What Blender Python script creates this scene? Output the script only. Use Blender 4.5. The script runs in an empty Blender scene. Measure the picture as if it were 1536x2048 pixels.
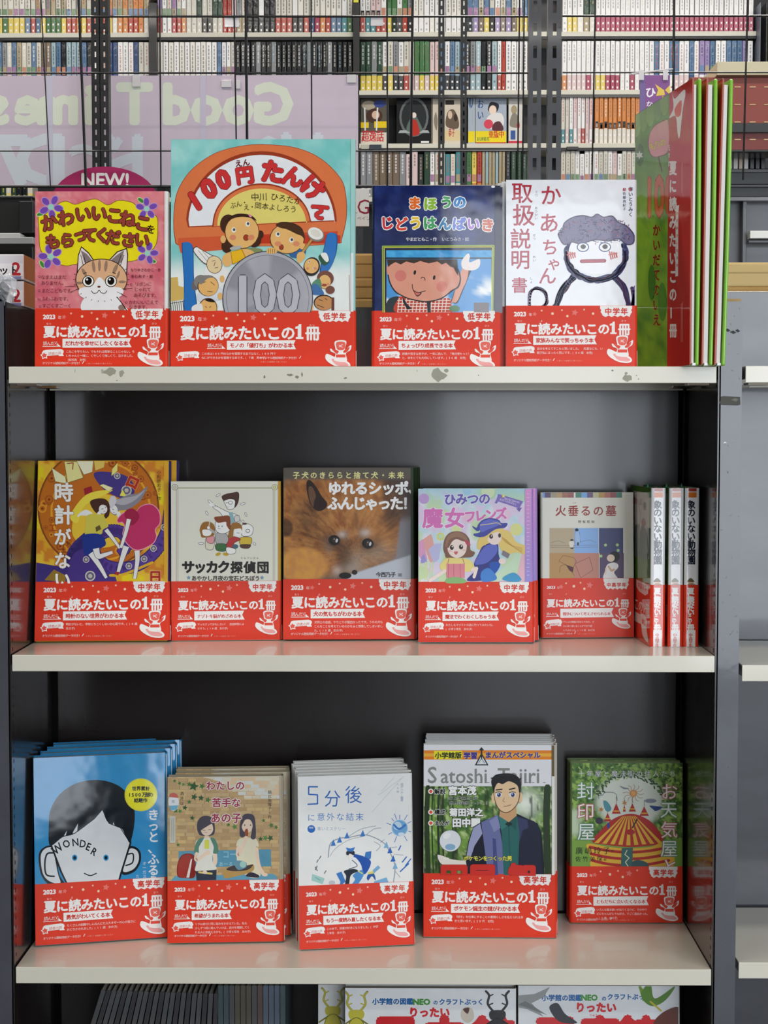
import bpy, math, random
import numpy as np
from mathutils import Vector, Matrix
from mathutils.geometry import tessellate_polygon
S = bpy.context.scene
random.seed(7)
R = math.radians
# ---------------------------------------------------------------- camera, light, exposure
F = 3200.0                                   # focal length in pixels of a 1536 x 2048 frame
YAW, PITCH = math.atan(32 / F), math.atan(164 / F)
EYE = Vector((0.0, -2.07, 1.25))
cd = bpy.data.cameras.new('camera'); cam = bpy.data.objects.new('camera', cd); S.collection.objects.link(cam)
cam.location = EYE; cam.rotation_euler = (R(90) - PITCH, 0, YAW)
cd.sensor_fit = 'VERTICAL'; cd.sensor_height = 36; cd.lens = F / 2048 * 36; cd.clip_start = 0.05
S.camera = cam
S.view_settings.view_transform = 'Standard'; S.view_settings.look = 'None'
S.view_settings.gamma = 1; S.view_settings.use_curve_mapping = False
S.view_settings.exposure = 0.54
S.cycles.use_denoising = True
S.cycles.use_adaptive_sampling = True; S.cycles.adaptive_threshold = 0.03; S.cycles.adaptive_min_samples = 12
S.cycles.max_bounces = 4; S.cycles.diffuse_bounces = 2; S.cycles.glossy_bounces = 3
S.cycles.caustics_reflective = False
w = bpy.data.worlds.new('world'); S.world = w; w.use_nodes = True
w.node_tree.nodes['Background'].inputs[0].default_value = (0.80, 0.90, 1.0, 1)
w.node_tree.nodes['Background'].inputs[1].default_value = 0.35

def area(name, loc, rot, sx, sy, rad, col):
    l = bpy.data.lights.new(name, 'AREA'); l.shape = 'RECTANGLE'; l.size = sx; l.size_y = sy
    l.energy = rad * sx * sy * math.pi; l.color = col
    o = bpy.data.objects.new(name, l); S.collection.objects.link(o)
    o.location = loc; o.rotation_euler = rot
    return o
DAY = (0.90, 0.96, 1.04)
# daylight through the three big panes of the shop front behind the photographer
for x0, x1, rad in ((0.22, 1.0, 3.4), (1.35, 2.1, 4.6), (2.4, 3.15, 4.6), (3.35, 4.95, 4.6)):
    area('daylight', ((x0 + x1) / 2, -5.38, 1.52), (R(90), 0, 0), x1 - x0, 2.75, rad, DAY)
# ceiling tube rows
TUBES = [(-1.6, -3.4), (0.75, -3.4), (-1.3, -1.0), (1.0, -1.0), (-1.3, 0.9), (1.2, 0.9), (-1.6, 2.45), (0.6, 2.45), (2.6, 2.45)]
for x, y in TUBES:
    area('ceiling_tube_light', (x, y, 3.36), (0, 0, 0), 1.5, 0.22, 15.0 if y > 0.5 else 10.5, (1.0, 0.95, 0.88))

fw = Vector((-math.sin(YAW) * math.cos(PITCH), math.cos(YAW) * math.cos(PITCH), -math.sin(PITCH)))
rt = Vector((math.cos(YAW), math.sin(YAW), 0)); up = rt.cross(fw)
def ray(px, py): return fw + rt * ((px - 768) / F) + up * ((1024 - py) / F)
def atY(px, py, Y):
    d = ray(px, py); return EYE + d * ((Y - EYE.y) / d.y)
def atZ(px, py, Z):
    d = ray(px, py); return EYE + d * ((Z - EYE.z) / d.z)
def proj(p):
    v = Vector(p) - EYE; k = v.dot(fw)
    return (768 + F * v.dot(rt) / k, 1024 - F * v.dot(up) / k)

# ---------------------------------------------------------------- colour, materials
def lin(c):
    c = c.lstrip('#')
    if len(c) == 3: c = ''.join(k * 2 for k in c)
    o = []
    for i in (0, 2, 4):
        v = int(c[i:i + 2], 16) / 255
        o.append(v / 12.92 if v <= 0.04045 else ((v + 0.055) / 1.055) ** 2.4)
    return (o[0], o[1], o[2], 1.0)
_m = {}
def mat(name, col=None, rough=0.5, metal=0.0, bump=0.0, bscale=40.0, coat=0.0, spec=0.5, mottle=0.0, mscale=6.0, alpha=1.0, trans=0.0, stretch=None, rvar=0.0):
    if name in _m: return _m[name]
    m = bpy.data.materials.new(name); m.use_nodes = True; nt = m.node_tree; N = nt.nodes; L = nt.links
    b = N['Principled BSDF']; b.inputs['Roughness'].default_value = rough; b.inputs['Metallic'].default_value = metal
    b.inputs['Coat Weight'].default_value = coat; b.inputs['Coat Roughness'].default_value = 0.06
    b.inputs['Specular IOR Level'].default_value = spec; b.inputs['Alpha'].default_value = alpha
    b.inputs['Transmission Weight'].default_value = trans
    tc = N.new('ShaderNodeTexCoord'); src = tc.outputs['Object']
    if stretch:
        mp = N.new('ShaderNodeMapping'); mp.inputs['Scale'].default_value = stretch; L.new(src, mp.inputs['Vector']); src = mp.outputs['Vector']
    if col is None:
        a = N.new('ShaderNodeAttribute'); a.attribute_name = 'Col'; cs = a.outputs['Color']
    else:
        r = N.new('ShaderNodeRGB'); r.outputs[0].default_value = lin(col); cs = r.outputs[0]
    if mottle:
        n = N.new('ShaderNodeTexNoise'); n.inputs['Scale'].default_value = mscale; n.inputs['Detail'].default_value = 6; L.new(src, n.inputs['Vector'])
        mr = N.new('ShaderNodeMapRange'); mr.inputs['From Min'].default_value = 0.3; mr.inputs['From Max'].default_value = 0.7
        mr.inputs['To Min'].default_value = 1 - mottle; mr.inputs['To Max'].default_value = 1 + mottle; L.new(n.outputs['Fac'], mr.inputs['Value'])
        mx = N.new('ShaderNodeVectorMath'); mx.operation = 'SCALE'; L.new(cs, mx.inputs[0]); L.new(mr.outputs['Result'], mx.inputs['Scale']); cs = mx.outputs['Vector']
    L.new(cs, b.inputs['Base Color'])
    if rvar:
        n = N.new('ShaderNodeTexNoise'); n.inputs['Scale'].default_value = 9; n.inputs['Detail'].default_value = 4; L.new(src, n.inputs['Vector'])
        mr = N.new('ShaderNodeMapRange'); mr.inputs['To Min'].default_value = rough - rvar; mr.inputs['To Max'].default_value = rough + rvar
        L.new(n.outputs['Fac'], mr.inputs['Value']); L.new(mr.outputs['Result'], b.inputs['Roughness'])
    if bump:
        n = N.new('ShaderNodeTexNoise'); n.inputs['Scale'].default_value = bscale; n.inputs['Detail'].default_value = 3; L.new(src, n.inputs['Vector'])
        bp = N.new('ShaderNodeBump'); bp.inputs['Strength'].default_value = 1.0; bp.inputs['Distance'].default_value = bump
        L.new(n.outputs['Fac'], bp.inputs['Height']); L.new(bp.outputs['Normal'], b.inputs['Normal']); L.new(bp.outputs['Normal'], b.inputs['Coat Normal'])
    _m[name] = m; return m
GLOSS = mat('glossy_laminate_print', None, 0.07, bump=0.0008, bscale=9, coat=0.35, spec=.4, mottle=0.03, mscale=60)
SATIN = mat('satin_paper_print', None, 0.3, bump=0.00025, bscale=14, coat=0.0, spec=.18)
MATT = mat('matt_paper_print', None, 0.6, spec=.25, mottle=0.02, mscale=50)
PAGE = mat('page_edges', '#e6e2d6', 0.8, mottle=0.1, mscale=300, stretch=(1, 12, 0.2))
ENAMEL = mat('cream_enamel_steel', '#e6e1d0', 0.24, coat=0.3, bump=0.00003, bscale=90, mottle=0.015, mscale=5)
DARK = mat('dark_brown_enamel_steel', '#2a2524', 0.2, coat=0.32, bump=0.0001, bscale=9, mottle=0.10, mscale=14, stretch=(1, 1, 0.35), rvar=0.05)
POST = mat('grey_enamel_upright', '#505158', 0.3, coat=0.4, bump=0.00005, bscale=60, mottle=0.10, mscale=18, rvar=0.05)
BLACK = mat('black_enamel_steel', '#1a1a1d', 0.35, coat=0.2, mottle=0.1)
CHROME = mat('bright_zinc', '#d8dadd', 0.2, metal=1.0)

# ---------------------------------------------------------------- mesh building
class MB:
    def __init__(s): s.v = []; s.f = []; s.c = []; s.col = (1, 1, 1, 1)
    def add(s, vs, fs, col=None):
        o = len(s.v); s.v += [tuple(v) for v in vs]; s.f += [tuple(i + o for i in f) for f in fs]
        s.c += [lin(col) if isinstance(col, str) else (col or s.col)] * len(vs); return s
    def box(s, x0, x1, y0, y1, z0, z1, col=None):
        return s.add([(x, y, z) for z in (z0, z1) for y in (y0, y1) for x in (x0, x1)],
                     [(0, 2, 3, 1), (4, 5, 7, 6), (0, 1, 5, 4), (2, 6, 7, 3), (0, 4, 6, 2), (1, 3, 7, 5)], col)
    def extr(s, poly, a, b, axis, col=None):
        n = len(poly)
        f = {'x': lambda p, t: (t, p[0], p[1]), 'y': lambda p, t: (p[0], t, p[1]), 'z': lambda p, t: (p[0], p[1], t)}[axis]
        vs = [f(p, a) for p in poly] + [f(p, b) for p in poly]
        fs = [tuple(range(n))[::-1], tuple(range(n, 2 * n))] + [(i, (i + 1) % n, n + (i + 1) % n, n + i) for i in range(n)]
        return s.add(vs, fs, col)
    def tube(s, p, q, r, n=8, col=None):
        p, q = Vector(p), Vector(q); d = (q - p).normalized(); a = d.orthogonal().normalized(); b = d.cross(a)
        vs = [pt + a * (r * math.cos(2 * math.pi * i / n)) + b * (r * math.sin(2 * math.pi * i / n)) for pt in (p, q) for i in range(n)]
        return s.add(vs, [tuple(range(n))[::-1], tuple(range(n, 2 * n))] + [(i, (i + 1) % n, n + (i + 1) % n, n + i) for i in range(n)], col)
    def obj(s, name, m, parent=None, bevel=0, fix=False, mesh_only=False):
        me = bpy.data.meshes.new(name); me.from_pydata(s.v, [], s.f); 
        a = me.color_attributes.new('Col', 'FLOAT_COLOR', 'POINT')
        a.data.foreach_set('color', np.array(s.c, dtype=np.float32).ravel())
        me.materials.append(m)
        if fix:
            import bmesh
            bm = bmesh.new(); bm.from_mesh(me); bmesh.ops.recalc_face_normals(bm, faces=bm.faces); bm.to_mesh(me); bm.free()
        if mesh_only: return me
        return link(name, me, parent, bevel)
def link(name, me, parent=None, bevel=0):
    o = bpy.data.objects.new(name, me); S.collection.objects.link(o)
    if parent is not None: o.parent = parent
    if bevel:
        b = o.modifiers.new('b', 'BEVEL'); b.width = bevel; b.segments = 2; b.limit_method = 'ANGLE'
    return o
def thing(name, label, cat, loc=(0, 0, 0), rz=0, group=None):
    o = bpy.data.objects.new(name, None); S.collection.objects.link(o); o.empty_display_size = 0.05
    o.location = loc; o.rotation_euler = (0, 0, rz); return tag(o, label, cat, group)
def tag(o, label, cat, group=None):
    o['label'] = label; o['category'] = cat
    if group: o['group'] = group
    return o
def struct(o): o['kind'] = 'structure'; return o
def ctree(o, parent=None):
    c = o.copy(); S.collection.objects.link(c); c.parent = parent
    for ch in list(kids.get(o.name, [])) : ctree(ch, c)
    return c
kids = {}
def note_kids():
    kids.clear()
    for o in S.objects:
        if o.parent: kids.setdefault(o.parent.name, []).append(o)

# ---------------------------------------------------------------- flat printed artwork
_tc = bpy.data.curves.new('type', 'FONT'); _to = bpy.data.objects.new('type', _tc); _tc.resolution_u = 2
_gl = {}
def glyphs(s, bold):
    k = (s, round(bold, 3))
    if k not in _gl:
        _tc.body = s; _tc.offset = bold
        me = bpy.data.meshes.new_from_object(_to)
        _gl[k] = ([(v.co.x, v.co.y) for v in me.vertices], [tuple(p.vertices) for p in me.polygons])
        bpy.data.meshes.remove(me)
    return _gl[k]
def cr(pts, closed, n=6):
    out = []; N = len(pts); rng = range(N) if closed else range(N - 1)
    g = (lambda i: pts[i % N]) if closed else (lambda i: pts[min(max(i, 0), N - 1)])
    for i in rng:
        a, b, c, d = g(i - 1), g(i), g(i + 1), g(i + 2)
        for j in range(n):
            t = j / n
            out.append(tuple(0.5 * (2 * b[k] + (c[k] - a[k]) * t + (2 * a[k] - 5 * b[k] + 4 * c[k] - d[k]) * t * t + (3 * b[k] - a[k] - 3 * c[k] + d[k]) * t ** 3) for k in (0, 1)))
    if not closed: out.append(tuple(pts[-1]))
    return out
class Art:
    """flat print: shapes given in view units, y down; each call is one ink layer"""
    def __init__(s, x0=0, y0=0, k=1.0): s.x0, s.y0, s.k = x0, y0, k; s.items = []
    def _put(s, pts, faces, col, lev=None):
        # lev: ink passes of one element, each a hair above the one before so that none coincide
        s.items.append(([(s.x0 + x / s.k, s.y0 + y / s.k) for x, y in pts], faces, col if isinstance(col, list) else lin(col), lev, False)); return s
    def _same(s): s.items[-1] = s.items[-1][:4] + (True,)
    def poly(s, pts, col):
        t = tessellate_polygon([[Vector((x, y, 0)) for x, y in pts]])
        return s._put(pts, [tuple(f) for f in t], col)
    def rect(s, x0, y0, x1, y1, col): return s._put([(x0, y0), (x1, y0), (x1, y1), (x0, y1)], [(0, 1, 2, 3)], col)
    def grad(s, x0, y0, x1, y1, top, bot):
        s._put([(x0, y0), (x1, y0), (x1, y1), (x0, y1)], [(0, 1, 2, 3)], [lin(top)] * 2 + [lin(bot)] * 2); return s
    def ell(s, x, y, rx, ry, col, rot=0, n=20):
        c, q = math.cos(R(rot)), math.sin(R(rot))
        P = [(rx * math.cos(2 * math.pi * i / n), ry * math.sin(2 * math.pi * i / n)) for i in range(n)]
        return s._put([(x + a * c - b * q, y + a * q + b * c) for a, b in P], [tuple(range(n))], col)
    def blob(s, pts, col, n=6): return s.poly(cr(pts, True, n), col)
    def line(s, pts, wd, col, closed=False, smooth=False):
        if smooth: pts = cr(pts, closed, 6)
        if closed: pts = list(pts) + [pts[0]]
        vs, fs, lv = [], [], []
        for k_, ((ax, ay), (bx, by)) in enumerate(zip(pts, pts[1:])):
            L = math.hypot(bx - ax, by - ay) or 1e-6; nx, ny = -(by - ay) / L * wd / 2, (bx - ax) / L * wd / 2
            o = len(vs); vs += [(ax + nx, ay + ny), (bx + nx, by + ny), (bx - nx, by - ny), (ax - nx, ay - ny)]; fs.append((o, o + 1, o + 2, o + 3)); lv += [k_ % 2] * 4
        if wd * 1.0 / s.k > 1.5:
            for k_, (ax, ay) in enumerate(pts):
                o = len(vs); vs += [(ax + wd / 2 * math.cos(i * math.pi / 3), ay + wd / 2 * math.sin(i * math.pi / 3)) for i in range(6)]; fs.append(tuple(range(o, o + 6))); lv += [2 + k_ % 2] * 6
        return s._put(vs, fs, col, lv)
    def begin(s): s._b0 = len(s.items)
    def end(s, K=16):
        its = s.items[s._b0:]; del s.items[s._b0:]
        if not its: return
        P, G, C, L = [], [], [], []
        for k, it in enumerate(its):
            o = len(P); P += it[0]; G += [tuple(i + o for i in f) for f in it[1]]; C += it[2] if isinstance(it[2], list) else [it[2]] * len(it[0]); L += [k % K] * len(it[0])
        s.items.append((P, G, C, L, False))
    def limb(s, pts, w0, w1, col, edge=None):
        P = cr(pts, False, 6); n = len(P) - 1
        for e, c in (((4, edge),) if edge else ()) + ((0, col),):
            A, B = [], []
            for i, (x, y) in enumerate(P):
                a, b = P[max(0, i - 1)], P[min(n, i + 1)]; L = math.hypot(b[0] - a[0], b[1] - a[1]) or 1; w = (w0 + (w1 - w0) * i / n) / 2 + e
                A.append((x - (b[1] - a[1]) / L * w, y + (b[0] - a[0]) / L * w)); B.append((x + (b[1] - a[1]) / L * w, y - (b[0] - a[0]) / L * w))
            s._put(A + B, [(i, i + 1, n + 2 + i, n + 1 + i) for i in range(n)], c)
        return s
    def lines(s, segs, wd, col):
        for g in segs: s.line(g, wd, col); 
        return s
    def star(s, x, y, r, col, rot=0, n=5, q=0.5):
        P = [(x + (r if i % 2 == 0 else r * q) * math.sin(R(rot) + math.pi * i / n), y - (r if i % 2 == 0 else r * q) * math.cos(R(rot) + math.pi * i / n)) for i in range(2 * n)]
        return s.poly(P, col)
    def _txt(s, t, x, y, z, col, b, ang, sx):
        c, q = math.cos(R(ang)), math.sin(R(ang)); v, f = glyphs(t, 0.0); n = len(v)
        if b < .012: sh = [(0, 0)]
        elif z / s.k < 9: sh = [(-b, 0), (b, 0)]
        elif b < .045: sh = [(0, 0), (b, 0), (-b, 0), (0, b), (0, -b)]
        else:
            sh = [(0, 0)] + [(b * math.cos(k * math.pi / 4), b * math.sin(k * math.pi / 4)) for k in range(8)]
            if b > .08: sh += [(b * .5 * math.cos(k * math.pi / 2), b * .5 * math.sin(k * math.pi / 2)) for k in range(4)]
        P, G = [], []
        for k, (dx, dy) in enumerate(sh):
            P += [(x + z * ((a + dx) * sx * c + (p + dy) * q), y + z * ((a + dx) * sx * q - (p + dy) * c)) for a, p in v]; G += [tuple(i + k * n for i in g) for g in f]
        return s._put(P, G, col, [k for k in range(len(sh)) for _ in v])
    def text(s, t, x, y, z, col, b=0.0, ang=0, sx=1.0, out=None, pitch=None, vert=False):
        """x, y: left end of the baseline; z: em size; out: (colour, width) behind the letters"""
        p_ = pitch or z
        if vert or pitch:
            p = (pitch or z); c, q = math.cos(R(ang)), math.sin(R(ang)); runs = []
            for i, ch in enumerate(t):
                if ch == ' ': continue
                runs.append((ch, x - (i * p) * q, y + (i * p) * c) if vert else (ch, x + i * p * c, y + i * p * q))
        else: runs = [(t, x, y)]
        if out:
            for i, r_ in enumerate(runs):
                s._txt(*r_, z, out[0], b + out[1], ang, sx)
                if i and p_ > z * (1 + 2 * (b + out[1])): s._same()
        for i, r_ in enumerate(runs):
            s._txt(*r_, z, col, b, ang, sx)
            if i and p_ >= z * .985: s._same()
        return s
    def arc(s, t, cx, cy, r, a0, a1, z, col, b=0.0, out=None, up_=True):
        n = len(t)
        for k in range(2 if out else 1):
            for i, ch in enumerate(t):
                a = a0 + (a1 - a0) * (i / max(1, n - 1)); th = R(a)
                x, y = cx + r * math.sin(th), cy - r * math.cos(th)
                X, Y = x - z * 0.5 * math.cos(th), y - z * 0.5 * math.sin(th)
                if ch != ' ': s._txt(ch, X, Y, z, out[0] if (out and k == 0) else col, b + (out[1] if out and k == 0 else 0), a, 1.0)
        return s
    def field(s, x0, y0, x1, y1, nx, ny, fn):
        vs = [(x0 + (x1 - x0) * i / nx, y0 + (y1 - y0) * j / ny) for j in range(ny + 1) for i in range(nx + 1)]
        cs = [tuple(fn(x, y)) + (1.0,) for x, y in vs]
        fs = [(j * (nx + 1) + i, j * (nx + 1) + i + 1, (j + 1) * (nx + 1) + i + 1, (j + 1) * (nx + 1) + i) for j in range(ny) for i in range(nx)]
        return s._put(vs, fs, cs)
    def build(s, name, m, parent, fn, clip, place, step=3.5e-6, z0=4e-5, fine=2e-6):
        """fn: view px -> flat (u, v) metres; clip: (u0, v0, u1, v1); place(u, v, h) -> local xyz"""
        V, Fc, C = [], [], []; u0, v0, u1, v1 = clip; h = h1 = z0
        for it in s.items:
            pts, faces, col, lev, same = it
            if not same: h = h1 + step
            if lev: h1 = max(h1, h + fine * max(lev))
            else: h1 = max(h1, h); lev = None
            hs = [h + fine * k for k in lev] if lev else [h] * len(pts)
            uv = [fn(*p) for p in pts]
            us = [p[0] for p in uv]; vs_ = [p[1] for p in uv]
            if not uv or max(us) < u0 or min(us) > u1 or max(vs_) < v0 or min(vs_) > v1: continue
            cl = col if isinstance(col, list) else [col] * len(uv)
            if min(us) >= u0 and max(us) <= u1 and min(vs_) >= v0 and max(vs_) <= v1:
                o = len(V); V += [place(a, b, hh) for (a, b), hh in zip(uv, hs)]; Fc += [tuple(i + o for i in f) for f in faces]; C += cl; continue
            for f in faces:
                P = [(uv[i][0], uv[i][1], cl[i]) for i in f]
                for ax, lim, sg in ((0, u0, 1), (0, u1, -1), (1, v0, 1), (1, v1, -1)):
                    Q = []
                    for i in range(len(P)):
                        a, b = P[i - 1], P[i]; ia, ib = (a[ax] - lim) * sg >= 0, (b[ax] - lim) * sg >= 0
                        if ia != ib:
                            t = (lim - a[ax]) / (b[ax] - a[ax]); Q.append((a[0] + (b[0] - a[0]) * t, a[1] + (b[1] - a[1]) * t, a[2] if t < 0.5 else b[2]))
                        if ib: Q.append(b)
                    P = Q
                    if not P: break
                if len(P) >= 3:
                    o = len(V); V += [place(p[0], p[1], hs[f[0]]) for p in P]; C += [p[2] for p in P]; Fc.append(tuple(range(o, o + len(P))))
        me = bpy.data.meshes.new(name); me.from_pydata(V, [], Fc)
        a = me.color_attributes.new('Col', 'FLOAT_COLOR', 'POINT'); a.data.foreach_set('color', np.array(C, dtype=np.float32).ravel())
        me.materials.append(m)
        # all ink faces look the way place() faces
        n0 = Vector(place(0, 0, 1)) - Vector(place(0, 0, 0))
        flip = [p.index for p in me.polygons if p.normal.dot(n0) < 0]
        if flip:
            import bmesh
            bm = bmesh.new(); bm.from_mesh(me); bm.faces.ensure_lookup_table(); bmesh.ops.reverse_faces(bm, faces=[bm.faces[i] for i in flip]); bm.to_mesh(me); bm.free()
        return link(name, me, parent)
def homog(src, dst):
    A, B = [], []
    for (x, y), (u, v) in zip(src, dst):
        A += [[x, y, 1, 0, 0, 0, -u * x, -u * y], [0, 0, 0, x, y, 1, -v * x, -v * y]]; B += [u, v]
    h = list(np.linalg.solve(np.array(A), np.array(B))) + [1.0]
    def fn(x, y):
        w_ = h[6] * x + h[7] * y + h[8]; return ((h[0] * x + h[1] * y + h[2]) / w_, (h[3] * x + h[4] * y + h[5]) / w_)
    return fn
# ================================================================ the room
FL = mat('grey_vinyl_floor', '#4a4743', 0.4, mottle=0.08, mscale=3)
WAL = mat('white_wall', '#8f8d88', 0.8); CEI = mat('white_ceiling', '#c4c3be', 0.85); FRW = mat('dark_shop_front_wall', '#34322f', 0.7)
struct(MB().box(-6, 6, -5.6, 6.2, -0.1, 0).obj('floor', FL))
struct(MB().box(-6, 6, -5.6, 6.2, 3.45, 3.55).obj('ceiling', CEI))
struct(MB().box(-6.1, -6, -5.6, 6.2, 0, 3.45).obj('wall_left', WAL))
struct(MB().box(6, 6.1, -5.6, 6.2, 0, 3.45).obj('wall_right', WAL))
struct(MB().box(-6, 6, 6.1, 6.2, 0, 3.45).obj('wall_back', WAL))
struct(MB().box(-6, -0.55, -5.6, -5.5, 0, 3.45).obj('wall_front', FRW))
struct(MB().box(-0.55, 6, -5.6, -5.5, 2.93, 3.45).obj('wall_front', FRW))
struct(MB().box(5.1, 6, -5.6, -5.5, 0, 2.93).obj('wall_front', FRW))
wf = struct(MB().box(-0.55, 5.1, -5.56, -5.46, 0.0, 0.1).obj('window_1', BLACK))
for x in (-0.5, 1.17, 2.25, 3.25, 5.05): MB().box(x - 0.05, x + 0.05, -5.56, -5.46, 0.1, 2.9).obj('mullion', BLACK, wf)
MB().box(-0.55, 5.1, -5.56, -5.46, 2.88, 2.96).obj('window_frame', BLACK, wf)
for i, (x, y) in enumerate(TUBES):
    t = thing('ceiling_light', 'white ceiling strip light above the shop aisles, %s of nine' % ('first second third fourth fifth sixth seventh eighth ninth'.split()[i]), 'light', (x, y, 3.38), 0, 'ceiling strip lights')
    MB().extr([(-0.13, 0.0), (0.13, 0.0), (0.10, 0.07), (-0.10, 0.07)], -0.78, 0.78, 'x').obj('housing', mat('light_housing', '#eeeeea', 0.4), t)

# ================================================================ the main shelf unit (gondola)
XL = atY(13, 850, 0).x; XR = atY(1437.5, 900, 0).x; D = 0.25; PW = 0.0288; HT = 1.415
ZT = atY(768, 733, 0).z; ZM = atY(768, 1311, 0).z; ZB = atY(768, 1937, 0).z; LIP = 0.0215
gd = thing('shelf_unit', 'dark steel bookcase with three cream shelves of faced-out books', 'bookcase', (0, 0, 0))
def perforated(x, sgn, z0, z1, name):
    ys = [0.0, 0.0085, 0.0125, D - 0.022, D - 0.018, D - 0.002]; p = 0.0123; zs = [z0]; k = z0 + 0.01
    while k + 0.006 < z1 - 0.004: zs += [k, k + 0.0052]; k += p
    zs.append(z1); m = MB(); n = len(ys)
    vs = [(x, y, z) for z in zs for y in ys]; fs = []
    for j in range(len(zs) - 1):
        for i in range(n - 1):
            if j % 2 == 1 and i in (1, 3): continue
            a = j * n + i; fs.append((a, a + 1, a + n + 1, a + n) if sgn < 0 else (a + n, a + n + 1, a + 1, a))
    m.add(vs, fs); o = m.obj(name, DARK, gd); s = o.modifiers.new('s', 'SOLIDIFY'); s.thickness = 0.0018; s.offset = -1
    MB().box(x - (.0035 if sgn > 0 else -.0026), x - (.0026 if sgn > 0 else -.0035), .004, D - .004, z0, z1 - .004).obj('hole_shade_sheet', mat('matt_black', '#0a0a0a', .9, spec=.1), gd); return o  # black sheet added behind the skin, stands in for shade inside the slots
def upright(xa, xb, inner, parent):
    """front face, far skin and back of one end panel as one folded sheet; the near skin is the perforated one"""
    t = 0.0018; far, near = (xa, xb) if inner == 'r' else (xb, xa); s = 1 if inner == 'r' else -1
    P = [(near - s * t, 0), (far, 0), (far, D), (near - s * t, D), (near - s * t, D - t), (far + s * t, D - t), (far + s * t, t), (near - s * t, t)]
    return MB().extr(P, 0.0, HT, 'z').obj('upright', POST, parent, fix=True)
upright(XL - PW, XL, 'r', gd); perforated(XL, 1, 0.2, HT, 'side_panel')
u2 = upright(XR, XR + PW, 'l', gd); perforated(XR, -1, 0.2, HT, 'side_panel')
MB().box(XL + 0.001, XR - 0.001, D, D + 0.012, 0.2, HT + 0.012).obj('back_panel', DARK, gd, bevel=0.001)
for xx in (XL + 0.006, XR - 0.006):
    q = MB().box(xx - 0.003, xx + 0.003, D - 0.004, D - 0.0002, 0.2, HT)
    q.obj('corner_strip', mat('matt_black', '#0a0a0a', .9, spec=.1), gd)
MB().box(XL + 0.002, XR - 0.002, 0.0, D - 0.001, 0.0, 0.2).obj('base_deck', ENAMEL, gd, bevel=0.001)
def shelf(name, z, x0, x1, parent, drop=0.0, clips=True):
    d1 = D - 0.007
    P = [(0, z), (0, z - LIP), (0.0015, z - LIP), (0.0015, z - 0.003), (d1 - 0.002, z - 0.003), (d1 - 0.002, z - LIP - drop), (d1, z - LIP - drop), (d1, z)]
    o = MB().extr(P, x0, x1, 'x').obj(name, ENAMEL, parent, bevel=0.0011, fix=True)
    for sx, xx in ((1, x0), (-1, x1)):
        MB().extr([(0.004, z - 0.003), (0.004, z - 0.016), (d1 - 0.02, z - 0.022), (d1 - 0.004, z - 0.012), (d1 - 0.004, z - 0.003)], xx + sx * 0.002, xx + sx * 0.004, 'x').obj('shelf_bracket', CHROME, o, fix=True)
        if clips:
            for yy in (0.012, 0.13):
                MB().extr([(yy, z - 0.021), (yy + 0.03, z - 0.021), (yy + 0.026, z - 0.0245), (yy + 0.004, z - 0.0245)], xx + sx * 0.006, xx + sx * 0.034, 'x').obj('shelf_clip', CHROME, o, bevel=0.0008, fix=True)
    return o
s1 = shelf('shelf_board', ZT, XL + 0.0035, XR - 0.0038, gd, 0.0035)
s2 = shelf('shelf_board', ZM, XL + 0.0035, XR - 0.0022, gd, clips=False)
s3 = shelf('shelf_board', ZB, XL + 0.0035, XR - 0.0025, gd, clips=False)
# worn paint on the front edge of the top shelf, dull tape and scuffs on the right upright
wear = Art(0, 0, 1)
random.seed(3)
def chip(x, y, rx, ry, col, n=11):
    wear.poly([(x + rx * random.uniform(.55, 1.1) * math.cos(2 * math.pi * i / n), y + ry * random.uniform(.5, 1.15) * math.sin(2 * math.pi * i / n)) for i in range(n)], col)
for c in ((221, 744, 15, 9, '#a39f8c'), (243, 746, 6, 8, '#a8a490'), (205, 742, 3, 5, '#b5b19e'), (878, 751, 17, 14, '#a7a594'), (893, 741, 6, 4, '#a7a594'),
          (580, 750, 7, 3, '#8d8b7e'), (594, 754, 5, 4, '#8d8b7e'), (604, 749, 2, 6, '#8d8b7e'), (529, 754, 2, 4, '#77756a'), (691, 756, 4, 2, '#8d8b7e'),
          (1256, 756, 11, 8, '#a9a794'), (1252, 747, 4, 4, '#a9a794'), (1225, 741, 3, 2, '#8d8b7e'), (1273, 751, 1.5, 1.5, '#99978a'), (1277, 758, 1.5, 1.5, '#99978a'), (834, 742, 1, 3, '#b5b19e'), (957, 751, 1.5, 1.5, '#99978a'), (150, 742, 1, 5, '#bcb9a8'), (234, 761, 2, 1, '#77756a')):
    chip(*c)
flat = lambda x, y: (atY(x, y, 0).x, atY(x, y, 0).z)
wp = wear.build('worn_paint_print', MATT, s1, flat, (XL, ZT - LIP + 0.001, XR, ZT - 0.001), lambda u, v, h: (u, -h, v))
sc = Art()
sc.poly([(1441, 794), (1446, 792), (1480, 794), (1481, 809), (1476, 811), (1443, 810), (1439, 806), (1441, 800)], '#57564f')
sc.poly([(1462, 800), (1470, 796), (1477, 799), (1472, 803)], '#7b7a74')
sc.poly([(1446, 887), (1450, 883), (1454, 886)], '#e8eaf0')
for i in range(44):
    x, y = random.uniform(1442, 1478), random.choice((random.uniform(615, 1300), random.uniform(615, 2040))); a = random.uniform(0, 3.1); l = random.uniform(1.5, 5)
    sc.line([(x, y), (x + l * math.cos(a), y + l * math.sin(a))], 0.7, random.choice(('#2f2f33', '#66666e', '#6e6a66')))
for x, y, l in ((1455, 660, 6), (1466, 664, 7), (1475, 661, 5)): sc.poly([(x - l, y), (x, y - 3), (x + l, y + 1), (x + 1, y + 4)], '#3a3a3c')
wp['kind'] = 'stuff'
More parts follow.
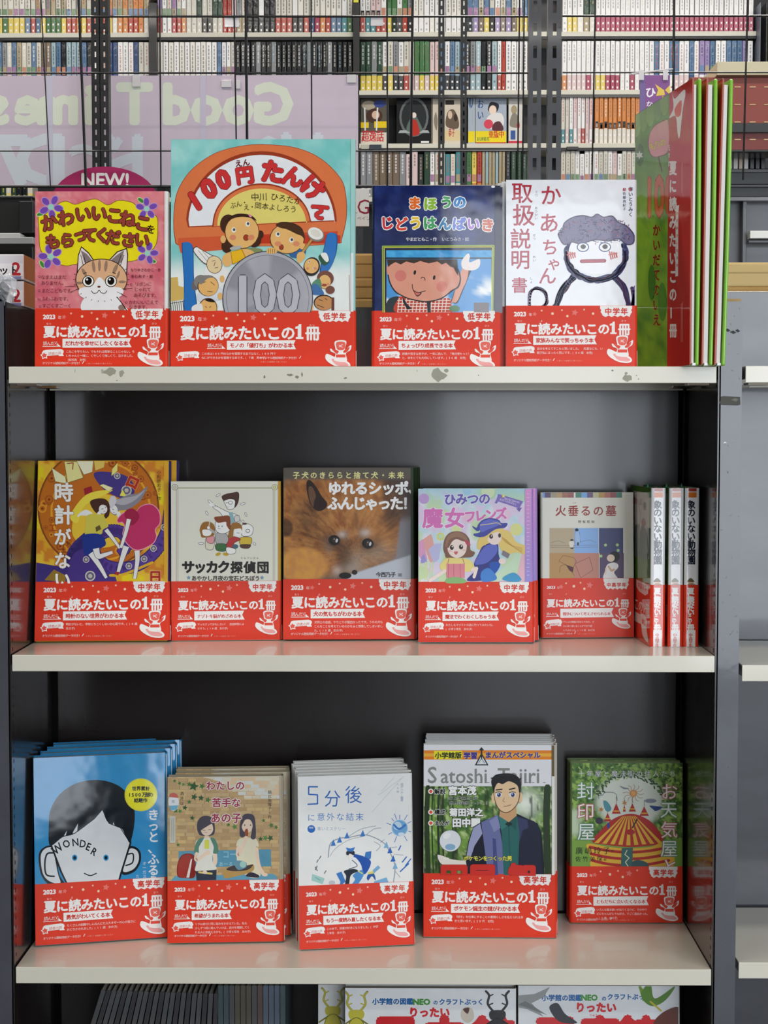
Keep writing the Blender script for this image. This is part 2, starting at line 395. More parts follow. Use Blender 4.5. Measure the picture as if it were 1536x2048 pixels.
sp_ = sc.build('scuff_print', MATT, u2, flat, (XR, 0.4, XR + PW, HT), lambda u, v, h: (u, -h, v))
MB().box(XR - 0.001, XR + PW + 0.002, 0.02, D + 0.01, HT + 0.0005, HT + 0.005).obj('end_cap', mat('tan_board', '#b08d5a', 0.6, mottle=.1), gd)

sp_['kind'] = 'stuff'
# neighbouring bays of the same run
nb = thing('shelf_unit', 'neighbouring dark steel bookcase with empty cream shelves past the grey upright', 'bookcase', (0, 0, 0))
nx = XR + PW
MB().box(nx + 0.0005, nx + 0.9, D, D + 0.012, 0.2, HT + 0.034).obj('back_panel', mat('dark_panel_window_sheen', '#45464b', 0.22, coat=0.35, bump=0.0001, bscale=9, mottle=0.12, mscale=12, stretch=(1, 1, 2.5), rvar=0.05), nb, bevel=0.001)  # same dark steel as the main bay; window sheen put into the base grey
for z, cl in ((ZT + 0.0005, True), (atY(1500, 1330, 0).z, False), (atY(1500, 1925, 0).z, False)): shelf('shelf_board', z, nx + 0.0045, nx + 0.9, nb, clips=cl)
MB().box(nx + 0.9, nx + 0.93, 0, D, 0, HT).obj('side_panel', POST, nb)
MB().box(nx + 0.001, nx + 0.9, 0.0, D - 0.001, 0.0, 0.2).obj('base_deck', ENAMEL, nb)
nl = thing('shelf_unit', 'neighbouring dark steel bookcase at the frame edge with boxes on its top', 'bookcase', (0, 0, 0))
lx = XL - PW
MB().box(lx - 0.9, lx - 0.0005, D, D + 0.012, 0.2, HT).obj('back_panel', DARK, nl)
MB().box(lx - 0.9, lx - 0.0005, 0.002, D, HT - 0.004, HT + 0.002).obj('top_board', mat('grey_top', '#77777a', 0.3), nl)
MB().box(lx - 0.93, lx - 0.9, 0, D, 0, HT).obj('side_panel', POST, nl)
for z in (ZM, ZB): shelf('shelf_board', z, lx - 0.9, lx - 0.002, nl, clips=False)
MB().box(lx - 0.9, lx - 0.002, 0.0, D - 0.001, 0.0, 0.2).obj('base_deck', ENAMEL, nl)
# ================================================================ books
from mathutils import noise
def fb(x, y, s=1.0, o=3): 
    return noise.fractal(Vector((x * s, y * s, 3.7)), 0.8, 2.0, o)
RED, WHT, PINK = '#e23d26', '#f6f2ee', '#f3a39c'
def band_art(bw, bh, grade, phrase, review, ts=None, rx=55, lastx=15):
    a = Art(); ts = ts or bw / 265; W = lambda *k, **q: a.text(*k, **q)
    a.rect(-5, -3, bw + 5, bh + 5, RED)
    a.text('2023', 15 * ts + 1, 21, 12 * ts, WHT, .05, sx=1.04); a.text('年', 15 * ts + 1 + 29.5 * ts, 21, 8 * ts, '#f7d3cc', .0)
    for x, y, r in ((72, 10, 1.9), (94, 16, 2.6), (113, 9, 1.9), (124, 21, 2.4), (158, 8, 1.9), (176, 16, 2.5)): 
        if x * ts < bw - 78: a.ell(x * ts, y, r, r, '#fbd9b8' if r > 2 else '#f5b9a0')
    for x, y, r in ((58, 17, 5), (139, 14, 7)): 
        if x * ts < bw - 80: a.star(x * ts, y, r, '#ee7a70', 12)
    t0 = 16.5 * ts; em = 25 * ts; p = 24.1 * ts; q_ = min(1, ts)
    a.text('夏に読みたいこの', t0, 56, em, WHT, .038, pitch=p)
    ox = t0 + 8 * p; X1 = lambda x: ox + x * ts; Y1 = lambda y: 57 - y * ts
    a.poly([(X1(4.6), Y1(0)), (X1(4.6), Y1(17.5)), (X1(.6), Y1(17)), (X1(.4), Y1(20.5)), (X1(5.5), Y1(22)), (X1(6.5), Y1(25)), (X1(10.6), Y1(25)), (X1(10.6), Y1(0))], WHT); a.rect(X1(1.5), Y1(3.4), X1(14.2), Y1(0), WHT)
    a.text('冊', ox + 17 * ts, 57, 25.5 * ts, WHT, .034)
    for t, x in (('なつ', 6), ('よ', 53), ('さつ', 216)): a.text(t, t0 + x * ts, 32.5, 5 * ts, '#f9c9c0', .02)
    # class badge with a scalloped foot
    n = len(grade); bwid = (62 if n == 3 else 66) * min(1, ts * 1.05); b0 = bw - bwid - 11
    pts = [(b0 - 1, -1), (b0 - 1, 6), (b0 + 1, 9), (b0, 13), (b0 + 3, 17)]
    k = 9
    for i in range(k + 1): pts.append((b0 + 4 + (bwid - 8) * i / k, 23 if i % 2 else 20))
    pts += [(b0 + bwid - 2, 17), (b0 + bwid + 1, 13), (b0 + bwid - 1, 9), (b0 + bwid + 1, 6), (b0 + bwid + 1, -1)]
    a.poly(pts, WHT); e = 14.5 * min(1, ts * 1.05) * (1 if n == 3 else .86)
    a.text(grade, b0 + (bwid - e * 1.1 * n) / 2 + 1, 17, e, '#d94332', .04, pitch=e * 1.1)
    ux = rx * ts - 39 * q_; a.text('読んだら', ux, 73, 8.6 * q_, WHT, .005, pitch=7.6 * q_); a.line([(ux - 1, 75.8), (ux + 34 * q_, 75.8)], 1.1, WHT)
    a.poly([(ux + 29 * q_, 70), (ux + 36 * q_, 76.3), (ux + 29 * q_, 76.3)], WHT)
    L = len(phrase) * 9.7 * q_; x0 = rx * ts; x1 = x0 + L + 11
    a.poly([(x0, 60.5), (x1, 59.5), (x1 - 4, 68), (x1 + 1, 77.5), (x0, 78.5)], WHT)
    a.text(phrase, x0 + 5, 73.6, 10.4 * q_, '#d2392b', .036, pitch=9.7 * q_)
    ts = q_
    a.line([(20 * ts, 89), (52 * ts, 87)], 12, WHT); a.star(19 * ts, 94, 8.4, WHT, -8, q=.62); a.star(19 * ts, 94, 6, '#ea5b4d', -8, q=.6)
    a.poly([(48 * ts, 82), (58 * ts, 84), (55 * ts, 89), (58 * ts, 95), (48 * ts, 95)], WHT); a.text('読者の声', 27 * ts, 93, 7 * ts, '#d2392b', .01, pitch=6.4 * ts, ang=-2)
    for i, l in enumerate(review): a.text(l, 62 * ts, 88.5 + 8.2 * i, 5.9 * min(1, ts * 1.08), '#fbe3dd', .0, pitch=5.5 * min(1, ts * 1.08))
    yl = 111.5 if bh > 113 else 108
    if lastx > 50: yl = 97
    a.text('オリジナル壁紙用紙データ付き！', lastx * ts, yl, 5.8 * ts, '#fbe3dd', .0, pitch=5.2 * ts)
    a.line([((lastx + 80) * ts, yl - 1), ((lastx + 83) * ts, yl - 6)], 1.2, WHT)
    sx_ = 88 if lastx < 50 else 3; a.text('※詳しくは裏面をご覧ください', (lastx + sx_) * ts, yl + (0 if lastx < 50 else 7), 3.2 * ts, '#f4b7a7', 0, pitch=3.7 * ts)
    # small sticker figure: a plain cap-wearing swimmer shape on a pink board
    s = min(1, ts * 1.05); X = lambda x: bw - 62 * s + x * s; Y = lambda y: 60 + (y) * s
    a.blob([(X(4), Y(27)), (X(14), Y(30)), (X(30), Y(38)), (X(46), Y(42)), (X(52), Y(50)), (X(44), Y(55)), (X(26), Y(53)), (X(10), Y(45)), (X(2), Y(36))], WHT)
    a.blob([(X(14), Y(37)), (X(30), Y(39)), (X(44), Y(45)), (X(48), Y(50)), (X(40), Y(52)), (X(24), Y(49))], '#f4aaa8')
    a.blob([(X(12), Y(16)), (X(22), Y(20)), (X(21), Y(2)), (X(43), Y(1)), (X(41), Y(18)), (X(53), Y(9)), (X(52), Y(19)), (X(43), Y(26)), (X(44), Y(42)), (X(20), Y(40)), (X(22), Y(27)), (X(13), Y(22))], WHT)
    a.blob([(X(24), Y(4)), (X(41), Y(4)), (X(39), Y(18)), (X(26), Y(18))], '#ee6a5a')
    a.blob([(X(15), Y(17)), (X(28), Y(21)), (X(25), Y(27)), (X(20), Y(23))], '#e8503d'); a.blob([(X(38), Y(21)), (X(50), Y(13)), (X(47), Y(21)), (X(40), Y(25))], '#e8503d')
    a.rect(X(23), Y(28), X(42), Y(34), '#e8503d'); a.lines([((X(29), Y(9)), (X(36), Y(14))), ((X(36), Y(8)), (X(29), Y(13)))], 1.2 * s, WHT)
    return a
def solve_x(px, Y, z):
    x = 0.0
    for _ in range(4): x = atY(px, proj((x, Y, z))[1], Y).x
    return x
def uprof(W, T, r, side, e=0.0, t=0.0008):
    """plan outline of a jacket: front at y = -T, spine on the given side"""
    s = 1 if side == 'R' else -1; a = W / 2 + e; T0, T1 = -T - e, e; r = min(r, T / 2.01)
    def path(a, y0, y1, r):
        P = [(-W / 2, y0)]
        for k in range(6): q = R(-90 + 18 * k); P.append((a - r + r * math.cos(q), y0 + r + r * math.sin(q)))
        for k in range(6): q = R(18 * k); P.append((a - r + r * math.cos(q), y1 - r + r * math.sin(q)))
        P.append((-W / 2, y1)); return P
    o = path(a, T0, T1, r + e); i = path(a - t, T0 + t, T1 - t, max(r + e - t, .0004))
    P = o + i[::-1]
    return [(x * s, y) for x, y in P][::s]
def book(label, group, xl, xr, yt, zs, T, lean, jcol, cover=None, band=None, Y=None, yb=None, side='R', spcol=None, m=None, bm=None, name='picture_book', bh=118, r=0.004, marker=True, roll=0.0, hh=None):
    m = m or GLOSS; bm = bm or SATIN; l = R(lean); zf = zs + T * math.sin(l)
    if Y is not None:
        Yl, Yr = Y if isinstance(Y, tuple) else (Y, Y)
        pl = Vector((solve_x(xl, Yl, zf), Yl, zf)); pr = Vector((solve_x(xr, Yr, zf), Yr, zf))
    else:
        pl, pr = atZ(xl, yb[0], zf), atZ(xr, yb[1], zf)
    yaw = math.atan2(pr.y - pl.y, pr.x - pl.x); W = (pr - pl).length; M = (pl + pr) / 2
    rot = Matrix.Rotation(yaw, 4, 'Z') @ Matrix.Rotation(-l, 4, 'X'); upv = (rot @ Vector((0, 0, 1)))
    H = 0.2
    for _ in range(8):
        e = proj(M + upv * H)[1] - yt; H += e * 0.00066
    O = M + Vector((0, 0, .0003)) - rot.to_3x3() @ Vector((0, -T, 0))
    t = thing(name, label, 'book', O, 0, group); t.rotation_euler = rot.to_euler()
    spc = lin(spcol or jcol); jc = lin(jcol)
    P = uprof(W, T, r, side); mb = MB(); mb.extr(P, 0, H, 'z'); s = 1 if side == 'R' else -1
    mb.c = [spc if v[0] * s > W / 2 - r * 0.9 else jc for v in mb.v]
    j = mb.obj('dust_jacket', m, t, fix=True)
    MB().box(-W / 2 + 0.002, W / 2 - 0.0015, -T + 0.0012, -0.0012, 0.0015, H - 0.0022).obj('page_block', PAGE, t)
    k = W / (xr - xl); hb = bh * k; xc0, xc1 = (0.0003, W - r * 0.75) if side == 'R' else (r * 0.75, W - 0.0003)
    base = Matrix.Translation(O) @ rot
    if cover:
        cs = [(0, 0), (W, 0), (W, H), (0, H)]
        src = [proj(base @ Vector((u - W / 2, -T, v))) for u, v in cs]
        hm = homog(src, cs); a = Art(); cover(a, W, H)
        a.build('cover_print', m, j, hm, (xc0, hb * 0.97 if band else 0.0003, xc1, H - 0.0003), lambda u, v, h: (u - W / 2, -T - h, v))
    if band:
        mb = MB(); mb.extr(uprof(W, T, r, side, e=0.0006, t=0.0003), 0.0003, hb, 'z', RED)
        b = mb.obj('paper_band', bm, t, fix=True)
        a = band_art(xr - xl, bh, *band[:3], **(band[3] if len(band) > 3 else {}))
        kx = W / (xr - xl)
        a.build('band_print', bm, b, lambda x, y: (x * kx, hb - y * kx), (xc0, 0.0005, xc1, hb - 0.0003), lambda u, v, h: (u - W / 2, -T - 0.0006 - h, v))
        if marker:
            x0 = W / 2 - 0.001 if side == 'R' else -W / 2 - 0.0009
            MB().box(x0 + 0.0004, x0 + 0.0019, -T + 0.0035, -T + 0.0085, 0.001, 0.021, WHT).obj('band_tab', bm, b)
    t['_T'] = T + 0.0014; t['_W'] = W
    return t
def restack(t, n, labels, dx=None, gap=0.0, dT=None, rz=None, group=None):
    """copies of a leaning book, each behind the one before"""
    note_kids(); rot = t.rotation_euler.to_matrix(); l = -t.rotation_euler.x; out = []
    hz = Matrix.Rotation(t.rotation_euler.z, 3, 'Z'); st = (t['_T'] / max(.2, math.cos(l))) + gap
    for i in range(n):
        c = ctree(t); d = dx[i] if dx else 0.0
        c.location = t.location + hz @ Vector((d, st * (i + 1), 0)); c['label'] = labels[i]
        if group: c['group'] = group
        out.append(c)
    return out
def gtxt(a, s, x, y, z, cols, b=0.03, out=None, pitch=None, ang=0):
    p = pitch or z
    for i, ch in enumerate(s): a.text(ch, x + i * p, y, z, cols[i % len(cols)], b, ang=ang, out=out)
def V(a, x0, y0, k): a.x0, a.y0, a.k = x0, y0, k
def mix(a, b, t):
    t = max(0, min(1, t)); return tuple(a[i] + (b[i] - a[i]) * t for i in range(3))
def ssm(a, b, x):
    t = max(0, min(1, (x - a) / (b - a))); return t * t * (3 - 2 * t)
def cover_cat(a, W, H):
    V(a, 0, 360, 4.267); c0, c1, c2 = lin('#e88b90'), lin('#d96a78'), lin('#f0aaa4')
    a.field(250, 60, 1470, 1250, 50, 50, lambda x, y: mix(mix(c0, c1, .5 + fb(x, y, .006)), c2, .5 * ssm(.1, .5, fb(x, y, .02))))
    a.blob([(325, 300), (330, 440), (345, 600), (430, 690), (560, 735), (660, 720), (900, 700), (1100, 700), (1220, 660), (1330, 560), (1350, 400), (1330, 300), (1200, 250), (1130, 190), (1010, 172), (920, 210), (820, 160), (720, 180), (640, 205), (560, 178), (480, 210), (420, 260), (370, 300)], '#8c6b2a')
    a.blob([(331, 305), (336, 440), (351, 597), (436, 684), (560, 729), (660, 714), (900, 694), (1100, 694), (1218, 654), (1324, 558), (1344, 400), (1324, 304), (1198, 256), (1128, 196), (1010, 178), (920, 216), (820, 166), (720, 186), (640, 211), (560, 184), (484, 215), (424, 265), (374, 305)], '#f4e322')
    def flower(cx, cy, r, rot):
        for i in range(5):
            q = R(rot + 72 * i); a.ell(cx + r * .62 * math.cos(q), cy + r * .62 * math.sin(q), r * .42, r * .3, '#b79ad6', rot + 72 * i); a.ell(cx + r * .62 * math.cos(q), cy + r * .62 * math.sin(q), r * .35, r * .24, '#7b4fb0', rot + 72 * i)
        a.ell(cx, cy, r * .24, r * .24, '#9fd8c4')
    def leaf(x, y, rot): a.ell(x, y, 38, 20, '#dff0c0', rot); a.ell(x, y, 33, 16, '#4f9a3a', rot); a.line([(x - 28 * math.cos(R(rot)), y - 28 * math.sin(R(rot))), (x + 28 * math.cos(R(rot)), y + 28 * math.sin(R(rot)))], 3, '#24502a')
    leaf(345, 290, -20); leaf(1205, 175, 35); leaf(360, 720, 60); leaf(1300, 690, 20)
    for f in ((435, 230, 105, 10), (1252, 245, 95, -20), (432, 655, 105, 40), (1258, 625, 95, 70)): flower(*f)
    K, B = '#3a1412', '#9c4438'
    s = 'かわいいこねこ'
    for i, (ch, x, y, g) in enumerate(zip(s, (362, 500, 640, 770, 900, 1010, 1140), (435, 390, 350, 335, 350, 375, 410), (-14, -8, -4, 3, 5, 8, 10))): a.text(ch, x, y, 145, B, .05, ang=g, out=(K, .035))
    a.text('を', 1245, 445, 80, K, .02, ang=8)
    for i, (ch, x, y, g) in enumerate(zip('もらってください', (390, 512, 622, 700, 800, 895, 1025, 1140), (580, 570, 520, 520, 515, 535, 555, 555), (-5, -4, -3, 0, 4, 4, 6, 6))): a.text(ch, x, y, 135, B, .05, ang=g, out=(K, .035))
    # kitten
    F1, F2, WH, BK = '#e6b489', '#a07f68', '#f7f3f1', '#2a1b17'
    a.blob([(735, 1000), (720, 1130), (1080, 1130), (1040, 1060), (980, 980)], WH); a.ell(1040, 1090, 30, 26, '#9a8073')
    a.poly([(655, 800), (668, 640), (695, 565), (760, 620), (815, 700)], BK); a.poly([(663, 800), (674, 645), (698, 578), (755, 628), (805, 700)], '#efe1db')
    a.poly([(1085, 800), (1095, 640), (1085, 580), (1000, 610), (915, 700)], BK); a.poly([(1077, 800), (1087, 645), (1078, 592), (1005, 618), (925, 700)], '#efe1db')
    a.poly([(690, 600), (740, 630), (800, 700), (760, 760), (720, 700)], '#8c7d7b'); a.poly([(1060, 600), (1000, 640), (930, 700), (970, 760), (1040, 700)], '#8c7d7b')
    a.lines([((690, 640), (715, 740)), ((715, 640), (740, 740)), ((1060, 640), (1025, 740)), ((1035, 640), (1000, 740))], 5, BK)
    a.ell(867, 850, 222, 178, BK, n=40); a.ell(867, 850, 215, 171, F1, n=40)
    for x, y, rx, ry, g in ((800, 740, 14, 50, -8), (850, 730, 12, 50, 0), (905, 735, 14, 48, 6), (720, 790, 14, 40, -30), (985, 760, 16, 44, 25), (680, 880, 30, 12, 0), (1045, 870, 32, 12, 0), (1010, 810, 10, 36, 20)): a.ell(x, y, rx, ry, F2, g)
    a.blob([(850, 830), (790, 900), (680, 930), (700, 1000), (860, 1035), (1020, 1000), (1050, 930), (930, 900)], WH)
    for x in (755, 948): a.ell(x, 865, 52, 50, BK); a.ell(x, 865, 45, 43, '#fbf8ee'); a.ell(x, 862, 30, 34, '#17120f'); a.ell(x - 10, 850, 9, 9, WHT)
    a.lines([((710, 800), (740, 790)), ((960, 790), (990, 800))], 6, BK); a.ell(846, 912, 14, 9, '#7b3b2c')
    a.line([(780, 945), (800, 968), (830, 962), (846, 940), (865, 962), (895, 968), (915, 945)], 6, BK, smooth=True)
    for g in (((650, 905), (555, 912)), ((670, 930), (600, 960)), ((1040, 930), (1130, 925)), ((1000, 955), (1085, 1000))): a.line(g, 4, BK)
    for i in range(26):
        q = R(i * 360 / 26); x, y = 867 + 225 * math.cos(q), 850 + 180 * math.sin(q)
        if not (200 < i * 14 < 330): a.line([(x, y), (x + 16 * math.cos(q), y + 12 * math.sin(q))], 4, BK)
    a.line([(1000, 1000), (1040, 1050), (1080, 1110)], 7, BK, smooth=True)
    T = '#7c2f3c'
    for t, x, y in (('なまえはまだ', 350, 845), ('ありません。', 350, 895), ('まだこどもです。', 355, 960), ('ふわふわです。', 355, 1030), ('すごくすごーく', 360, 1090), ('リボンに', 1150, 905), ('じゃれて', 1145, 950), ('あそびます。', 1140, 1000), ('かわいいこえで', 1100, 1060), ('なきます。', 1100, 1100)): a.text(t, x, y, 40, T, .01, pitch=36)
    for x, y in ((340, 825), (338, 945), (340, 1018), (345, 1080), (1120, 892), (1080, 1045)): a.ell(x, y, 9, 9, T); a.ell(x, y, 5, 5, '#e88b90')
    a.text('なりゆきわかこ・作', 1115, 780, 30, T, .02, pitch=29); a.text('垂石眞子・絵', 1118, 835, 30, T, .03, pitch=32)
    a.rect(1405, 60, 1480, 1200, '#f3f0ea'); a.rect(1424, 140, 1436, 260, '#3f8a4a')
def face(a, x, y, rx, ry, skin, hair, hairpts=None, eyes=None, mouth=None, k=1.0, rot=0, blush='#e0906a', ln='#5a3a28'):
    if hairpts: a.blob(hairpts, hair)
    a.ell(x, y, rx + 4 * k, ry + 4 * k, ln, rot); a.ell(x, y, rx, ry, skin, rot)
    for ex, ey in eyes or (): a.ell(ex, ey, 14 * k, 16 * k, '#f2ece0'); a.ell(ex + 2 * k, ey - 2 * k, 8 * k, 9 * k, '#4a5560')
    if mouth: a.ell(mouth[0], mouth[1], mouth[2] + 3 * k, mouth[3] + 3 * k, ln); a.ell(mouth[0], mouth[1], mouth[2], mouth[3], '#a8452e')
    for q in (-1, 1): a.ell(x + q * rx * .55, y + ry * .35, rx * .2, ry * .17, blush)
def cover_coin(a, W, H):
    V(a, 320, 260, 3.657); c0, c1 = lin('#7cc9c4'), lin('#a9dfd8')
    a.field(40, 50, 1450, 1340, 50, 50, lambda x, y: mix(mix(c0, c1, .4 + fb(x, y, .006)), lin('#eef3ee'), ssm(880, 1080, y)))
    OR, OD = '#e27a4a', '#a03f28'
    arch = [(105, 780), (100, 600), (130, 440), (230, 290), (400, 170), (600, 115), (780, 105), (1000, 130), (1180, 210), (1320, 350), (1360, 470), (1365, 640), (1330, 800), (1300, 830), (1000, 850), (500, 850), (160, 850)]
    a.poly(cr(arch, True, 5), OD); a.poly(cr([(735 + (x - 735) * .992, 480 + (y - 480) * .99) for x, y in arch], True, 5), OR)
    a.field(170, 700, 1300, 830, 14, 4, lambda x, y: mix(lin('#c8452c'), lin('#d85b3a'), .5 + fb(x, y, .01)))
    a.poly([(130, 820), (150, 900), (300, 890), (560, 870), (560, 760), (135, 780)], '#d9603c'); a.rect(560, 770, 1320, 830, '#c8402a'); a.poly([(130, 690), (1310, 665), (1310, 740), (130, 790)], OR)
    lun = lambda s: [(215, 705)] + [(745 + s * 545 * math.cos(R(q)), 705 - s * 525 * math.sin(R(q)) * 1.0) for q in range(178, 0, -6)] + [(1280, 665)]
    a.poly([(205, 712)] + [(742 + 552 * math.cos(R(q)), 690 - 535 * math.sin(R(q))) for q in range(176, 0, -5)] + [(1290, 668)], OD)
    a.poly([(215, 704)] + [(742 + 535 * math.cos(R(q)), 690 - 508 * math.sin(R(q))) for q in range(176, 0, -5)] + [(1278, 660)], '#eef0f2')
    a.poly([(380, 710)] + [(745 + 360 * math.cos(R(q)), 690 - 300 * math.sin(R(q))) for q in range(176, 0, -5)] + [(1108, 672)], OD)
    a.poly([(392, 706)] + [(745 + 350 * math.cos(R(q)), 690 - 288 * math.sin(R(q))) for q in range(176, 0, -5)] + [(1098, 668)], OR)
    a.poly([(420, 700)] + [(745 + 325 * math.cos(R(q)), 690 - 262 * math.sin(R(q))) for q in range(176, 0, -5)] + [(1078, 668)], '#e9d877')
    C, K = '#d23a3a', '#6f1f22'
    for ch, x, y, z, g in (('1', 250, 600, 190, -32), ('0', 345, 510, 195, -28), ('0', 440, 440, 190, -20), ('円', 560, 390, 135, -8), ('た', 730, 360, 175, 6), ('ん', 880, 375, 160, 16), ('け', 1010, 420, 175, 38), ('ん', 1110, 545, 135, 68)): a.text(ch, x, y, z, C, .06, ang=g, out=(K, .022))
    a.text('えん', 550, 270, 56, K, .03, ang=-8)
    for t, x, y, z, g, p in (('ぶん・', 515, 575, 48, -14, 44), ('中川', 665, 515, 62, -2, 60), ('ひろたか', 805, 505, 58, 10, 58), ('え・', 610, 585, 48, -4, 42), ('岡本よしろう', 690, 570, 52, 6, 52)): a.text(t, x, y, z, '#3c2c20', .01, ang=g, pitch=p)
    # blue props, shop people, children, big coin
    for P in ([(160, 850), (170, 825), (205, 820), (235, 840), (245, 900), (250, 1100), (270, 1330), (180, 1330), (175, 1100)], [(1215, 790), (1235, 755), (1275, 755), (1298, 780), (1290, 900), (1240, 1020), (1170, 1060), (1180, 960)]): a.blob(P, '#1d4f8a', 4); a.blob([(sum(p[0] for p in P) / len(P) + (x - sum(p[0] for p in P) / len(P)) * .9, y) for x, y in P], '#3277c0', 4)
    a.poly([(75, 1080), (130, 1075), (135, 1140), (175, 1150), (175, 1240), (75, 1255)], '#d9b565')
    for i in range(7): a.line([(78 + i * 15, 1255), (85 + i * 15, 1330)], 4, '#5a4a3a')
    a.line([(70, 1270), (180, 1250)], 4, '#5a4a3a')
    SK = '#ecb972'
    a.blob([(340, 1000), (330, 1110), (400, 1160), (500, 1100), (480, 1010)], '#f0eeea')
    a.blob([(245, 890), (262, 852), (300, 870), (370, 910), (395, 930), (335, 985)], '#5a4a40'); a.blob([(251, 890), (266, 858), (300, 876), (366, 914), (388, 932), (336, 978)], '#f2efe9'); a.lines([((280, 880), (345, 960)), ((310, 885), (365, 945))], 4, '#9c9490')
    a.ell(398, 985, 58, 66, '#5a3a28', -10); a.ell(398, 985, 54, 62, '#ecd2a2', -10); a.lines([((380, 960), (405, 955)), ((400, 1010), (425, 1005)), ((405, 965), (395, 995))], 4, '#5a3a28')
    a.blob([(285, 1190), (300, 1260), (450, 1230), (440, 1150)], '#dfe3ea')
    a.ell(262, 1130, 30, 45, '#6f6a70', 20); a.ell(300, 1110, 52, 50, '#8a8580'); a.ell(352, 1140, 78, 78, '#5a3a28'); a.ell(354, 1142, 73, 73, SK); a.lines([((310, 1120), (335, 1110)), ((370, 1110), (400, 1135)), ((345, 1180), (385, 1185))], 4, '#5a3a28'); a.blob([(275, 1090), (330, 1062), (400, 1080), (350, 1085), (300, 1130)], '#8a8580')
    a.ell(352, 1300, 68, 72, '#5a3a28'); a.ell(352, 1302, 63, 67, SK); a.blob([(238, 1290), (300, 1270), (310, 1330), (240, 1330)], '#eceae6'); a.blob([(330, 1240), (380, 1236), (400, 1260), (350, 1255)], '#2c2420'); a.lines([((330, 1290), (345, 1300)), ((375, 1290), (360, 1300))], 4, '#5a3a28')
    a.ell(690, 800, 52, 60, '#4a3024'); a.ell(735, 765, 24, 30, '#4a3024'); a.ell(490, 850, 40, 50, '#4a3024'); a.ell(500, 690, 60, 72, '#4a3024')
    a.blob([(600, 870), (740, 870), (730, 920), (600, 930)], '#8a9460')
    face(a, 600, 745, 122, 120, SK, '#4a3024', [(480, 700), (500, 650), (560, 625), (640, 625), (700, 680), (650, 660), (560, 660), (500, 700)], ((540, 732), (642, 688)), (630, 788, 18, 20), 1.2)
    a.blob([(478, 680), (520, 630), (590, 612), (668, 626), (706, 664), (655, 642), (590, 636), (530, 650)], '#3f2a20'); a.ell(660, 628, 14, 8, '#e58ab0', 40); a.ell(462, 800, 20, 28, SK)
    a.blob([(455, 940), (490, 900), (525, 905), (520, 985), (475, 995)], SK); a.blob([(590, 880), (640, 872), (690, 900), (620, 935)], SK)
    a.poly([(515, 890), (600, 870), (632, 940), (530, 985)], '#c28a18'); a.poly([(521, 892), (596, 876), (624, 938), (534, 978)], '#f0bb2c'); a.ell(555, 862, 45, 14, '#b9b7b0', -10)
    a.blob([(950, 870), (1060, 860), (1050, 930), (960, 930)], '#3b6aa0')
    face(a, 930, 795, 122, 108, SK, '#4a3024', None, ((862, 764), (962, 805)), (888, 858, 14, 18), 1.2)
    a.blob([(848, 695), (885, 674), (970, 680), (1040, 722), (1060, 800), (1035, 775), (1000, 762), (930, 728), (880, 716)], '#4f3626'); a.ell(1040, 850, 22, 24, SK)
    a.line([(1035, 905), (1115, 795)], 22, '#6b4a28'); a.line([(1035, 905), (1115, 795)], 16, '#c99650'); a.ell(1140, 765, 64, 50, '#8a8378', 25); a.ell(1138, 758, 58, 42, '#f1eee6', 25); a.ell(1138, 756, 38, 26, '#e3ddd0', 25)
    a.blob([(1010, 900), (1050, 895), (1062, 930), (1020, 975), (1000, 940)], SK)
    a.ell(1110, 1000, 60, 70, '#2f2420', 15); face(a, 1108, 995, 52, 54, SK, '#2f2420', None, ((1090, 965), (1125, 1010)), None, .5); a.blob([(1160, 925), (1215, 900), (1240, 960), (1195, 990)], '#2f5a40'); a.blob([(1175, 910), (1215, 900), (1235, 950), (1215, 965)], '#f0efe8')
    a.ell(1210, 1085, 62, 56, '#7b4a3a', 10); face(a, 1205, 1110, 44, 50, SK, '#7b4a3a', None, None, (1200, 1135, 20, 8), .6); a.ell(1245, 1170, 34, 30, '#7b4a3a'); a.blob([(1115, 1120), (1170, 1090), (1180, 1190), (1110, 1190)], '#5b8f70'); a.blob([(1110, 1140), (1150, 1130), (1200, 1200), (1110, 1200)], '#4372a8')
    a.ell(1198, 1262, 74, 58, '#3a2a20'); a.ell(1200, 1266, 68, 52, '#c98f56'); a.lines([((1160, 1240), (1190, 1250)), ((1150, 1280), (1200, 1300)), ((1205, 1230), (1225, 1245))], 5, '#4a3024'); a.rect(1255, 1225, 1275, 1320, '#6a3a2a')
    for x, y in ((455, 1090), (440, 1215), (1105, 1300)): a.ell(x, y, 18, 26, SK)
    CN = lin('#a8a8b0'), lin('#84848e')
    a.ell(788, 1230, 332, 345, '#4c4a50', n=48); a.ell(788, 1230, 325, 338, '#b4b3ba', n=48); a.ell(788, 1232, 305, 318, '#8a8990', n=48)
    pts = [(788 + 300 * math.cos(R(q)), 1232 + 313 * math.sin(R(q))) for q in range(0, 360, 9)]
    a._put([(788, 1232)] + pts, [(0, i + 1, (i + 1) % 40 + 1) for i in range(40)], [lin('#a3a2aa')] + [lin('#b3b2b9') if i % 9 < 4 else lin('#96959d') for i in range(40)])
    for t, x, z, sx in (('1', 505, 400, 1.0), ('0', 680, 410, .85), ('0', 850, 410, .85)): a.text(t, x, 1345, z, '#c3c2c8', .02, sx=sx, out=('#57565c', .018))
    for x in (800, 965): pass
    a.blob([(780, 880), (800, 862), (850, 868), (850, 900), (790, 905)], SK)
    for i in range(4): a.line([(795 + i * 15, 870), (793 + i * 15, 905)], 3, '#6b4a28')
    a.rect(1395, 55, 1450, 1330, '#a5d6cf'); a.rect(1395, 900, 1450, 1330, '#e6e9e6'); a.line([(1385, 1060), (1390, 1330)], 3, '#b9745a')
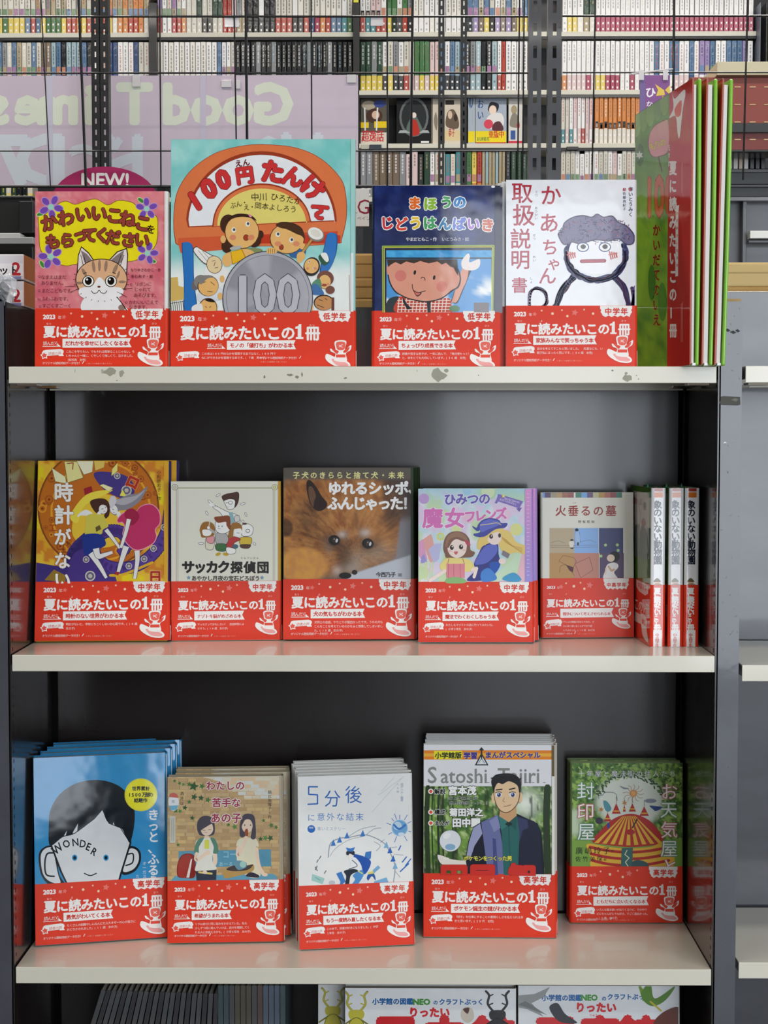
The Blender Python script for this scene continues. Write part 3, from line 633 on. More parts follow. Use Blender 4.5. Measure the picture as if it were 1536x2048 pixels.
def cover_navy(a, W, H):
    V(a, 720, 340, 4.653); c0, c1 = lin('#151f52'), lin('#2a3a78')
    a.field(90, 120, 1330, 1330, 40, 40, lambda x, y: mix(c0, c1, .35 + 1.1 * fb(x, y, .006)))
    rb = ['#e0622c', '#8fc043', '#3fa058', '#2f7fc4']
    for ch, x, y, z, c in (('ま', 445, 355, 125, '#e9702c'), ('ほ', 590, 362, 125, '#8dbd33'), ('う', 745, 345, 120, '#3aa05a'), ('の', 865, 345, 125, '#2f86cc')): a.text(ch, x, y, z, c, .055, out=('#fbfaf5', .06))
    for i, (ch, c) in enumerate(zip('じどうはんばいき', ('#cf2f3a', '#e2462f', '#e9c52c', '#3aa05a', '#2f86b4', '#6a7fd0', '#b07fd0', '#cf6a50'))): a.text(ch, 190 + i * 133, 545 + (12 if i in (1, 7) else 0), 128, c, .05, out=('#fbfaf5', .06), ang=(-4 if i < 4 else 3))
    a.text('やまだともこ・作', 425, 660, 40, '#e6e6ee', .02, pitch=36); a.text('いとうみき・絵', 760, 660, 40, '#c8ccd8', .02, pitch=36)
    a.line([(215, 1330), (212, 712), (1245, 705), (1232, 1330)], 16, '#93a83c'); a.line([(228, 1330), (226, 724), (1232, 718), (1222, 1330)], 6, '#e0d84a')
    a.rect(236, 735, 1222, 1330, '#1a1c28'); a.field(246, 820, 1222, 1330, 20, 20, lambda x, y: mix(lin('#4f9ad8'), lin('#f4f6f4'), ssm(.05, .35, fb(x + 300, y, .006)) * ssm(950, 1100, y)))
    a.field(244, 748, 1226, 815, 30, 4, lambda x, y: mix(lin('#4fb4e4'), lin('#2f8fd0'), .5 + fb(x * .5, y, .03))); a.rect(236, 815, 1226, 828, '#14161e')
    SK = '#e09a80'; BK = '#1c1613'
    a.blob([(250, 1230), (300, 1185), (380, 1190), (400, 1320), (250, 1330)], '#2f3a3c'); a.blob([(820, 1320), (830, 1230), (905, 1240), (960, 1120), (1010, 1000), (1040, 900), (985, 830), (960, 900), (900, 1050)], BK)
    a.blob([(828, 1310), (838, 1236), (898, 1228), (950, 1120), (1000, 1000), (1010, 850), (960, 900), (905, 1050)], SK); a.blob([(945, 850), (1000, 780), (1022, 800), (1020, 860), (1110, 830), (1110, 900), (1050, 935), (960, 920)], '#f2e6e0')
    a.blob([(345, 1330), (355, 1200), (400, 1180), (600, 1230), (820, 1190), (850, 1290), (820, 1330)], '#c9432c')
    for i in range(14): a.line([(365 + i * 34, 1195), (350 + i * 34, 1330)], 9, '#f4dcd0')
    for i in range(5): a.line([(350, 1215 + i * 28), (840, 1215 + i * 28)], 8, '#f4dcd0')
    a.poly([(395, 1175), (440, 1250), (480, 1290), (440, 1300), (400, 1230)], '#20242a'); a.poly([(620, 1220), (655, 1220), (660, 1330), (628, 1330)], '#20242a')
    a.blob([(400, 1180), (320, 1130), (270, 1040), (255, 940), (262, 860), (300, 835), (800, 835), (900, 900), (940, 1000), (920, 1090), (860, 1130), (760, 1200), (620, 1232), (480, 1210)], BK)
    a.blob([(405, 1172), (328, 1122), (280, 1036), (266, 940), (272, 868), (310, 845), (800, 845), (890, 905), (926, 1000), (908, 1080), (850, 1120), (755, 1190), (620, 1220), (484, 1200)], SK)
    a.ell(262, 930, 14, 46, SK); a.poly([(250, 832), (905, 832), (915, 985), (895, 960), (870, 910), (840, 900), (800, 865), (760, 880), (720, 852), (640, 870), (560, 848), (500, 870), (430, 852), (380, 880), (330, 858), (290, 880), (262, 905)], '#3a2a20')
    a.ell(378, 985, 54, 52, '#d97c70'); a.ell(762, 1085, 52, 50, '#db8272'); a.ell(510, 955, 12, 22, BK, 12); a.ell(690, 1002, 12, 22, BK, 12)
    a.line([(568, 1010), (580, 998), (600, 1005), (605, 1028)], 7, BK, smooth=True); a.poly(cr([(490, 1110), (520, 1135), (570, 1140), (560, 1165), (525, 1175)], True), BK); a.poly(cr([(502, 1122), (530, 1142), (560, 1145), (550, 1162), (525, 1166)], True), '#d4685a')
    a.line([(485, 1065), (495, 1115), (540, 1140), (610, 1125)], 7, BK, smooth=True); a.ell(880, 1290, 50, 30, '#3f7a44'); a.rect(1060, 1235, 1200, 1330, '#6a6266')
    a.rect(1255, 120, 1340, 1330, '#121a3c'); a.ell(1238, 158, 18, 10, '#f0f0f4')
def cover_mum(a, W, H):
    V(a, 990, 340, 4.653); a.rect(80, 80, 1345, 1280, '#eceef2')
    C = '#b02f42'
    for ch, x, y, z in (('か', 420, 310, 200), ('あ', 405, 565, 195), ('ち', 430, 780, 165), ('ゃ', 480, 920, 140), ('ん', 400, 1050, 175)): a.text(ch, x, y, z, C, .013)
    for ch, x, y, z in (('取', 150, 290, 205), ('扱', 160, 500, 215), ('説', 138, 715, 200), ('明', 140, 905, 190), ('書', 150, 1130, 155)): a.text(ch, x, y, z, C, .012)
    for t, x, y in (('とり', 372, 215), ('あつかい', 368, 365), ('せつ', 350, 620), ('めい', 350, 820), ('しょ', 322, 1020)): a.text(t, x, y, 30, '#4c4a78', .01, vert=True, pitch=32)
    a.text('作いとうみく', 1240, 195, 44, '#3a3a5c', .03, vert=True, pitch=47); a.text('絵佐藤真紀子', 1188, 195, 32, '#3a3a5c', .02, vert=True, pitch=36)
    a.text('作', 1240, 195, 34, C, .04); a.text('絵', 1188, 195, 34, C, .04)
    def rough(pts, wd, closed=False):
        a.begin()
        for k in range(9):
            q = [(x + random.uniform(-wd * .3, wd * .3), y + random.uniform(-wd * .3, wd * .3)) for x, y in pts]
            a.line(q, wd * .5, random.choice(('#3c3560', '#4b4f86', '#5a3a6a', '#6b3a5c', '#3a3f70', '#7a3c58')), closed=closed, smooth=True)
        a.end(9)
    random.seed(11)
    rough([(320, 1280), (330, 1140), (400, 1100), (470, 1150), (480, 1230), (440, 1280)], 34)
    rough([(560, 1280), (600, 1180), (650, 1090), (740, 990)], 60); rough([(1110, 990), (1190, 1080), (1230, 1180), (1250, 1280)], 60); rough([(1290, 1110), (1310, 1200), (1290, 1280)], 70)
    rough([(940 + 275 * math.cos(R(q)), 790 + 235 * math.sin(R(q))) for q in range(-20, 205, 14)], 62)
    a.ell(935, 770, 250, 205, '#f2f2f4', n=40)
    rough([(940 + 275 * math.cos(R(q)), 790 + 235 * math.sin(R(q))) for q in range(-10, 200, 14)], 40)
    hair = [(590, 600), (625, 560), (650, 490), (730, 440), (820, 425), (900, 440), (950, 412), (1010, 440), (1090, 430), (1150, 490), (1220, 520), (1290, 600), (1285, 680), (1220, 690), (1150, 640), (1060, 660), (960, 650), (880, 660), (800, 690), (720, 670), (640, 690)]
    a.blob(hair, '#6e6788')
    a.begin()
    for i in range(260):
        x, y = random.uniform(600, 1285), random.uniform(430, 690); g = R(random.uniform(0, 360)); l = random.uniform(12, 34)
        if (abs((x - 940) / 350)) ** 2 + ((y - 600) / (165 if y < 600 else 85)) ** 2 < 1: a.line([(x, y), (x + l * math.cos(g), y + l * math.sin(g))], 7, random.choice(('#4a4470', '#8a84a0', '#5c4b70', '#a06a80', '#777298', '#3a3350'))); pass
    a.end(30)
    a.line(hair, 12, '#4a3f5c', closed=True, smooth=True)
    for x in (818, 1022): a.ell(x, 718, 58, 46, '#4b5a8c'); a.ell(x, 718, 48, 36, '#f4f3ee'); a.ell(x + 2, 714, 25, 22, '#3a3538')
    a.line([(805, 850), (1020, 845)], 34, '#8f2f3c'); a.line([(812, 850), (1012, 845)], 22, '#b04a55')
    for cx, s in ((710, 1), (1098, -1)):
        for i in range(4): a.line([(cx - 32 + i * 20, 760 + i * 4), (cx - 18 + i * 18 * 1, 830 - i * 6)], 12, '#c04a44')
        a.line([(cx - 38, 790), (cx + 36, 775)], 12, '#c8605a')
    a.rect(1325, 80, 1350, 1280, '#dfe1e6')
def cover_clock(a, W, H):
    V(a, 0, 900, 4.267); pal = [lin(c) for c in ('#efd523', '#e6a92b', '#d9862a', '#f0c23a')]
    def bg(x, y):
        i = int(abs(math.floor(x / 95) * 7 + math.floor((y + x * .5) / 105) * 13)) % 4; return pal[i][:3]
    a.field(290, 60, 1480, 1130, 50, 46, bg)
    a.ell(840, 500, 520, 520, '#8a4a1c', n=60); a.ell(840, 500, 505, 505, '#c8701f', n=60); a.ell(860, 520, 430, 430, '#e9a52c', n=60); a.ell(860, 520, 412, 412, '#c96f20', n=60)
    random.seed(2)
    a.begin()
    for i in range(60):
        q = random.uniform(0, 6.28); r = random.uniform(380, 500); x, y = 850 + r * math.cos(q), 505 + r * math.sin(q); z = random.uniform(18, 40)
        a.ell(x, y, z, z, random.choice(('#9c4f18', '#e39a2e', '#b05c1c'))); a.ell(x, y, z * .62, z * .62, '#c8701f'); a.ell(x, y, z * .3, z * .3, '#8a3f14')
    a.end(42)
    a.blob([(800, 200), (950, 190), (1090, 230), (1150, 330), (1110, 420), (1000, 400), (880, 330)], '#4a3a86')
    a.blob([(620, 620), (700, 460), (860, 380), (1010, 420), (1100, 600), (1000, 800), (800, 830), (640, 760)], '#eec63a'); a.blob([(600, 560), (740, 380), (960, 340), (860, 400), (720, 480), (660, 620)], '#f2dc4a')
    # purple spiral ribbon
    sp = [(1450, 520), (1420, 700), (1330, 860), (1180, 980), (1000, 1010), (860, 960), (800, 850), (840, 740), (930, 690), (1030, 700), (1090, 780), (1050, 860)]
    a.line(sp, 110, '#3a2a6a', smooth=True); a.line(sp, 92, '#5a3f96', smooth=True)
    sp2 = [(600, 980), (640, 860), (740, 760), (820, 700)]; a.line(sp2, 110, '#3f2f78', smooth=True)
    a.poly([(310, 960), (480, 990), (620, 1000), (980, 1060), (1000, 1130), (300, 1130)], '#40327a'); a.blob([(620, 900), (760, 850), (900, 1000), (980, 1130), (600, 1130)], '#4a3585')
    for x, y in ((1400, 660), (1310, 840), (1230, 930), (1100, 990), (770, 1075), (1000, 220), (1080, 345), (735, 935)):
        z = 44 if (x, y) in ((770, 1075), (1080, 345)) else 28; a.ell(x, y, z, z, '#d8d2c8'); a.ell(x, y, z * .78, z * .78, '#6b6680'); a.ell(x, y, z * .4, z * .4, '#c8c0b4')
    a.poly([(380, 1110), (460, 1020), (560, 1070), (560, 1130)], '#9c7a2c'); a.line([(940, 1070), (1060, 1060), (1300, 960)], 22, '#e6b32c', smooth=True)
    for P, c in (([(440, 150), (560, 230), (570, 290), (470, 270)], '#f5f2c0'), ([(545, 95), (660, 95), (715, 240), (575, 285)], '#f0e89a'), ([(650, 92), (800, 92), (790, 190), (715, 215)], '#f4efcc'), ([(800, 92), (900, 92), (890, 150), (810, 180)], '#e8c860'), ([(955, 165), (1005, 105), (1003, 180), (950, 225)], '#f0ea80'), ([(850, 300), (880, 290), (968, 325), (930, 358)], '#f2ecb0'), ([(1045, 335), (1082, 400), (1020, 392)], '#f0ea60')): a.poly(P, '#8a6a3a'); cx = sum(p[0] for p in P) / len(P); cy = sum(p[1] for p in P) / len(P); a.poly([(cx + (x - cx) * .93, cy + (y - cy) * .93) for x, y in P], c)
    a.poly([(715, 330), (780, 308), (792, 355), (725, 385)], '#a02030'); a.line([(575, 115), (625, 110), (620, 165)], 8, '#a04020')
    a.text('ロ', 1060, 290, 120, '#b8341f', .05, ang=24, out=('#f0a070', .03)); a.text('日', 1265, 1130, 120, '#b8341f', .04, out=('#f0c890', .03)); a.text('工', 415, 690, 70, '#b8481f', .02)
    # two girls
    WH = '#f0ede9'
    a.blob([(690, 560), (665, 575), (668, 550), (730, 510), (790, 540), (760, 560)], WH); a.limb([(905, 680), (960, 750), (1022, 838)], 34, 20, WH, '#5a4040')
    a.blob([(770, 440), (830, 415), (900, 420), (935, 470), (930, 560), (880, 590), (905, 500), (840, 470), (830, 540), (790, 500)], '#4a2a22'); a.ell(878, 505, 40, 44, '#4a2a22'); a.ell(880, 505, 36, 40, WH); a.blob([(800, 450), (850, 420), (905, 425), (925, 480), (880, 468), (850, 480), (838, 540), (815, 520)], '#4a2a22'); a.line([(866, 506), (882, 500)], 5, '#2a1a1a'); a.line([(896, 492), (908, 484)], 5, '#2a1a1a'); a.line([(884, 526), (898, 522)], 4, '#b04a4a'); a.line([(850, 535), (835, 560)], 30, WH)
    a.blob([(745, 560), (800, 545), (880, 560), (905, 600), (925, 650), (880, 680), (860, 720), (740, 728), (725, 700), (730, 620)], '#d8ca52'); a.poly([(815, 660), (850, 640), (865, 675), (820, 700)], '#6a5a2a')
    a.blob([(715, 725), (855, 720), (905, 800), (860, 840), (790, 880), (725, 895), (705, 800)], '#20358a')
    a.limb([(775, 880), (850, 990), (908, 1092)], 50, 22, WH, '#4a3a4a'); a.limb([(820, 840), (838, 905), (885, 898), (960, 872)], 54, 24, WH, '#4a3a4a')
    a.blob([(940, 480), (960, 400), (1000, 420), (1100, 380), (1180, 370), (1260, 310), (1220, 400), (1170, 460), (1080, 510), (1010, 520), (980, 560)], '#8e8a92'); a.blob([(960, 440), (1060, 410), (1160, 390), (1240, 340), (1150, 430), (1050, 470)], '#b6b2b8')
    a.ell(972, 508, 36, 46, '#6a5a6a', -20); a.ell(972, 508, 32, 42, WH, -20); a.line([(958, 505), (972, 510)], 5, '#2a1a2a'); a.line([(966, 532), (978, 534)], 4, '#b04a4a'); a.line([(1010, 540), (1020, 570)], 34, WH); a.blob([(930, 440), (950, 395), (985, 400), (990, 450), (950, 500)], '#d8d4d8')
    a.blob([(1000, 590), (1060, 530), (1130, 560), (1200, 480), (1290, 460), (1360, 520), (1370, 620), (1330, 680), (1340, 740), (1310, 800), (1220, 850), (1150, 855), (1080, 800), (1045, 720), (1060, 650), (1040, 620), (1010, 625)], '#f0a0b8')
    a.blob([(1006, 592), (1062, 538), (1130, 566), (1200, 487), (1288, 467), (1353, 524), (1362, 620), (1323, 678), (1332, 738), (1304, 794), (1218, 842), (1150, 847), (1086, 796), (1052, 720), (1066, 650), (1044, 614), (1014, 618)], '#c83266'); a.blob([(1060, 540), (1130, 500), (1190, 560), (1160, 620), (1110, 640)], '#a42048')
    a.limb([(1100, 590), (1075, 700), (1032, 835)], 36, 22, WH, '#5a4040'); a.limb([(1078, 822), (1042, 930), (1008, 1045)], 50, 24, WH, '#4a3a4a'); a.limb([(1170, 860), (1172, 950), (1148, 1100)], 46, 24, WH, '#4a3a4a'); a.poly([(985, 1040), (1020, 1040), (1010, 1070), (980, 1062)], '#b0302c')
    for ch, y, z in (('時', 425, 170), ('計', 620, 175), ('が', 800, 150), ('な', 1000, 150), ('い', 1165, 150)): a.text(ch, 458, y, z, '#faf6ee', .03, out=('#7a4a1c', .015))
    a.text('小松原宏子・作', 1340, 205, 36, '#3a3018', .01, vert=True, pitch=37)
    a.rect(1400, 60, 1500, 1130, '#e8b032'); a.rect(1445, 60, 1500, 1130, '#3a3070')
def cover_detect(a, W, H):
    V(a, 330, 940, 5.688); a.rect(55, 120, 1340, 1280, '#e6e4d4'); K = '#8f8e72'; L = '#3c3a34'
    a.line([(110, 205), (1290, 205)], 14, '#b5b494'); a.line([(130, 190), (130, 1270)], 6, '#b08a80'); a.line([(147, 215), (147, 1270)], 5, '#8a8a80'); a.line([(1230, 215), (1230, 1270)], 6, '#9aa088'); a.line([(1250, 215), (1250, 1270)], 5, '#a8a888')
    for x in (112, 1248): a.ell(x, 195, 36, 36, K if x < 200 else '#a8a258'); a.ell(x, 195, 29, 29, '#e6e4d4'); a.ell(x, 195, 18, 18, '#a8a088'); a.ell(x, 195, 10, 10, '#e6e4d4' if x < 200 else '#f0ee70')
    WH = '#f4f3ee'
    for x, y, g, w_ in ((605, 285, -35, 34), (885, 385, -15, 36), (475, 490, 60, 30), (920, 505, 70, 28), (412, 835, 0, 36), (1018, 840, 40, 24), (885, 583, -20, 18)): a.ell(x, y, w_, 15, L, g, 6); a.ell(x, y, w_ - 5, 10, WH, g, 6)
    def out(P, c, wd=5): a.blob(P, c); a.line(P, wd, L, closed=True, smooth=True)
    out([(560, 400), (700, 470), (760, 490), (830, 520), (850, 600), (700, 640), (640, 500), (550, 430)], WH); a.poly([(725, 480), (770, 480), (800, 620), (750, 620)], '#8fb6bc'); out([(790, 530), (840, 520), (850, 575), (800, 590)], '#d8d6d0')
    a.line([(560, 410), (500, 350)], 28, L); a.line([(560, 410), (500, 350)], 20, WH); a.ell(530, 395, 28, 22, WH)
    out([(670, 330), (780, 310), (805, 380), (780, 440), (720, 450), (690, 400)], WH); a.blob([(645, 300), (700, 270), (760, 260), (825, 248), (845, 290), (830, 380), (790, 430), (795, 350), (740, 330), (690, 345), (665, 350)], '#4a2c22'); a.ell(745, 372, 24, 22, L); a.ell(745, 372, 19, 17, WH); a.line([(690, 375), (722, 372)], 5, L); a.line([(705, 425), (735, 420)], 4, '#a06050')
    out([(470, 770), (560, 770), (545, 900), (465, 890)], '#e2ddc6'); out([(480, 750), (560, 760), (545, 835), (480, 820)], '#e39aa0'); a.blob([(395, 670), (430, 600), (500, 588), (560, 630), (560, 740), (430, 770), (405, 730)], '#9c6a28'); a.blob([(430, 680), (530, 690), (510, 745), (440, 745)], WH)
    out([(860, 770), (980, 770), (970, 850), (860, 850)], '#d8b83c'); out([(860, 850), (970, 850), (950, 890), (870, 885)], '#5a3a28'); out([(870, 640), (930, 610), (1000, 650), (990, 730), (930, 755), (875, 740)], WH); a.ell(942, 692, 26, 22, L); a.ell(942, 692, 20, 16, WH); a.ell(905, 612, 28, 12, '#5a3a28')
    out([(720, 770), (800, 760), (860, 790), (790, 830), (770, 890), (700, 880)], '#b83434'); a.blob([(735, 680), (760, 610), (830, 598), (875, 640), (865, 700), (790, 670), (770, 760), (715, 770)], '#9c6a28'); a.blob([(790, 680), (865, 670), (860, 745), (800, 750)], WH); a.line([(815, 715), (850, 718)], 5, L)
    out([(575, 730), (640, 715), (700, 730), (722, 790), (690, 845), (590, 845)], '#b4b2b0'); out([(580, 845), (690, 845), (690, 920), (590, 915)], '#3f7040'); a.ell(605, 958, 32, 18, '#c8a62c', -20); a.ell(690, 958, 34, 18, '#c8a62c', 10)
    out([(700, 880), (800, 900), (790, 950), (710, 950)], WH); a.ell(800, 870, 34, 26, '#4a6a7a')
    out([(570, 640), (590, 580), (700, 570), (748, 640), (725, 700), (650, 725), (590, 700)], WH); a.blob([(560, 540), (640, 525), (725, 520), (745, 580), (740, 680), (700, 630), (690, 590), (600, 600)], '#8a4420'); a.ell(612, 640, 7, 10, '#6a92a8'); a.ell(650, 640, 7, 10, '#6a92a8'); a.line([(600, 665), (630, 668)], 4, L)
    a.line([(490, 660), (590, 730)], 26, '#b4b2b0'); a.ell(495, 655, 16, 16, WH); a.line([(500, 640), (510, 570)], 10, '#d8d4c8')
    a.text('サッカク', 190, 1160, 150, '#26201c', .05, pitch=135); a.text('探偵団', 745, 1160, 140, '#26201c', .045, pitch=150); a.text('たんていだん', 860, 1012, 28, '#55504a', .01, pitch=36)
    a.text('あやかし月夜の宝石どろぼう', 300, 1255, 62, '#4a3c34', .03, pitch=60); a.star(270, 1225, 26, '#7a9cb4'); a.star(1105, 1225, 26, '#7a9cb4')
    a.rect(1285, 120, 1345, 1270, '#c79a38')
def cover_dog(a, W, H):
    V(a, 560, 920, 5.297); g = lambda x, y, cx, cy, rx, ry: math.exp(-(((x - cx) / rx) ** 2 + ((y - cy) / ry) ** 2))
    c = {k: lin(v)[:3] for k, v in dict(bg='#5d564e', gr='#8a8a90', tan='#c98a4a', rust='#a2602c', dk='#3a2418', bk='#17100c', blur='#d79a48', gray='#a59a8c', lt='#dcd8d4', sheet='#c6cbd4').items()}
    def f(x, y):
        n = fb(x, y, .012, 4); u_, v_ = x - 760, y - 1000; an = math.atan2(v_, u_); m_ = fb(an * 900, math.hypot(u_, v_) * .45, .02, 4)
        q = mix(c['bg'], c['gr'], ssm(1150, 1300, x) * ssm(350, 600, y))
        head = g(x, y, 600, 640, 640, 520) * 1.9
        q = mix(q, mix(c['rust'], c['tan'], .5 + n), ssm(.35, .75, head))
        q = mix(q, c['dk'], .75 * g(x, y, 300, 520, 170, 200)); q = mix(q, c['rust'], .8 * g(x, y, 420, 320, 380, 90)); q = mix(q, c['tan'], .6 * g(x, y, 900, 600, 160, 130)); q = mix(q, c['dk'], .8 * g(x, y, 1180, 620, 110, 180))
        q = mix(q, c['tan'], .6 * g(x, y, 1130, 900, 130, 170)); q = mix(q, c['dk'], .55 * g(x, y, 340, 780, 200, 140))
        q = mix(q, c['gray'], .7 * g(x, y, 1010, 980, 170, 110)); q = mix(q, c['gray'], .5 * g(x, y, 690, 800, 50, 50)); q = mix(q, c['dk'], .7 * g(x, y, 700, 950, 130, 130)); q = mix(q, c['gray'], .8 * g(x, y, 800, 1080, 110, 110)); q = mix(q, c['dk'], .5 * g(x, y, 800, 640, 40, 110)); q = mix(q, c['gray'], .6 * g(x, y, 890, 780, 60, 60)); q = mix(q, c['gray'], .6 * g(x, y, 520, 900, 50, 80))
        q = mix(q, mix(c['tan'], c['dk'], .5 + 1.4 * m_), .26 * ssm(.3, .6, head))
        q = mix(q, c['dk'], .85 * g(x, y, 560, 870, 105, 80)); q = mix(q, c['dk'], .8 * g(x, y, 935, 900, 100, 78)); q = mix(q, c['lt'], .55 * g(x, y, 655, 790, 40, 34)); q = mix(q, c['lt'], .5 * g(x, y, 905, 770, 50, 36)); q = mix(q, c['dk'], .6 * g(x, y, 700, 1080, 70, 150)); q = mix(q, c['lt'], .5 * g(x, y, 610, 1180, 50, 60)); q = mix(q, c['dk'], .9 * g(x, y, 700, 1235, 90, 50))
        q = mix(q, c['dk'], .7 * ssm(1060, 1140, x - (y - 500) * .12) * ssm(720, 560, y)); q = mix(q, c['gray'], .75 * g(x, y, 760, 1150, 100, 60)); q = mix(q, c['dk'], .5 * g(x, y, 640, 1010, 60, 120))
        q = mix(q, c['bg'], ssm(235, 180, y)); s = 1255 - (x - 620) * .33
        q = mix(q, c['sheet'], ssm(s - 12, s + 12, y) * ssm(640, 760, x)); q = mix(q, c['gr'], ssm(1230, 1265, x + (y - 900) * .1) * ssm(560, 700, y) * (1 - ssm(s - 12, s + 12, y)))
        q = mix(q, mix(c['blur'], c['tan'], .3 + n), ssm(.9, 1.25, 1.75 * g(x, y, 240, 1120, 370, 270))); q = mix(q, c['dk'], .8 * ssm(.35, .6, g(x, y, 60, 720, 90, 110)) )
        return q
    a.field(40, 70, 1420, 1290, 120, 110, f)
    a.blob([(280, 240), (320, 215), (380, 280), (440, 380), (500, 460), (470, 520), (400, 540), (330, 480), (290, 360)], '#2a1a12'); a.blob([(305, 290), (345, 290), (380, 380), (360, 440), (350, 500), (310, 400)], '#6b4a34')
    for x, y in ((575, 850), (930, 885)): a.ell(x, y, 62, 55, '#241810', 15); a.ell(x, y, 50, 42, '#15100d', 15); a.ell(x + 5, y - 4, 30, 30, '#3a2a20'); a.ell(x + 26, y + 4, 12, 22, '#cfd2d6', 15); a.ell(x, y - 12, 8, 8, '#8a8682')
    a.ell(690, 1225, 66, 34, '#1c1512'); a.ell(790, 1190, 30, 26, '#2a201a')
    a.text('子犬のきららと捨て犬・未来', 135, 190, 76, '#e9e29a', .03, pitch=92)
    a.text('ゆれるシッポ、', 505, 355, 150, '#fbfbf9', .045, pitch=142); a.text('ふんじゃった！', 500, 515, 150, '#fbfbf9', .045, pitch=132)
    a.text('今西乃子', 1015, 1235, 56, '#2a2622', .03, pitch=52); a.text('［著］', 1225, 1232, 36, '#4a4642', .01, pitch=28)
    a.rect(1385, 70, 1430, 1270, '#26331f')
def cover_witch(a, W, H):
    V(a, 825, 950, 5.689); P = [lin(c)[:3] for c in ('#bfe3ec', '#d9efdf', '#f3eff6', '#cfe6b8', '#e9d3ee', '#9fd3e0')]
    def f(x, y):
        n = fb(x, y, .004); k = fb(x + 900, y + 300, .005); q = mix(P[0], P[2], .5 + 1.2 * n); q = mix(q, P[3], ssm(.1, .4, k)); q = mix(q, P[4], ssm(-.1, -.4, k)); q = mix(q, P[5], ssm(400, 100, y) * .8); return q
    a.field(55, 150, 1300, 1230, 50, 46, f)
    for x, y, r, c in ((130, 270, 60, '#c9a6dc'), (620, 180, 50, '#a8d4ec'), (860, 190, 95, '#b8dcb0'), (860, 190, 75, '#d8e8c0'), (1180, 620, 70, '#e6e89a'), (320, 700, 45, '#e8e27a'), (320, 700, 28, '#c8e8c0'), (280, 1060, 70, '#e8dcf0'), (110, 1110, 75, '#d0e8b8'), (500, 600, 60, '#e4ecaa'), (640, 480, 70, '#f0c8dc'), (1060, 450, 60, '#efd0e4')): a.ell(x, y, r, r, c)
    for Q, c in (([(110, 740), (210, 670), (230, 720), (280, 980), (200, 1000)], '#efb0a8'), ([(70, 760), (120, 730), (170, 960), (110, 980), (60, 900)], '#e9a8cc'), ([(180, 850), (260, 780), (330, 780), (300, 960), (240, 1000)], '#c9c8ee'), ([(100, 930), (130, 900), (170, 990), (90, 1010)], '#a8a0e0')): a.poly(Q, c)
    for x in (90, 150, 170, 200, 230): a.line([(x, 990), (x - 5, 1190)], 14, '#dfe6b0')
    a.blob([(880, 1190), (1100, 1000), (1180, 900), (1240, 900), (1180, 1080), (980, 1210)], '#cfe8c8'); a.poly([(1180, 1200), (1240, 900), (1290, 900), (1290, 1210)], '#f0c0d0')
    a.text('ひみつの', 355, 330, 140, '#6f5fb8', .04, pitch=132, ang=-1, out=('#f6f4fb', .04)); a.text('魔女', 110, 580, 240, '#e27ac0', .035, pitch=250, out=('#fbf4fa', .03)); a.text('フレンズ', 590, 530, 140, '#e27ac0', .05, pitch=118, ang=-5, out=('#fbf4fa', .04))
    a.poly([(935, 320), (960, 270), (975, 215), (1260, 300), (1215, 380), (975, 300), (960, 325)], '#8a74c4'); a.poly([(1180, 380), (1245, 370), (1215, 420)], '#7a64b4'); a.text('みんなにひみつの', 1040, 275, 30, '#f4f0fa', .01, pitch=22, ang=16); a.text('まほうのおはなし', 985, 285, 28, '#f4f0fa', .01, pitch=26, ang=17); a.star(1035, 240, 24, '#f4ea6a')
    LN = '#5a4038'; SK = '#fbe6dc'
    # blonde girl in a blue hat
    a.blob([(960, 640), (1100, 640), (1180, 760), (1290, 810), (1285, 900), (1180, 880), (1080, 900), (1000, 840)], '#f0d27a'); a.blob([(740, 760), (800, 680), (900, 640), (900, 820), (800, 840), (740, 840)], '#f0d27a')
    for i in range(6): a.line([(980 + 15 * i, 680 + 10 * i), (1080 + 20 * i, 780 + 12 * i), (1250, 830 + 12 * i)], 4, '#c99a48', smooth=True)
    a.blob([(700, 1010), (760, 880), (800, 810), (900, 770), (970, 790), (980, 900), (1000, 1010), (950, 1110), (840, 1190), (620, 1200), (720, 1080)], '#3a3f88'); a.blob([(710, 1005), (770, 880), (840, 805), (945, 785), (960, 880), (860, 990), (760, 1020)], '#6672cc'); a.blob([(880, 1000), (1000, 1000), (950, 1110), (900, 1120)], '#2a5ab8'); a.blob([(780, 1110), (870, 1060), (960, 1180), (800, 1215)], '#4a8ad8'); a.ell(1020, 980, 40, 34, SK); a.poly([(1030, 855), (1110, 900), (1085, 950), (1012, 905)], '#8a8088')
    a.ell(930, 710, 82, 84, SK); a.blob([(800, 760), (820, 680), (920, 610), (1020, 600), (1030, 640), (920, 660), (860, 720), (830, 800)], '#f0d27a')
    a.blob([(695, 670), (760, 655), (790, 610), (740, 640), (690, 600), (685, 580), (730, 600), (750, 560), (800, 510), (890, 490), (980, 510), (1010, 545), (1080, 550), (1050, 600), (940, 620), (820, 700), (720, 700)], '#4a4fa6'); a.blob([(770, 560), (860, 505), (960, 520), (1000, 560), (860, 620), (780, 650)], '#6a72cc'); a.line([(770, 570), (860, 560), (960, 545), (1010, 570)], 8, '#e8d890', smooth=True)
    a.ell(895, 700, 22, 26, '#4a3a3a'); a.ell(990, 688, 16, 26, '#4a3a3a'); a.ell(900, 692, 7, 8, WHT)
    # brown haired girl
    a.blob([(370, 900), (350, 830), (370, 720), (430, 655), (520, 640), (600, 670), (650, 740), (660, 850), (710, 880), (680, 930), (600, 940), (400, 945)], '#8a6150'); a.blob([(375, 820), (400, 700), (500, 650), (600, 690), (640, 800), (600, 740), (500, 710), (430, 760)], '#a07a62')
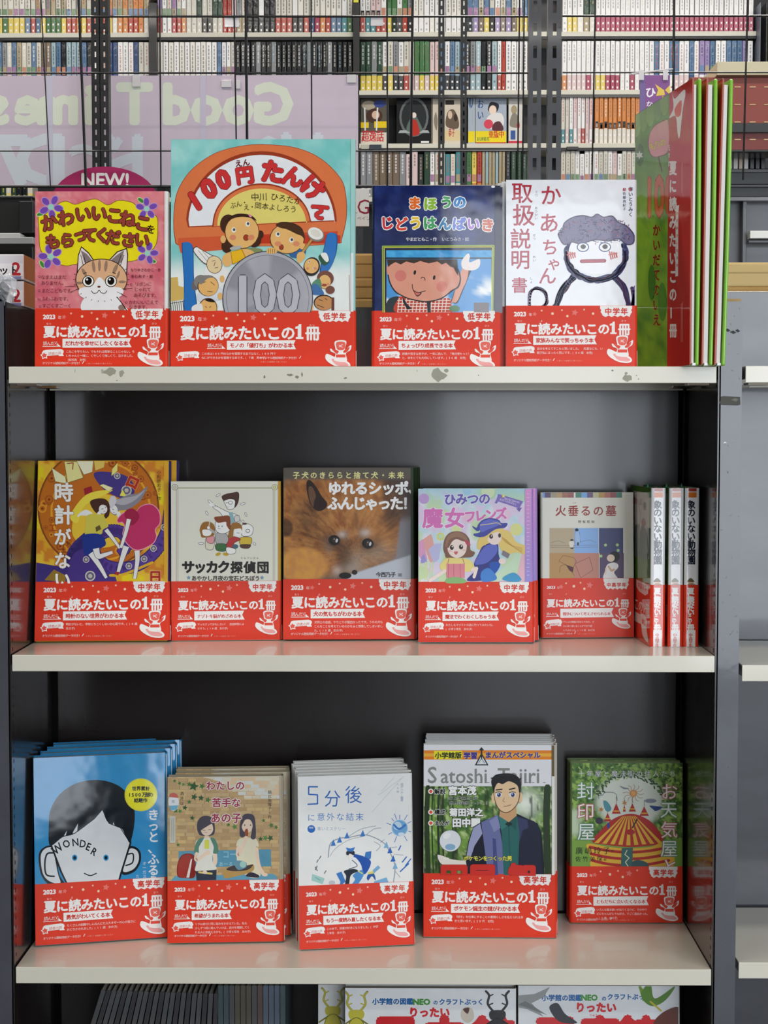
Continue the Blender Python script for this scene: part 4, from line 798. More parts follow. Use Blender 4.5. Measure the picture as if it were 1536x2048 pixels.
    a.blob([(310, 1040), (380, 950), (500, 945), (640, 960), (700, 1040), (640, 1100), (370, 1090)], '#f4e28a'); a.line([(370, 1090), (200, 1200)], 40, SK); a.line([(680, 1080), (730, 1060), (700, 1160)], 36, SK)
    a.rect(385, 1010, 595, 1170, '#e88f9c'); a.lines([((410, 1010), (405, 1170)), ((470, 1010), (470, 1170)), ((540, 1010), (545, 1170)), ((415, 950), (400, 1010)), ((570, 950), (590, 1010))], 8, '#d0707c'); a.blob([(390, 1180), (500, 1160), (600, 1190), (590, 1230), (390, 1230)], '#8fc07a')
    a.blob([(400, 790), (430, 740), (520, 720), (610, 760), (610, 860), (570, 920), (500, 945), (430, 910), (400, 850)], SK); a.blob([(395, 800), (430, 730), (520, 705), (615, 760), (560, 750), (500, 730), (450, 760), (410, 830)], '#8a6150')
    a.ell(447, 825, 22, 28, '#3a2a28'); a.ell(552, 818, 24, 28, '#3a2a28'); a.ell(453, 815, 8, 9, WHT); a.ell(558, 808, 8, 9, WHT); a.blob([(470, 875), (518, 872), (495, 908)], '#d86a6a'); a.ell(420, 865, 20, 12, '#f8c8c0'); a.ell(585, 855, 20, 12, '#f8c8c0'); a.blob([(590, 740), (640, 760), (660, 800), (620, 800)], '#c05060')
    a.blob([(1020, 1180), (1150, 1110), (1240, 1190), (1150, 1220)], '#4aa0d0')
    a.rect(1280, 155, 1400, 1215, '#e6a0dc'); V(a, 825, 950, 5.689)
    a.grad(1280, 155, 1400, 1215, '#e79edc', '#9f98e0')
    for i in range(22): a.line([(1300, 215 + i * 44), (1330, 215 + i * 44)], 5, '#f6e4f6')
def cover_fire(a, W, H):
    V(a, 1070, 950, 5.687); a.rect(40, 190, 1130, 1200, '#e6e4d6')
    for i, c in enumerate(('#7fa8dc', '#6a5878', '#a8a288', '#c0a27a', '#a87868', '#a06a68', '#5a9080', '#7fb0e4', '#7a6488', '#c8c49a', '#c09a58', '#b8766a', '#a05a5c', '#4f8a78')): a.rect(45 + i * 66 + (0 if i < 6 else 20), 195, 45 + (i + 1) * 66 + (0 if i < 6 else 20), 258, c)
    a.text('火垂るの墓', 228, 455, 128, '#a03a36', .02, pitch=143); a.text('野坂昭如', 490, 545, 36, '#3a3836', .02, pitch=50); a.text('たる', 428, 325, 20, '#6a4a40', 0)
    a.rect(165, 603, 445, 888, '#c0b090'); a.rect(445, 603, 722, 888, '#8fb8ec'); a.rect(165, 888, 445, 1185, '#bf9660'); a.rect(445, 888, 728, 1185, '#c48a78'); a.rect(728, 603, 1002, 888, '#444a78'); a.rect(735, 888, 1010, 1185, '#5c4a6c')
    L = '#5a6068'
    for y in (800, 822): a.line([(170, y), (430, y + 4), (720, y - 4)], 3, L)
    a.line([(180, 770), (260, 750), (340, 775)], 3, L, smooth=True); a.line([(520, 760), (620, 740), (700, 775)], 3, L, smooth=True)
    a.ell(475, 625, 20, 18, '#1f2024'); a.line([(460, 650), (452, 770)], 5, '#4a6488'); a.line([(505, 650), (515, 770)], 5, '#4a6488'); a.blob([(460, 655), (500, 650), (510, 760), (460, 765)], '#a8c6ec'); a.rect(480, 765, 498, 800, '#2a2c34')
    a.ell(419, 742, 18, 14, '#1f2024'); a.blob([(390, 760), (440, 755), (432, 820), (400, 825)], '#e8e2d0'); a.rect(404, 825, 436, 840, '#2a2c34')
    a.line([(270, 980), (320, 915), (440, 940), (470, 980), (430, 1060), (330, 1010)], 4, '#6b4a34', closed=True); a.line([(280, 1110), (290, 1040), (360, 1030), (450, 1150)], 4, '#6b4a34', smooth=True)
    a.line([(455, 1010), (620, 935), (660, 1080), (520, 1170), (455, 1010)], 4, '#7a4038'); a.poly([(350, 1020), (440, 1050), (430, 1110), (390, 1085)], '#5a3038')
    for x, y in ((802, 797), (936, 795), (945, 857), (750, 922)): a.ell(x, y, 17, 17, '#b6d890')
    a.ell(905, 930, 60, 62, '#141214'); a.ell(862, 945, 45, 42, '#f0dcc4'); a.blob([(835, 1010), (900, 995), (945, 1020), (940, 1060), (900, 1110), (940, 1190), (780, 1190), (800, 1080), (810, 1040)], '#f2f0ee'); a.line([(835, 1040), (870, 1090), (900, 1075)], 22, '#d8b090'); a.line([(810, 1060), (800, 1130)], 20, '#f0d8c4')
def cover_boy(a, W, H):
    V(a, 0, 1460, 4.151); a.rect(260, 150, 1480, 1290, '#2f93cc'); K, SK = '#101820', '#dfe2e4'
    a.blob([(320, 1080), (335, 1000), (400, 960), (460, 985), (490, 1190), (540, 1290), (420, 1290), (345, 1210)], K); a.blob([(338, 1080), (350, 1010), (400, 975), (440, 1000), (480, 1190), (500, 1270), (420, 1260), (360, 1200)], SK)
    a.line([(440, 1020), (390, 1030), (372, 1110), (385, 1200), (450, 1215)], 14, K, smooth=True)
    a.blob([(1060, 990), (1110, 965), (1165, 1010), (1165, 1100), (1110, 1180), (1010, 1190)], K); a.blob([(1065, 1005), (1108, 985), (1148, 1020), (1148, 1095), (1100, 1160), (1020, 1168)], SK); a.line([(1065, 1030), (1105, 1030), (1100, 1100), (1045, 1125)], 12, K, smooth=True)
    a.poly([(415, 950), (430, 760), (500, 600), (1090, 600), (1090, 940), (1010, 1200), (985, 1290), (555, 1290), (500, 1180)], K); a.poly([(430, 950), (445, 770), (510, 610), (1075, 610), (1075, 940), (995, 1195), (970, 1290), (570, 1290), (515, 1175)], SK)
    a.blob([(415, 960), (405, 800), (420, 660), (500, 530), (640, 440), (820, 415), (980, 460), (1080, 560), (1118, 680), (1110, 820), (1078, 935), (1040, 870), (1000, 810), (900, 770), (860, 690), (848, 660), (780, 740), (620, 860), (520, 890)], K)
    for P in ([(610, 840), (648, 775), (640, 850), (600, 865)], [(530, 880), (555, 835), (545, 885)], [(940, 765), (965, 825), (985, 850), (935, 800)]): a.poly(P, SK)
    a.line([(415, 960), (520, 885), (620, 858), (780, 740), (850, 660), (905, 775), (1000, 812), (1078, 935)], 7, K)
    # plain generic face under the lettering
    for i, (ch, x, y, g) in enumerate(zip('WONDER', (462, 535, 600, 655, 705, 745), (1040, 985, 965, 970, 990, 1025), (-38, -24, -6, 8, 22, 30))): a.text(ch, x, y, 88 if i else 100, K, .02, ang=g, sx=.85)
    for x in (620, 880): a.ell(x, 1060, 22, 26, '#2f93cc'); a.ell(x, 1060, 12, 15, K)
    a.line([(700, 1190), (750, 1208), (800, 1190)], 9, K, smooth=True)
    a.ell(1170, 538, 136, 136, '#e8df3a', n=40); a.ell(1170, 538, 124, 124, '#f2ea22', n=40)
    a.text('世界累計', 1095, 500, 38, K, .04, pitch=37); a.text('1500万部の', 1065, 552, 41, K, .035, pitch=28); a.text('話題作', 1112, 598, 38, K, .04, pitch=37)
    a.text('きっと、ふるえる', 1225, 740, 98, '#e9eef0', .03, vert=True, pitch=92); a.text('オーガスト・プルマン', 1182, 1120, 34, '#dfe9ee', .01, vert=True, pitch=36); a.text('たくさんの', 1128, 1225, 30, '#dfe9ee', .01, vert=True, pitch=36)
def cover_bench(a, W, H):
    V(a, 320, 1510, 5.121); random.seed(5); a.rect(90, 190, 1330, 1290, '#b89a70')
    a.begin()
    for r in range(30):
        y = 205 + r * 37; xo = -60 if r % 2 else 0
        for k in range(15):
            x = 90 + xo + k * 86 + random.uniform(-8, 8); a.rect(x, y, x + 82 + random.uniform(-3, 3), y + 34, random.choice(('#c9a876', '#cfae7c', '#c4a272', '#d2b484', '#bd9c6c', '#d9ba80', '#c9a876'))); (a._same() if len(a.items) % 2 else None)
    a.end(4)
    a.poly([(440, 225), (1260, 200), (1260, 440), (1120, 420), (870, 350), (600, 270)], '#dcd2ba')
    a.begin()
    for r in range(6):
        for k in range(9): 
            x, y = 560 + k * 84 + r * 60, 230 + r * 37
            if x < 1230: a.rect(x, y, x + 80, y + 33, random.choice(('#e3d9c0', '#dfd2b4', '#e6c8a0', '#dde0d8'))); (a._same() if len(a.items) % 2 else None)
    a.end(4)
    def ivy(x, y, z, c='#4f8038'): a.star(x, y, z, c, random.uniform(0, 360), 5, .45)
    for x, y, z in ((345, 320, 55), (300, 300, 30), (430, 320, 34), (200, 290, 24), (150, 265, 22), (240, 300, 22), (350, 430, 38), (420, 440, 34), (490, 460, 34), (300, 480, 26), (160, 570, 30), (205, 575, 28), (255, 540, 30), (330, 645, 28), (700, 715, 24), (765, 735, 34), (1030, 860, 28), (1080, 850, 34), (1130, 850, 36), (1140, 720, 30), (1190, 740, 24), (185, 920, 24), (1060, 670, 24)): ivy(x, y, z, random.choice(('#4a7a36', '#2f5a2e', '#5c8c44')))
    a.ell(140, 480, 54, 92, '#eceff0'); a.poly([(92, 430), (100, 400), (140, 385), (178, 405), (188, 440)], '#cf6a5c'); a.poly([(92, 520), (188, 515), (170, 560), (110, 565)], '#74b8d4'); a.text('苑', 118, 490, 34, '#4a6a8a', .01)
    a.rect(100, 625, 158, 900, '#d4d2c4'); a.rect(112, 645, 126, 880, '#c0beb0'); a.rect(132, 645, 146, 880, '#c0beb0')
    a.poly([(190, 985), (1135, 965), (1140, 1140), (190, 1150)], '#5b9ab4'); a.text('コーヒー', 640, 1050, 90, '#8cc0d0', .02, sx=.8); a.text('あーるこ', 600, 1135, 50, '#a4d0dc', .01)
    a.poly([(110, 1290), (150, 1240), (1150, 1215), (1200, 1240), (1200, 1290)], '#6aa6c0')
    SK = '#f2d8be'; HD = '#4a4450'
    # satchel
    a.blob([(180, 1240), (178, 1120), (220, 1030), (290, 1008), (350, 1030), (365, 1120), (355, 1250), (260, 1260)], '#8a2c24'); a.blob([(190, 1235), (188, 1125), (226, 1042), (288, 1020), (320, 1040), (300, 1150), (270, 1250)], '#a83a2e'); a.poly([(315, 1070), (330, 1060), (300, 1255), (270, 1255)], '#e8e4dc')
    # left child
    a.line([(560, 1000), (560, 1110), (480, 1200)], 44, SK, smooth=True)
    a.blob([(365, 900), (400, 860), (480, 845), (560, 860), (590, 920), (595, 1000), (545, 1005), (540, 1100), (575, 1170), (370, 1190), (375, 1100), (355, 1005)], '#eae9dc')
    a.blob([(362, 920), (400, 858), (450, 850), (400, 940), (395, 1000), (350, 1005)], '#5a8a74'); a.blob([(590, 920), (560, 858), (515, 850), (550, 940), (545, 1005), (598, 1000)], '#5a8a74')
    a.line([(375, 1010), (375, 1075), (480, 1000)], 36, SK, smooth=True); a.ell(490, 1000, 24, 26, SK); a.rect(455, 880, 505, 960, '#dfe05a'); a.ell(480, 880, 25, 14, '#dfe05a')
    a.poly([(365, 1190), (580, 1175), (575, 1280), (375, 1285)], '#3a4050'); a.line([(400, 1200), (530, 1215)], 20, '#e4d27a'); a.ell(460, 1200, 24, 18, SK)
    a.rect(455, 800, 500, 855, SK); a.blob([(380, 760), (385, 680), (430, 630), (500, 625), (550, 670), (562, 780), (530, 825), (420, 825), (395, 800)], HD); a.blob([(420, 760), (440, 690), (520, 690), (545, 760), (520, 810), (470, 828), (430, 800)], SK); a.blob([(410, 770), (425, 690), (480, 660), (545, 690), (500, 720), (450, 750)], HD); a.line([(430, 768), (465, 770)], 4, '#3a3038'); a.line([(495, 765), (525, 765)], 4, '#3a3038'); a.line([(455, 790), (485, 795)], 4, '#a87878')
    # right child
    a.blob([(800, 870), (850, 850), (960, 850), (1000, 880), (1010, 940), (980, 960), (1030, 1230), (890, 1240), (790, 1090), (800, 940), (780, 935)], '#e8e2c4'); a.line([(800, 950), (800, 1030), (875, 880)], 36, SK, smooth=True); a.line([(990, 960), (1010, 1120), (1060, 1220)], 36, SK, smooth=True); a.ell(1075, 1225, 30, 18, SK)
    a.blob([(820, 830), (820, 700), (850, 620), (900, 600), (960, 620), (978, 700), (978, 850), (930, 850), (940, 760), (880, 740), (870, 830)], HD); a.ell(893, 725, 56, 72, SK); a.blob([(832, 740), (840, 660), (890, 630), (950, 660), (952, 740), (935, 670), (880, 660), (850, 700)], HD); a.ell(868, 718, 7, 8, '#4a4a50'); a.ell(928, 718, 7, 8, '#4a4a50'); a.blob([(870, 770), (895, 755), (905, 800), (895, 835), (870, 815)], '#a0502c'); a.ell(882, 855, 26, 26, SK)
    a.blob([(650, 1210), (700, 1140), (820, 1150), (930, 1120), (965, 1140), (930, 1200), (700, 1260), (655, 1250)], '#c09a5c'); a.blob([(680, 1170), (760, 1130), (900, 1130), (955, 1120), (900, 1175), (760, 1190)], '#4a3c3c'); a.blob([(760, 1110), (800, 1080), (880, 1100), (880, 1150), (800, 1175)], '#6a98ac'); a.ell(850, 1120, 32, 34, '#a8d0c8'); a.blob([(880, 1240), (930, 1200), (1010, 1230), (1000, 1255)], '#3a3644')
    for t, y, x, z in (('わたしの', 350, 470, 100), ('苦手な', 525, 530, 100), ('あの子', 685, 515, 108)): a.text(t, x, y, z, '#a83048', .03, out=('#f8f2ee', .055))
    a.text('酒井以', 205, 410, 40, '#3a3428', .01, vert=True, pitch=50); a.text('額比奈唯子・作', 1105, 395, 38, '#3a3428', .01, vert=True, pitch=42)
    a.rect(1225, 190, 1330, 1290, '#b5aa92')
def cover_blue(a, W, H):
    V(a, 580, 1490, 4.763); a.rect(60, 200, 1200, 1400, '#f1f1ee'); B, M, LB = '#2f6cc0', '#3f7fc8', '#7fb4dc'
    a.line([(262, 398), (178, 398), (178, 470), (262, 475), (262, 560), (172, 565)], 13, B); a.text('分', 322, 575, 172, B, .0, sx=.95); a.text('後', 520, 540, 178, B, .0, sx=.95)
    a.text('に', 165, 720, 76, M, 0); a.text('意外な結末', 255, 715, 80, M, 0, pitch=92)
    a.ell(203, 800, 37, 37, B); a.text('特別', 182, 795, 20, WHT, .02); a.text('青いミステリー', 258, 812, 38, '#8aa6c4', .0, pitch=39)
    a.text('桃戸ハル・編著', 1052, 385, 28, '#6f8aa8', .0, vert=True, pitch=25); a.text('ハル編', 1015, 385, 24, '#8aa0b8', 0, vert=True, pitch=34)
    for P in ([(1000, 300), (870, 440)], [(1085, 300), (840, 480)], [(1080, 300), (780, 640)]): a.line(P, 4, '#cdd3ca')
    a.ell(1045, 790, 78, 80, '#a8cdea'); a.ell(1045, 790, 70, 72, '#74aede'); a.ell(1025, 770, 40, 40, '#c8e0f2'); a.line([(990, 760), (1040, 800), (1100, 760)], 20, '#3f7fc8', smooth=True); a.ell(1060, 850, 30, 18, '#d8e8f4')
    for q, l in ((200, 50), (150, 40), (110, 60), (60, 60), (20, 30), (300, 60), (330, 70), (250, 60), (270, 40), (230, 35)): a.line([(1045 + 85 * math.cos(R(q)), 790 + 85 * math.sin(R(q))), (1045 + (85 + l) * math.cos(R(q)), 790 + (85 + l) * math.sin(R(q)))], 6, M)
    G = '#9aa4b0'; a.line([(365, 1070), (385, 940), (470, 890), (560, 880), (700, 855), (800, 880), (900, 940), (960, 1040), (1000, 1160), (985, 1310)], 9, G, smooth=True); a.line([(380, 1060), (440, 980), (560, 905), (700, 870)], 4, G, smooth=True)
    for x, y, g in ((410, 940, -40), (470, 910, -20), (540, 870, 0), (690, 850, 20), (915, 960, 60), (950, 1010, 50), (980, 1090, 70), (1000, 1160, 80)): a.poly([(x - 24, y + 22), (x + 4, y - 42), (x + 26, y + 18)], random.choice((B, M, LB)) )
    for P in ([(560, 870), (680, 800), (820, 770)], [(720, 860), (800, 800), (870, 790)], [(940, 980), (1020, 970)], [(990, 1040), (1080, 1050)], [(1000, 1200), (1050, 1260)], [(800, 920), (860, 960), (820, 1010)], [(860, 930), (900, 900)]): a.line(P, 5, G, smooth=True)
    for P in ([(1110, 1065), (1070, 1115)], [(1150, 1085), (1100, 1150)], [(1130, 1130), (1050, 1205)], [(1055, 960), (1035, 1000)]): a.line(P, 11, B)
    for P in ([(295, 1055), (280, 1085)], [(270, 1090), (255, 1120)], [(240, 1160), (262, 1200)], [(260, 1150), (240, 1190)], [(345, 1195), (325, 1225)]): a.line(P, 7, '#4a5260')
    a.poly([(212, 1228), (330, 1270), (310, 1325), (205, 1290)], '#a8d4cc'); a.line([(240, 1260), (290, 1290)], 5, '#5a8a9a')
    a.poly([(440, 1225), (490, 1205), (530, 1300), (470, 1350), (480, 1300)], M); a.poly([(720, 1020), (775, 1010), (770, 1080), (700, 1120)], M); a.poly([(790, 1190), (840, 1145), (860, 1170), (780, 1240)], LB); a.poly([(800, 1300), (920, 1260), (940, 1310), (800, 1350)], LB)
    a.blob([(600, 1040), (700, 1060), (770, 1110), (740, 1200), (700, 1230), (680, 1160), (620, 1100)], '#2458b0'); a.blob([(560, 1080), (620, 1070), (680, 1150), (660, 1200), (540, 1190), (580, 1140)], '#f0f2f4'); a.line([(590, 1095), (640, 1150), (560, 1180)], 7, '#3a4048', smooth=True)
    a.ell(575, 1045, 34, 34, '#f4efe8'); a.blob([(535, 1040), (545, 1010), (610, 1010), (610, 1050), (570, 1035), (555, 1050)], '#2a3040'); a.poly([(532, 975), (575, 985), (620, 972), (600, 1015), (548, 1012)], M)
    a.blob([(515, 1200), (600, 1180), (650, 1200), (580, 1240), (560, 1330), (525, 1330), (535, 1250)], '#26303c'); a.blob([(600, 1240), (680, 1190), (700, 1240), (640, 1330), (590, 1330), (620, 1280)], '#4f94d4'); a.line([(650, 1200), (690, 1225)], 10, '#e8dc6a')
    a.ell(770, 1270, 32, 30, '#f4efe8'); a.blob([(730, 1270), (750, 1225), (800, 1225), (815, 1290), (780, 1250), (745, 1290)], '#2f5fa8'); a.poly([(740, 1215), (790, 1200), (800, 1222), (745, 1232)], '#e8dc6a'); a.ell(400, 1310, 30, 20, '#c8ccd2'); a.poly([(690, 1290), (730, 1270), (760, 1330), (660, 1340)], '#e8ecf0')
def cover_manga(a, W, H):
    V(a, 830, 1440, 4.452); C = {k: lin(v)[:3] for k, v in dict(g1='#3f6b2c', g2='#7fa848', g3='#c8dc9a', dk='#1f3218', wh='#f2f8e8').items()}
    def f(x, y):
        n = fb(x, y, .012, 4); k = fb(x * 3, y * .5, .008, 3); q = mix(C['g1'], C['g2'], .5 + 1.6 * n); q = mix(q, C['g3'], ssm(.05, .5, fb(x, y, .02, 4)) * .8)
        q = mix(q, C['wh'], math.exp(-((x - 980) / 130) ** 2 - ((y - 740) / 120) ** 2)); q = mix(q, C['dk'], ssm(.12, .3, k) * .8); return mix(q, C['dk'], ssm(1000, 1300, y) * .4)
    a.rect(60, 190, 1300, 600, '#eeeef0'); a.field(60, 590, 1300, 1380, 90, 60, f)
    for x, w_ in ((115, 44), (215, 20), (255, 14), (1180, 60), (160, 12), (345, 12)): a.line([(x, 600), (x - 10, 900), (x + 4, 1380)], w_, '#2a3c20', smooth=True)
    a.rect(60, 270, 1300, 352, '#f08a1e'); a.rect(60, 297, 1300, 325, '#f7b93a'); a.rect(170, 275, 420, 348, '#f6ec2a')
    a.text('小学館版', 176, 338, 60, '#1c2a18', .04); a.text('学習', 432, 340, 62, '#4a3a90', .06, out=('#f7e8b0', .03)); a.text('まんがスペシャル', 622, 335, 62, '#4a3a90', .05, out=('#f7d8a0', .03))
    a.poly([(592, 290), (655, 404), (532, 404)], '#26282c'); a.poly([(592, 312), (638, 394), (550, 394)], '#e8ecee'); a.line([(592, 250), (592, 345)], 14, '#26282c'); a.poly([(592, 240), (616, 270), (568, 270)], '#26282c'); a.line([(565, 385), (592, 340), (620, 385)], 5, '#6a7a80')
    for t, x, z in (('S', 108, 205), ('atoshi', 226, 182), ('Tajiri', 735, 190)): a.text(t, x, 560, z, '#8f8d8a', .012, sx=.96)
    for x in (570, 640, 735, 990, 1040, 1140): a.line([(x, 557), (x + 22, 557)], 6, '#8f8d8a')
    for y in (635, 820, 918): a.ell(141, y, 24, 24, '#fbf6f0'); a.ell(141, y, 15, 15, '#e85a3c')
    K = '#15180f'; O = ('#f4f6ee', .05); O2 = ('#15180f', .06)
    a.text('解説', 172, 655, 50, K, .04, out=O); a.text('宮本茂', 295, 660, 84, '#fafaf6', .05, out=O2); a.text('［任天堂株式会社', 270, 710, 36, K, .03, out=O); a.text('代表取締役フェロー］', 305, 752, 36, K, .03, out=O)
    a.text('構成', 172, 838, 50, K, .04, out=O); a.text('菊田洋之', 305, 850, 76, '#fafaf6', .05, out=O2); a.text('まんが', 172, 935, 46, K, .04, out=O); a.text('田中顕', 330, 945, 84, '#fafaf6', .05, out=O2)
    a.ell(314, 1075, 98, 98, '#5a6468', n=36); a.ell(314, 1075, 94, 94, '#e9edf0', n=36); a.ell(314, 1130, 46, 28, '#8fb8d8'); a.ell(285, 1030, 36, 24, '#fafcfd', -30)
    a.blob([(200, 1200), (240, 1215), (330, 1240), (420, 1250), (480, 1240), (480, 1290), (300, 1300), (225, 1270)], '#f2eae0'); a.line([(215, 1210), (300, 1240)], 22, '#f6efe6')
    # man in a blue jacket
    J1, J2 = '#1d2138', '#6f76a8'; SK = '#f0cda2'
    a.poly([(450, 1240), (475, 1080), (520, 950), (600, 900), (740, 850), (900, 830), (1090, 920), (1125, 1000), (1150, 1300), (1150, 1380), (470, 1380)], '#14172a'); a.poly([(455, 1235), (480, 1090), (520, 960), (580, 920), (600, 1010), (530, 1120), (490, 1240)], '#a4a8cc')
    a.poly([(590, 910), (735, 845), (760, 1000), (790, 1200), (800, 1380), (650, 1380), (620, 1150)], J2); a.poly([(660, 900), (735, 850), (760, 960), (700, 1000), (690, 960)], '#8d92be'); a.poly([(900, 850), (1060, 900), (1110, 960), (1130, 1380), (880, 1380), (930, 1100)], J1); a.poly([(905, 860), (1000, 890), (1010, 960), (960, 980), (920, 1120)], '#3a3f66'); a.poly([(690, 1050), (720, 1060), (740, 1380), (700, 1380)], '#4a5088')
    a.poly([(740, 850), (905, 835), (930, 1000), (915, 1380), (790, 1380), (770, 1000)], '#2a6a66'); a.poly([(740, 850), (780, 840), (830, 930), (770, 980)], '#3a8078'); a.poly([(905, 835), (870, 850), (835, 930), (900, 980)], '#245a58'); a.line([(835, 940), (850, 1380)], 5, '#1a4644'); a.poly([(800, 925), (835, 900), (870, 925), (835, 950)], '#12302e')
    a.poly([(760, 770), (900, 770), (905, 850), (835, 910), (750, 855)], '#d8a878')
    a.ell(700, 695, 20, 48, SK); a.ell(938, 690, 20, 48, SK); a.blob([(700, 600), (710, 720), (750, 800), (815, 828), (880, 790), (925, 720), (935, 600), (880, 540), (760, 540)], '#6a4a34'); a.blob([(705, 600), (716, 718), (754, 794), (815, 820), (876, 784), (918, 716), (928, 600), (880, 545), (760, 545)], SK)
    a.blob([(690, 600), (680, 540), (715, 490), (790, 475), (870, 480), (930, 520), (945, 580), (930, 650), (915, 590), (880, 560), (830, 545), (780, 570), (740, 560), (712, 600), (705, 650)], '#15151a'); a.poly([(690, 530), (670, 515), (720, 505)], '#15151a'); a.poly([(920, 530), (948, 510), (935, 560)], '#15151a')
    for x in (745, 868): a.ell(x, 665, 28, 22, '#f6f6f4'); a.ell(x + 2, 665, 17, 20, '#2a3a78'); a.ell(x - 3, 658, 5, 6, '#f6f6f4'); a.line([(x - 30, 648), (x, 638), (x + 28, 646)], 6, '#1a1412', smooth=True)
    a.line([(722, 622), (775, 616)], 11, '#1a1412'); a.line([(840, 618), (890, 606)], 11, '#1a1412'); a.line([(795, 690), (782, 722), (800, 730)], 4, '#9a6a44'); a.line([(790, 768), (825, 764), (858, 752)], 5, '#8a5638', smooth=True)
    a.text('ポケモンをつくった男', 432, 1248, 46, '#f2ea5a', .03, out=('#1f3218', .05), pitch=43)
    for ch, x, s in (('田', 220, 1.0), ('尻', 470, 1.0), ('智', 830, 1.0)): a.text(ch, x, 1500, 255, '#d83228', .06, out=('#a02018', .01))
    a.rect(1218, 190, 1300, 500, '#6a5a34'); a.rect(1218, 500, 1300, 1380, '#f2efe8')
    for i in range(16): a.poly([(1240 + random.uniform(0, 20), 560 + i * 48), (1262, 545 + i * 50), (1275, 600 + i * 48), (1250, 590 + i * 48)], '#a83038')
def cover_tent(a, W, H):
    V(a, 1110, 1490, 4.655); C = {k: lin(v)[:3] for k, v in dict(a='#4f7a34', b='#9cc05c', c='#dfe6da', d='#2c4a22', e='#c8d8b8', f='#7fa848').items()}
    def f(x, y):
        n = fb(x, y, .02, 4); s = ssm(1.1, .8, math.hypot((x - 700) / 330, (y - 520) / 260)); q = mix(C['a'], C['b'], .5 + 1.8 * n); q = mix(q, C['d'], ssm(.1, .4, fb(x + 500, y, .03)) * .8)
        q = mix(q, C['c'], s); q = mix(q, C['e'], ssm(300, 180, x) * ssm(560, 640, y) * ssm(880, 800, y)); return mix(q, C['f'], ssm(860, 900, y))
    a.field(140, 150, 1190, 1160, 90, 80, f)
    a.begin()
    for i in range(210):
        x, y = random.uniform(160, 1180), random.uniform(170, 560)
        if math.hypot((x - 700) / 300, (y - 540) / 240) > .98: a.ell(x, y, 18, 7, random.choice(('#3a6228', '#88b04c', '#5c8a3a', '#2a4a20', '#a8c870')), random.uniform(-60, 60), 6); (a._same() if len(a.items) % 2 else None)
    for i in range(46):
        q = R(200 + i * 3.1); r = random.uniform(270, 320); a.ell(700 + r * math.cos(q) * 1.05, 560 + r * math.sin(q) * .95, 20, 8, '#35582a', random.uniform(0, 90), 6)
    a.end(30)
    Rd, Y = '#b8302a', '#e8b840'
    dome = lambda t, r: (700 + r * 345 * (t), 920 - (1 - r) * 10 - 270 * math.sqrt(max(0, 1 - (t * .95) ** 2)) * 1)
    a.blob([(345, 900), (420, 800), (540, 690), (690, 640), (820, 670), (930, 750), (1010, 900), (860, 940), (680, 950), (480, 930)], Rd)
    for i in range(9):
        t0 = -1 + i * 2 / 9 + .03; t1 = t0 + .12; B0, B1 = 690 + t0 * 335, 690 + t1 * 335
        a.poly([(690 + t0 * 60, 660), (690 + t1 * 60, 660), (B1, 925 - abs(t1) * 25 + 10), (B0, 925 - abs(t0) * 25 + 10)], Y)
    a.blob([(300, 920), (500, 950), (690, 960), (880, 950), (1060, 900), (1060, 1160), (400, 1160), (330, 1040)], Y)
    for k in range(3): a.line([(325 + k * 10, 950 + k * 62), (500, 985 + k * 62), (690, 998 + k * 62), (880, 985 + k * 62), (1060, 950 + k * 62)], 26, Rd, smooth=True)
    for x, y, w_, h_ in ((490, 690, 34, 60), (570, 620, 42, 80), (720, 600, 34, 60), (830, 640, 44, 70), (645, 600, 14, 50)): a.poly([(x, y - h_), (x + w_, y + 20), (x - w_, y + 20)], Rd); a.line([(x - w_ * .6, y - 5), (x + w_ * .6, y - 5)], 10, Y); a.line([(x, y - h_), (x, y - h_ - 60)], 4, '#5a4a40')
    a.ell(730, 450, 36, 34, '#d89a5c'); a.ell(730, 450, 20, 20, '#e8b06a')
    for i in range(12): q = R(i * 30); a.line([(730 + 36 * math.cos(q), 450 + 34 * math.sin(q)), (730 + 70 * math.cos(q + .2), 450 + 62 * math.sin(q + .2)), (730 + 100 * math.cos(q), 450 + 84 * math.sin(q))], 4, '#b8784a', smooth=True)
    a.blob([(450, 520), (490, 530), (525, 590), (500, 620), (465, 600)], '#5a9aa8'); a.line([(410, 500), (405, 470), (440, 470), (470, 440), (560, 450), (580, 520)], 5, '#6a7078', smooth=True); a.blob([(600, 380), (650, 395), (690, 405), (640, 410)], '#8a8f98'); a.ell(890, 520, 55, 20, '#8a8fa0'); a.blob([(880, 565), (950, 570), (1000, 580), (940, 615), (915, 600)], '#2f4a8a')
    for x, y in ((430, 600), (648, 540)): a.star(x, y, 28, '#c0803c', 10, 6, .4)
    a.ell(410, 705, 36, 30, '#3a3848'); a.line([(425, 735), (445, 790)], 4, '#3a3848'); a.ell(497, 750, 14, 28, '#3a4a9a'); a.line([(765, 690), (720, 770)], 12, '#2a2428'); a.ell(700, 810, 44, 26, Rd)
    a.poly([(620, 960), (725, 955), (720, 1160), (612, 1160)], '#3f6a68'); a.line([(670, 980), (650, 1020), (690, 1050), (655, 1090), (680, 1130)], 8, '#dce8c8'); a.blob([(720, 1090), (780, 1070), (860, 1100), (860, 1160), (720, 1160)], '#3a5a5c')
    W_ = '#f4f6f2'
    for ch, y, x, g in (('お', 495, 980, '#c86a6a'), ('天', 665, 975, '#6a9a7a'), ('気', 850, 980, '#c86a6a'), ('屋', 1025, 980, '#6a9a7a'), ('と', 1195, 985, '#c86a6a')): a.text(ch, x, y, 165, W_, .008, out=(g, .035))
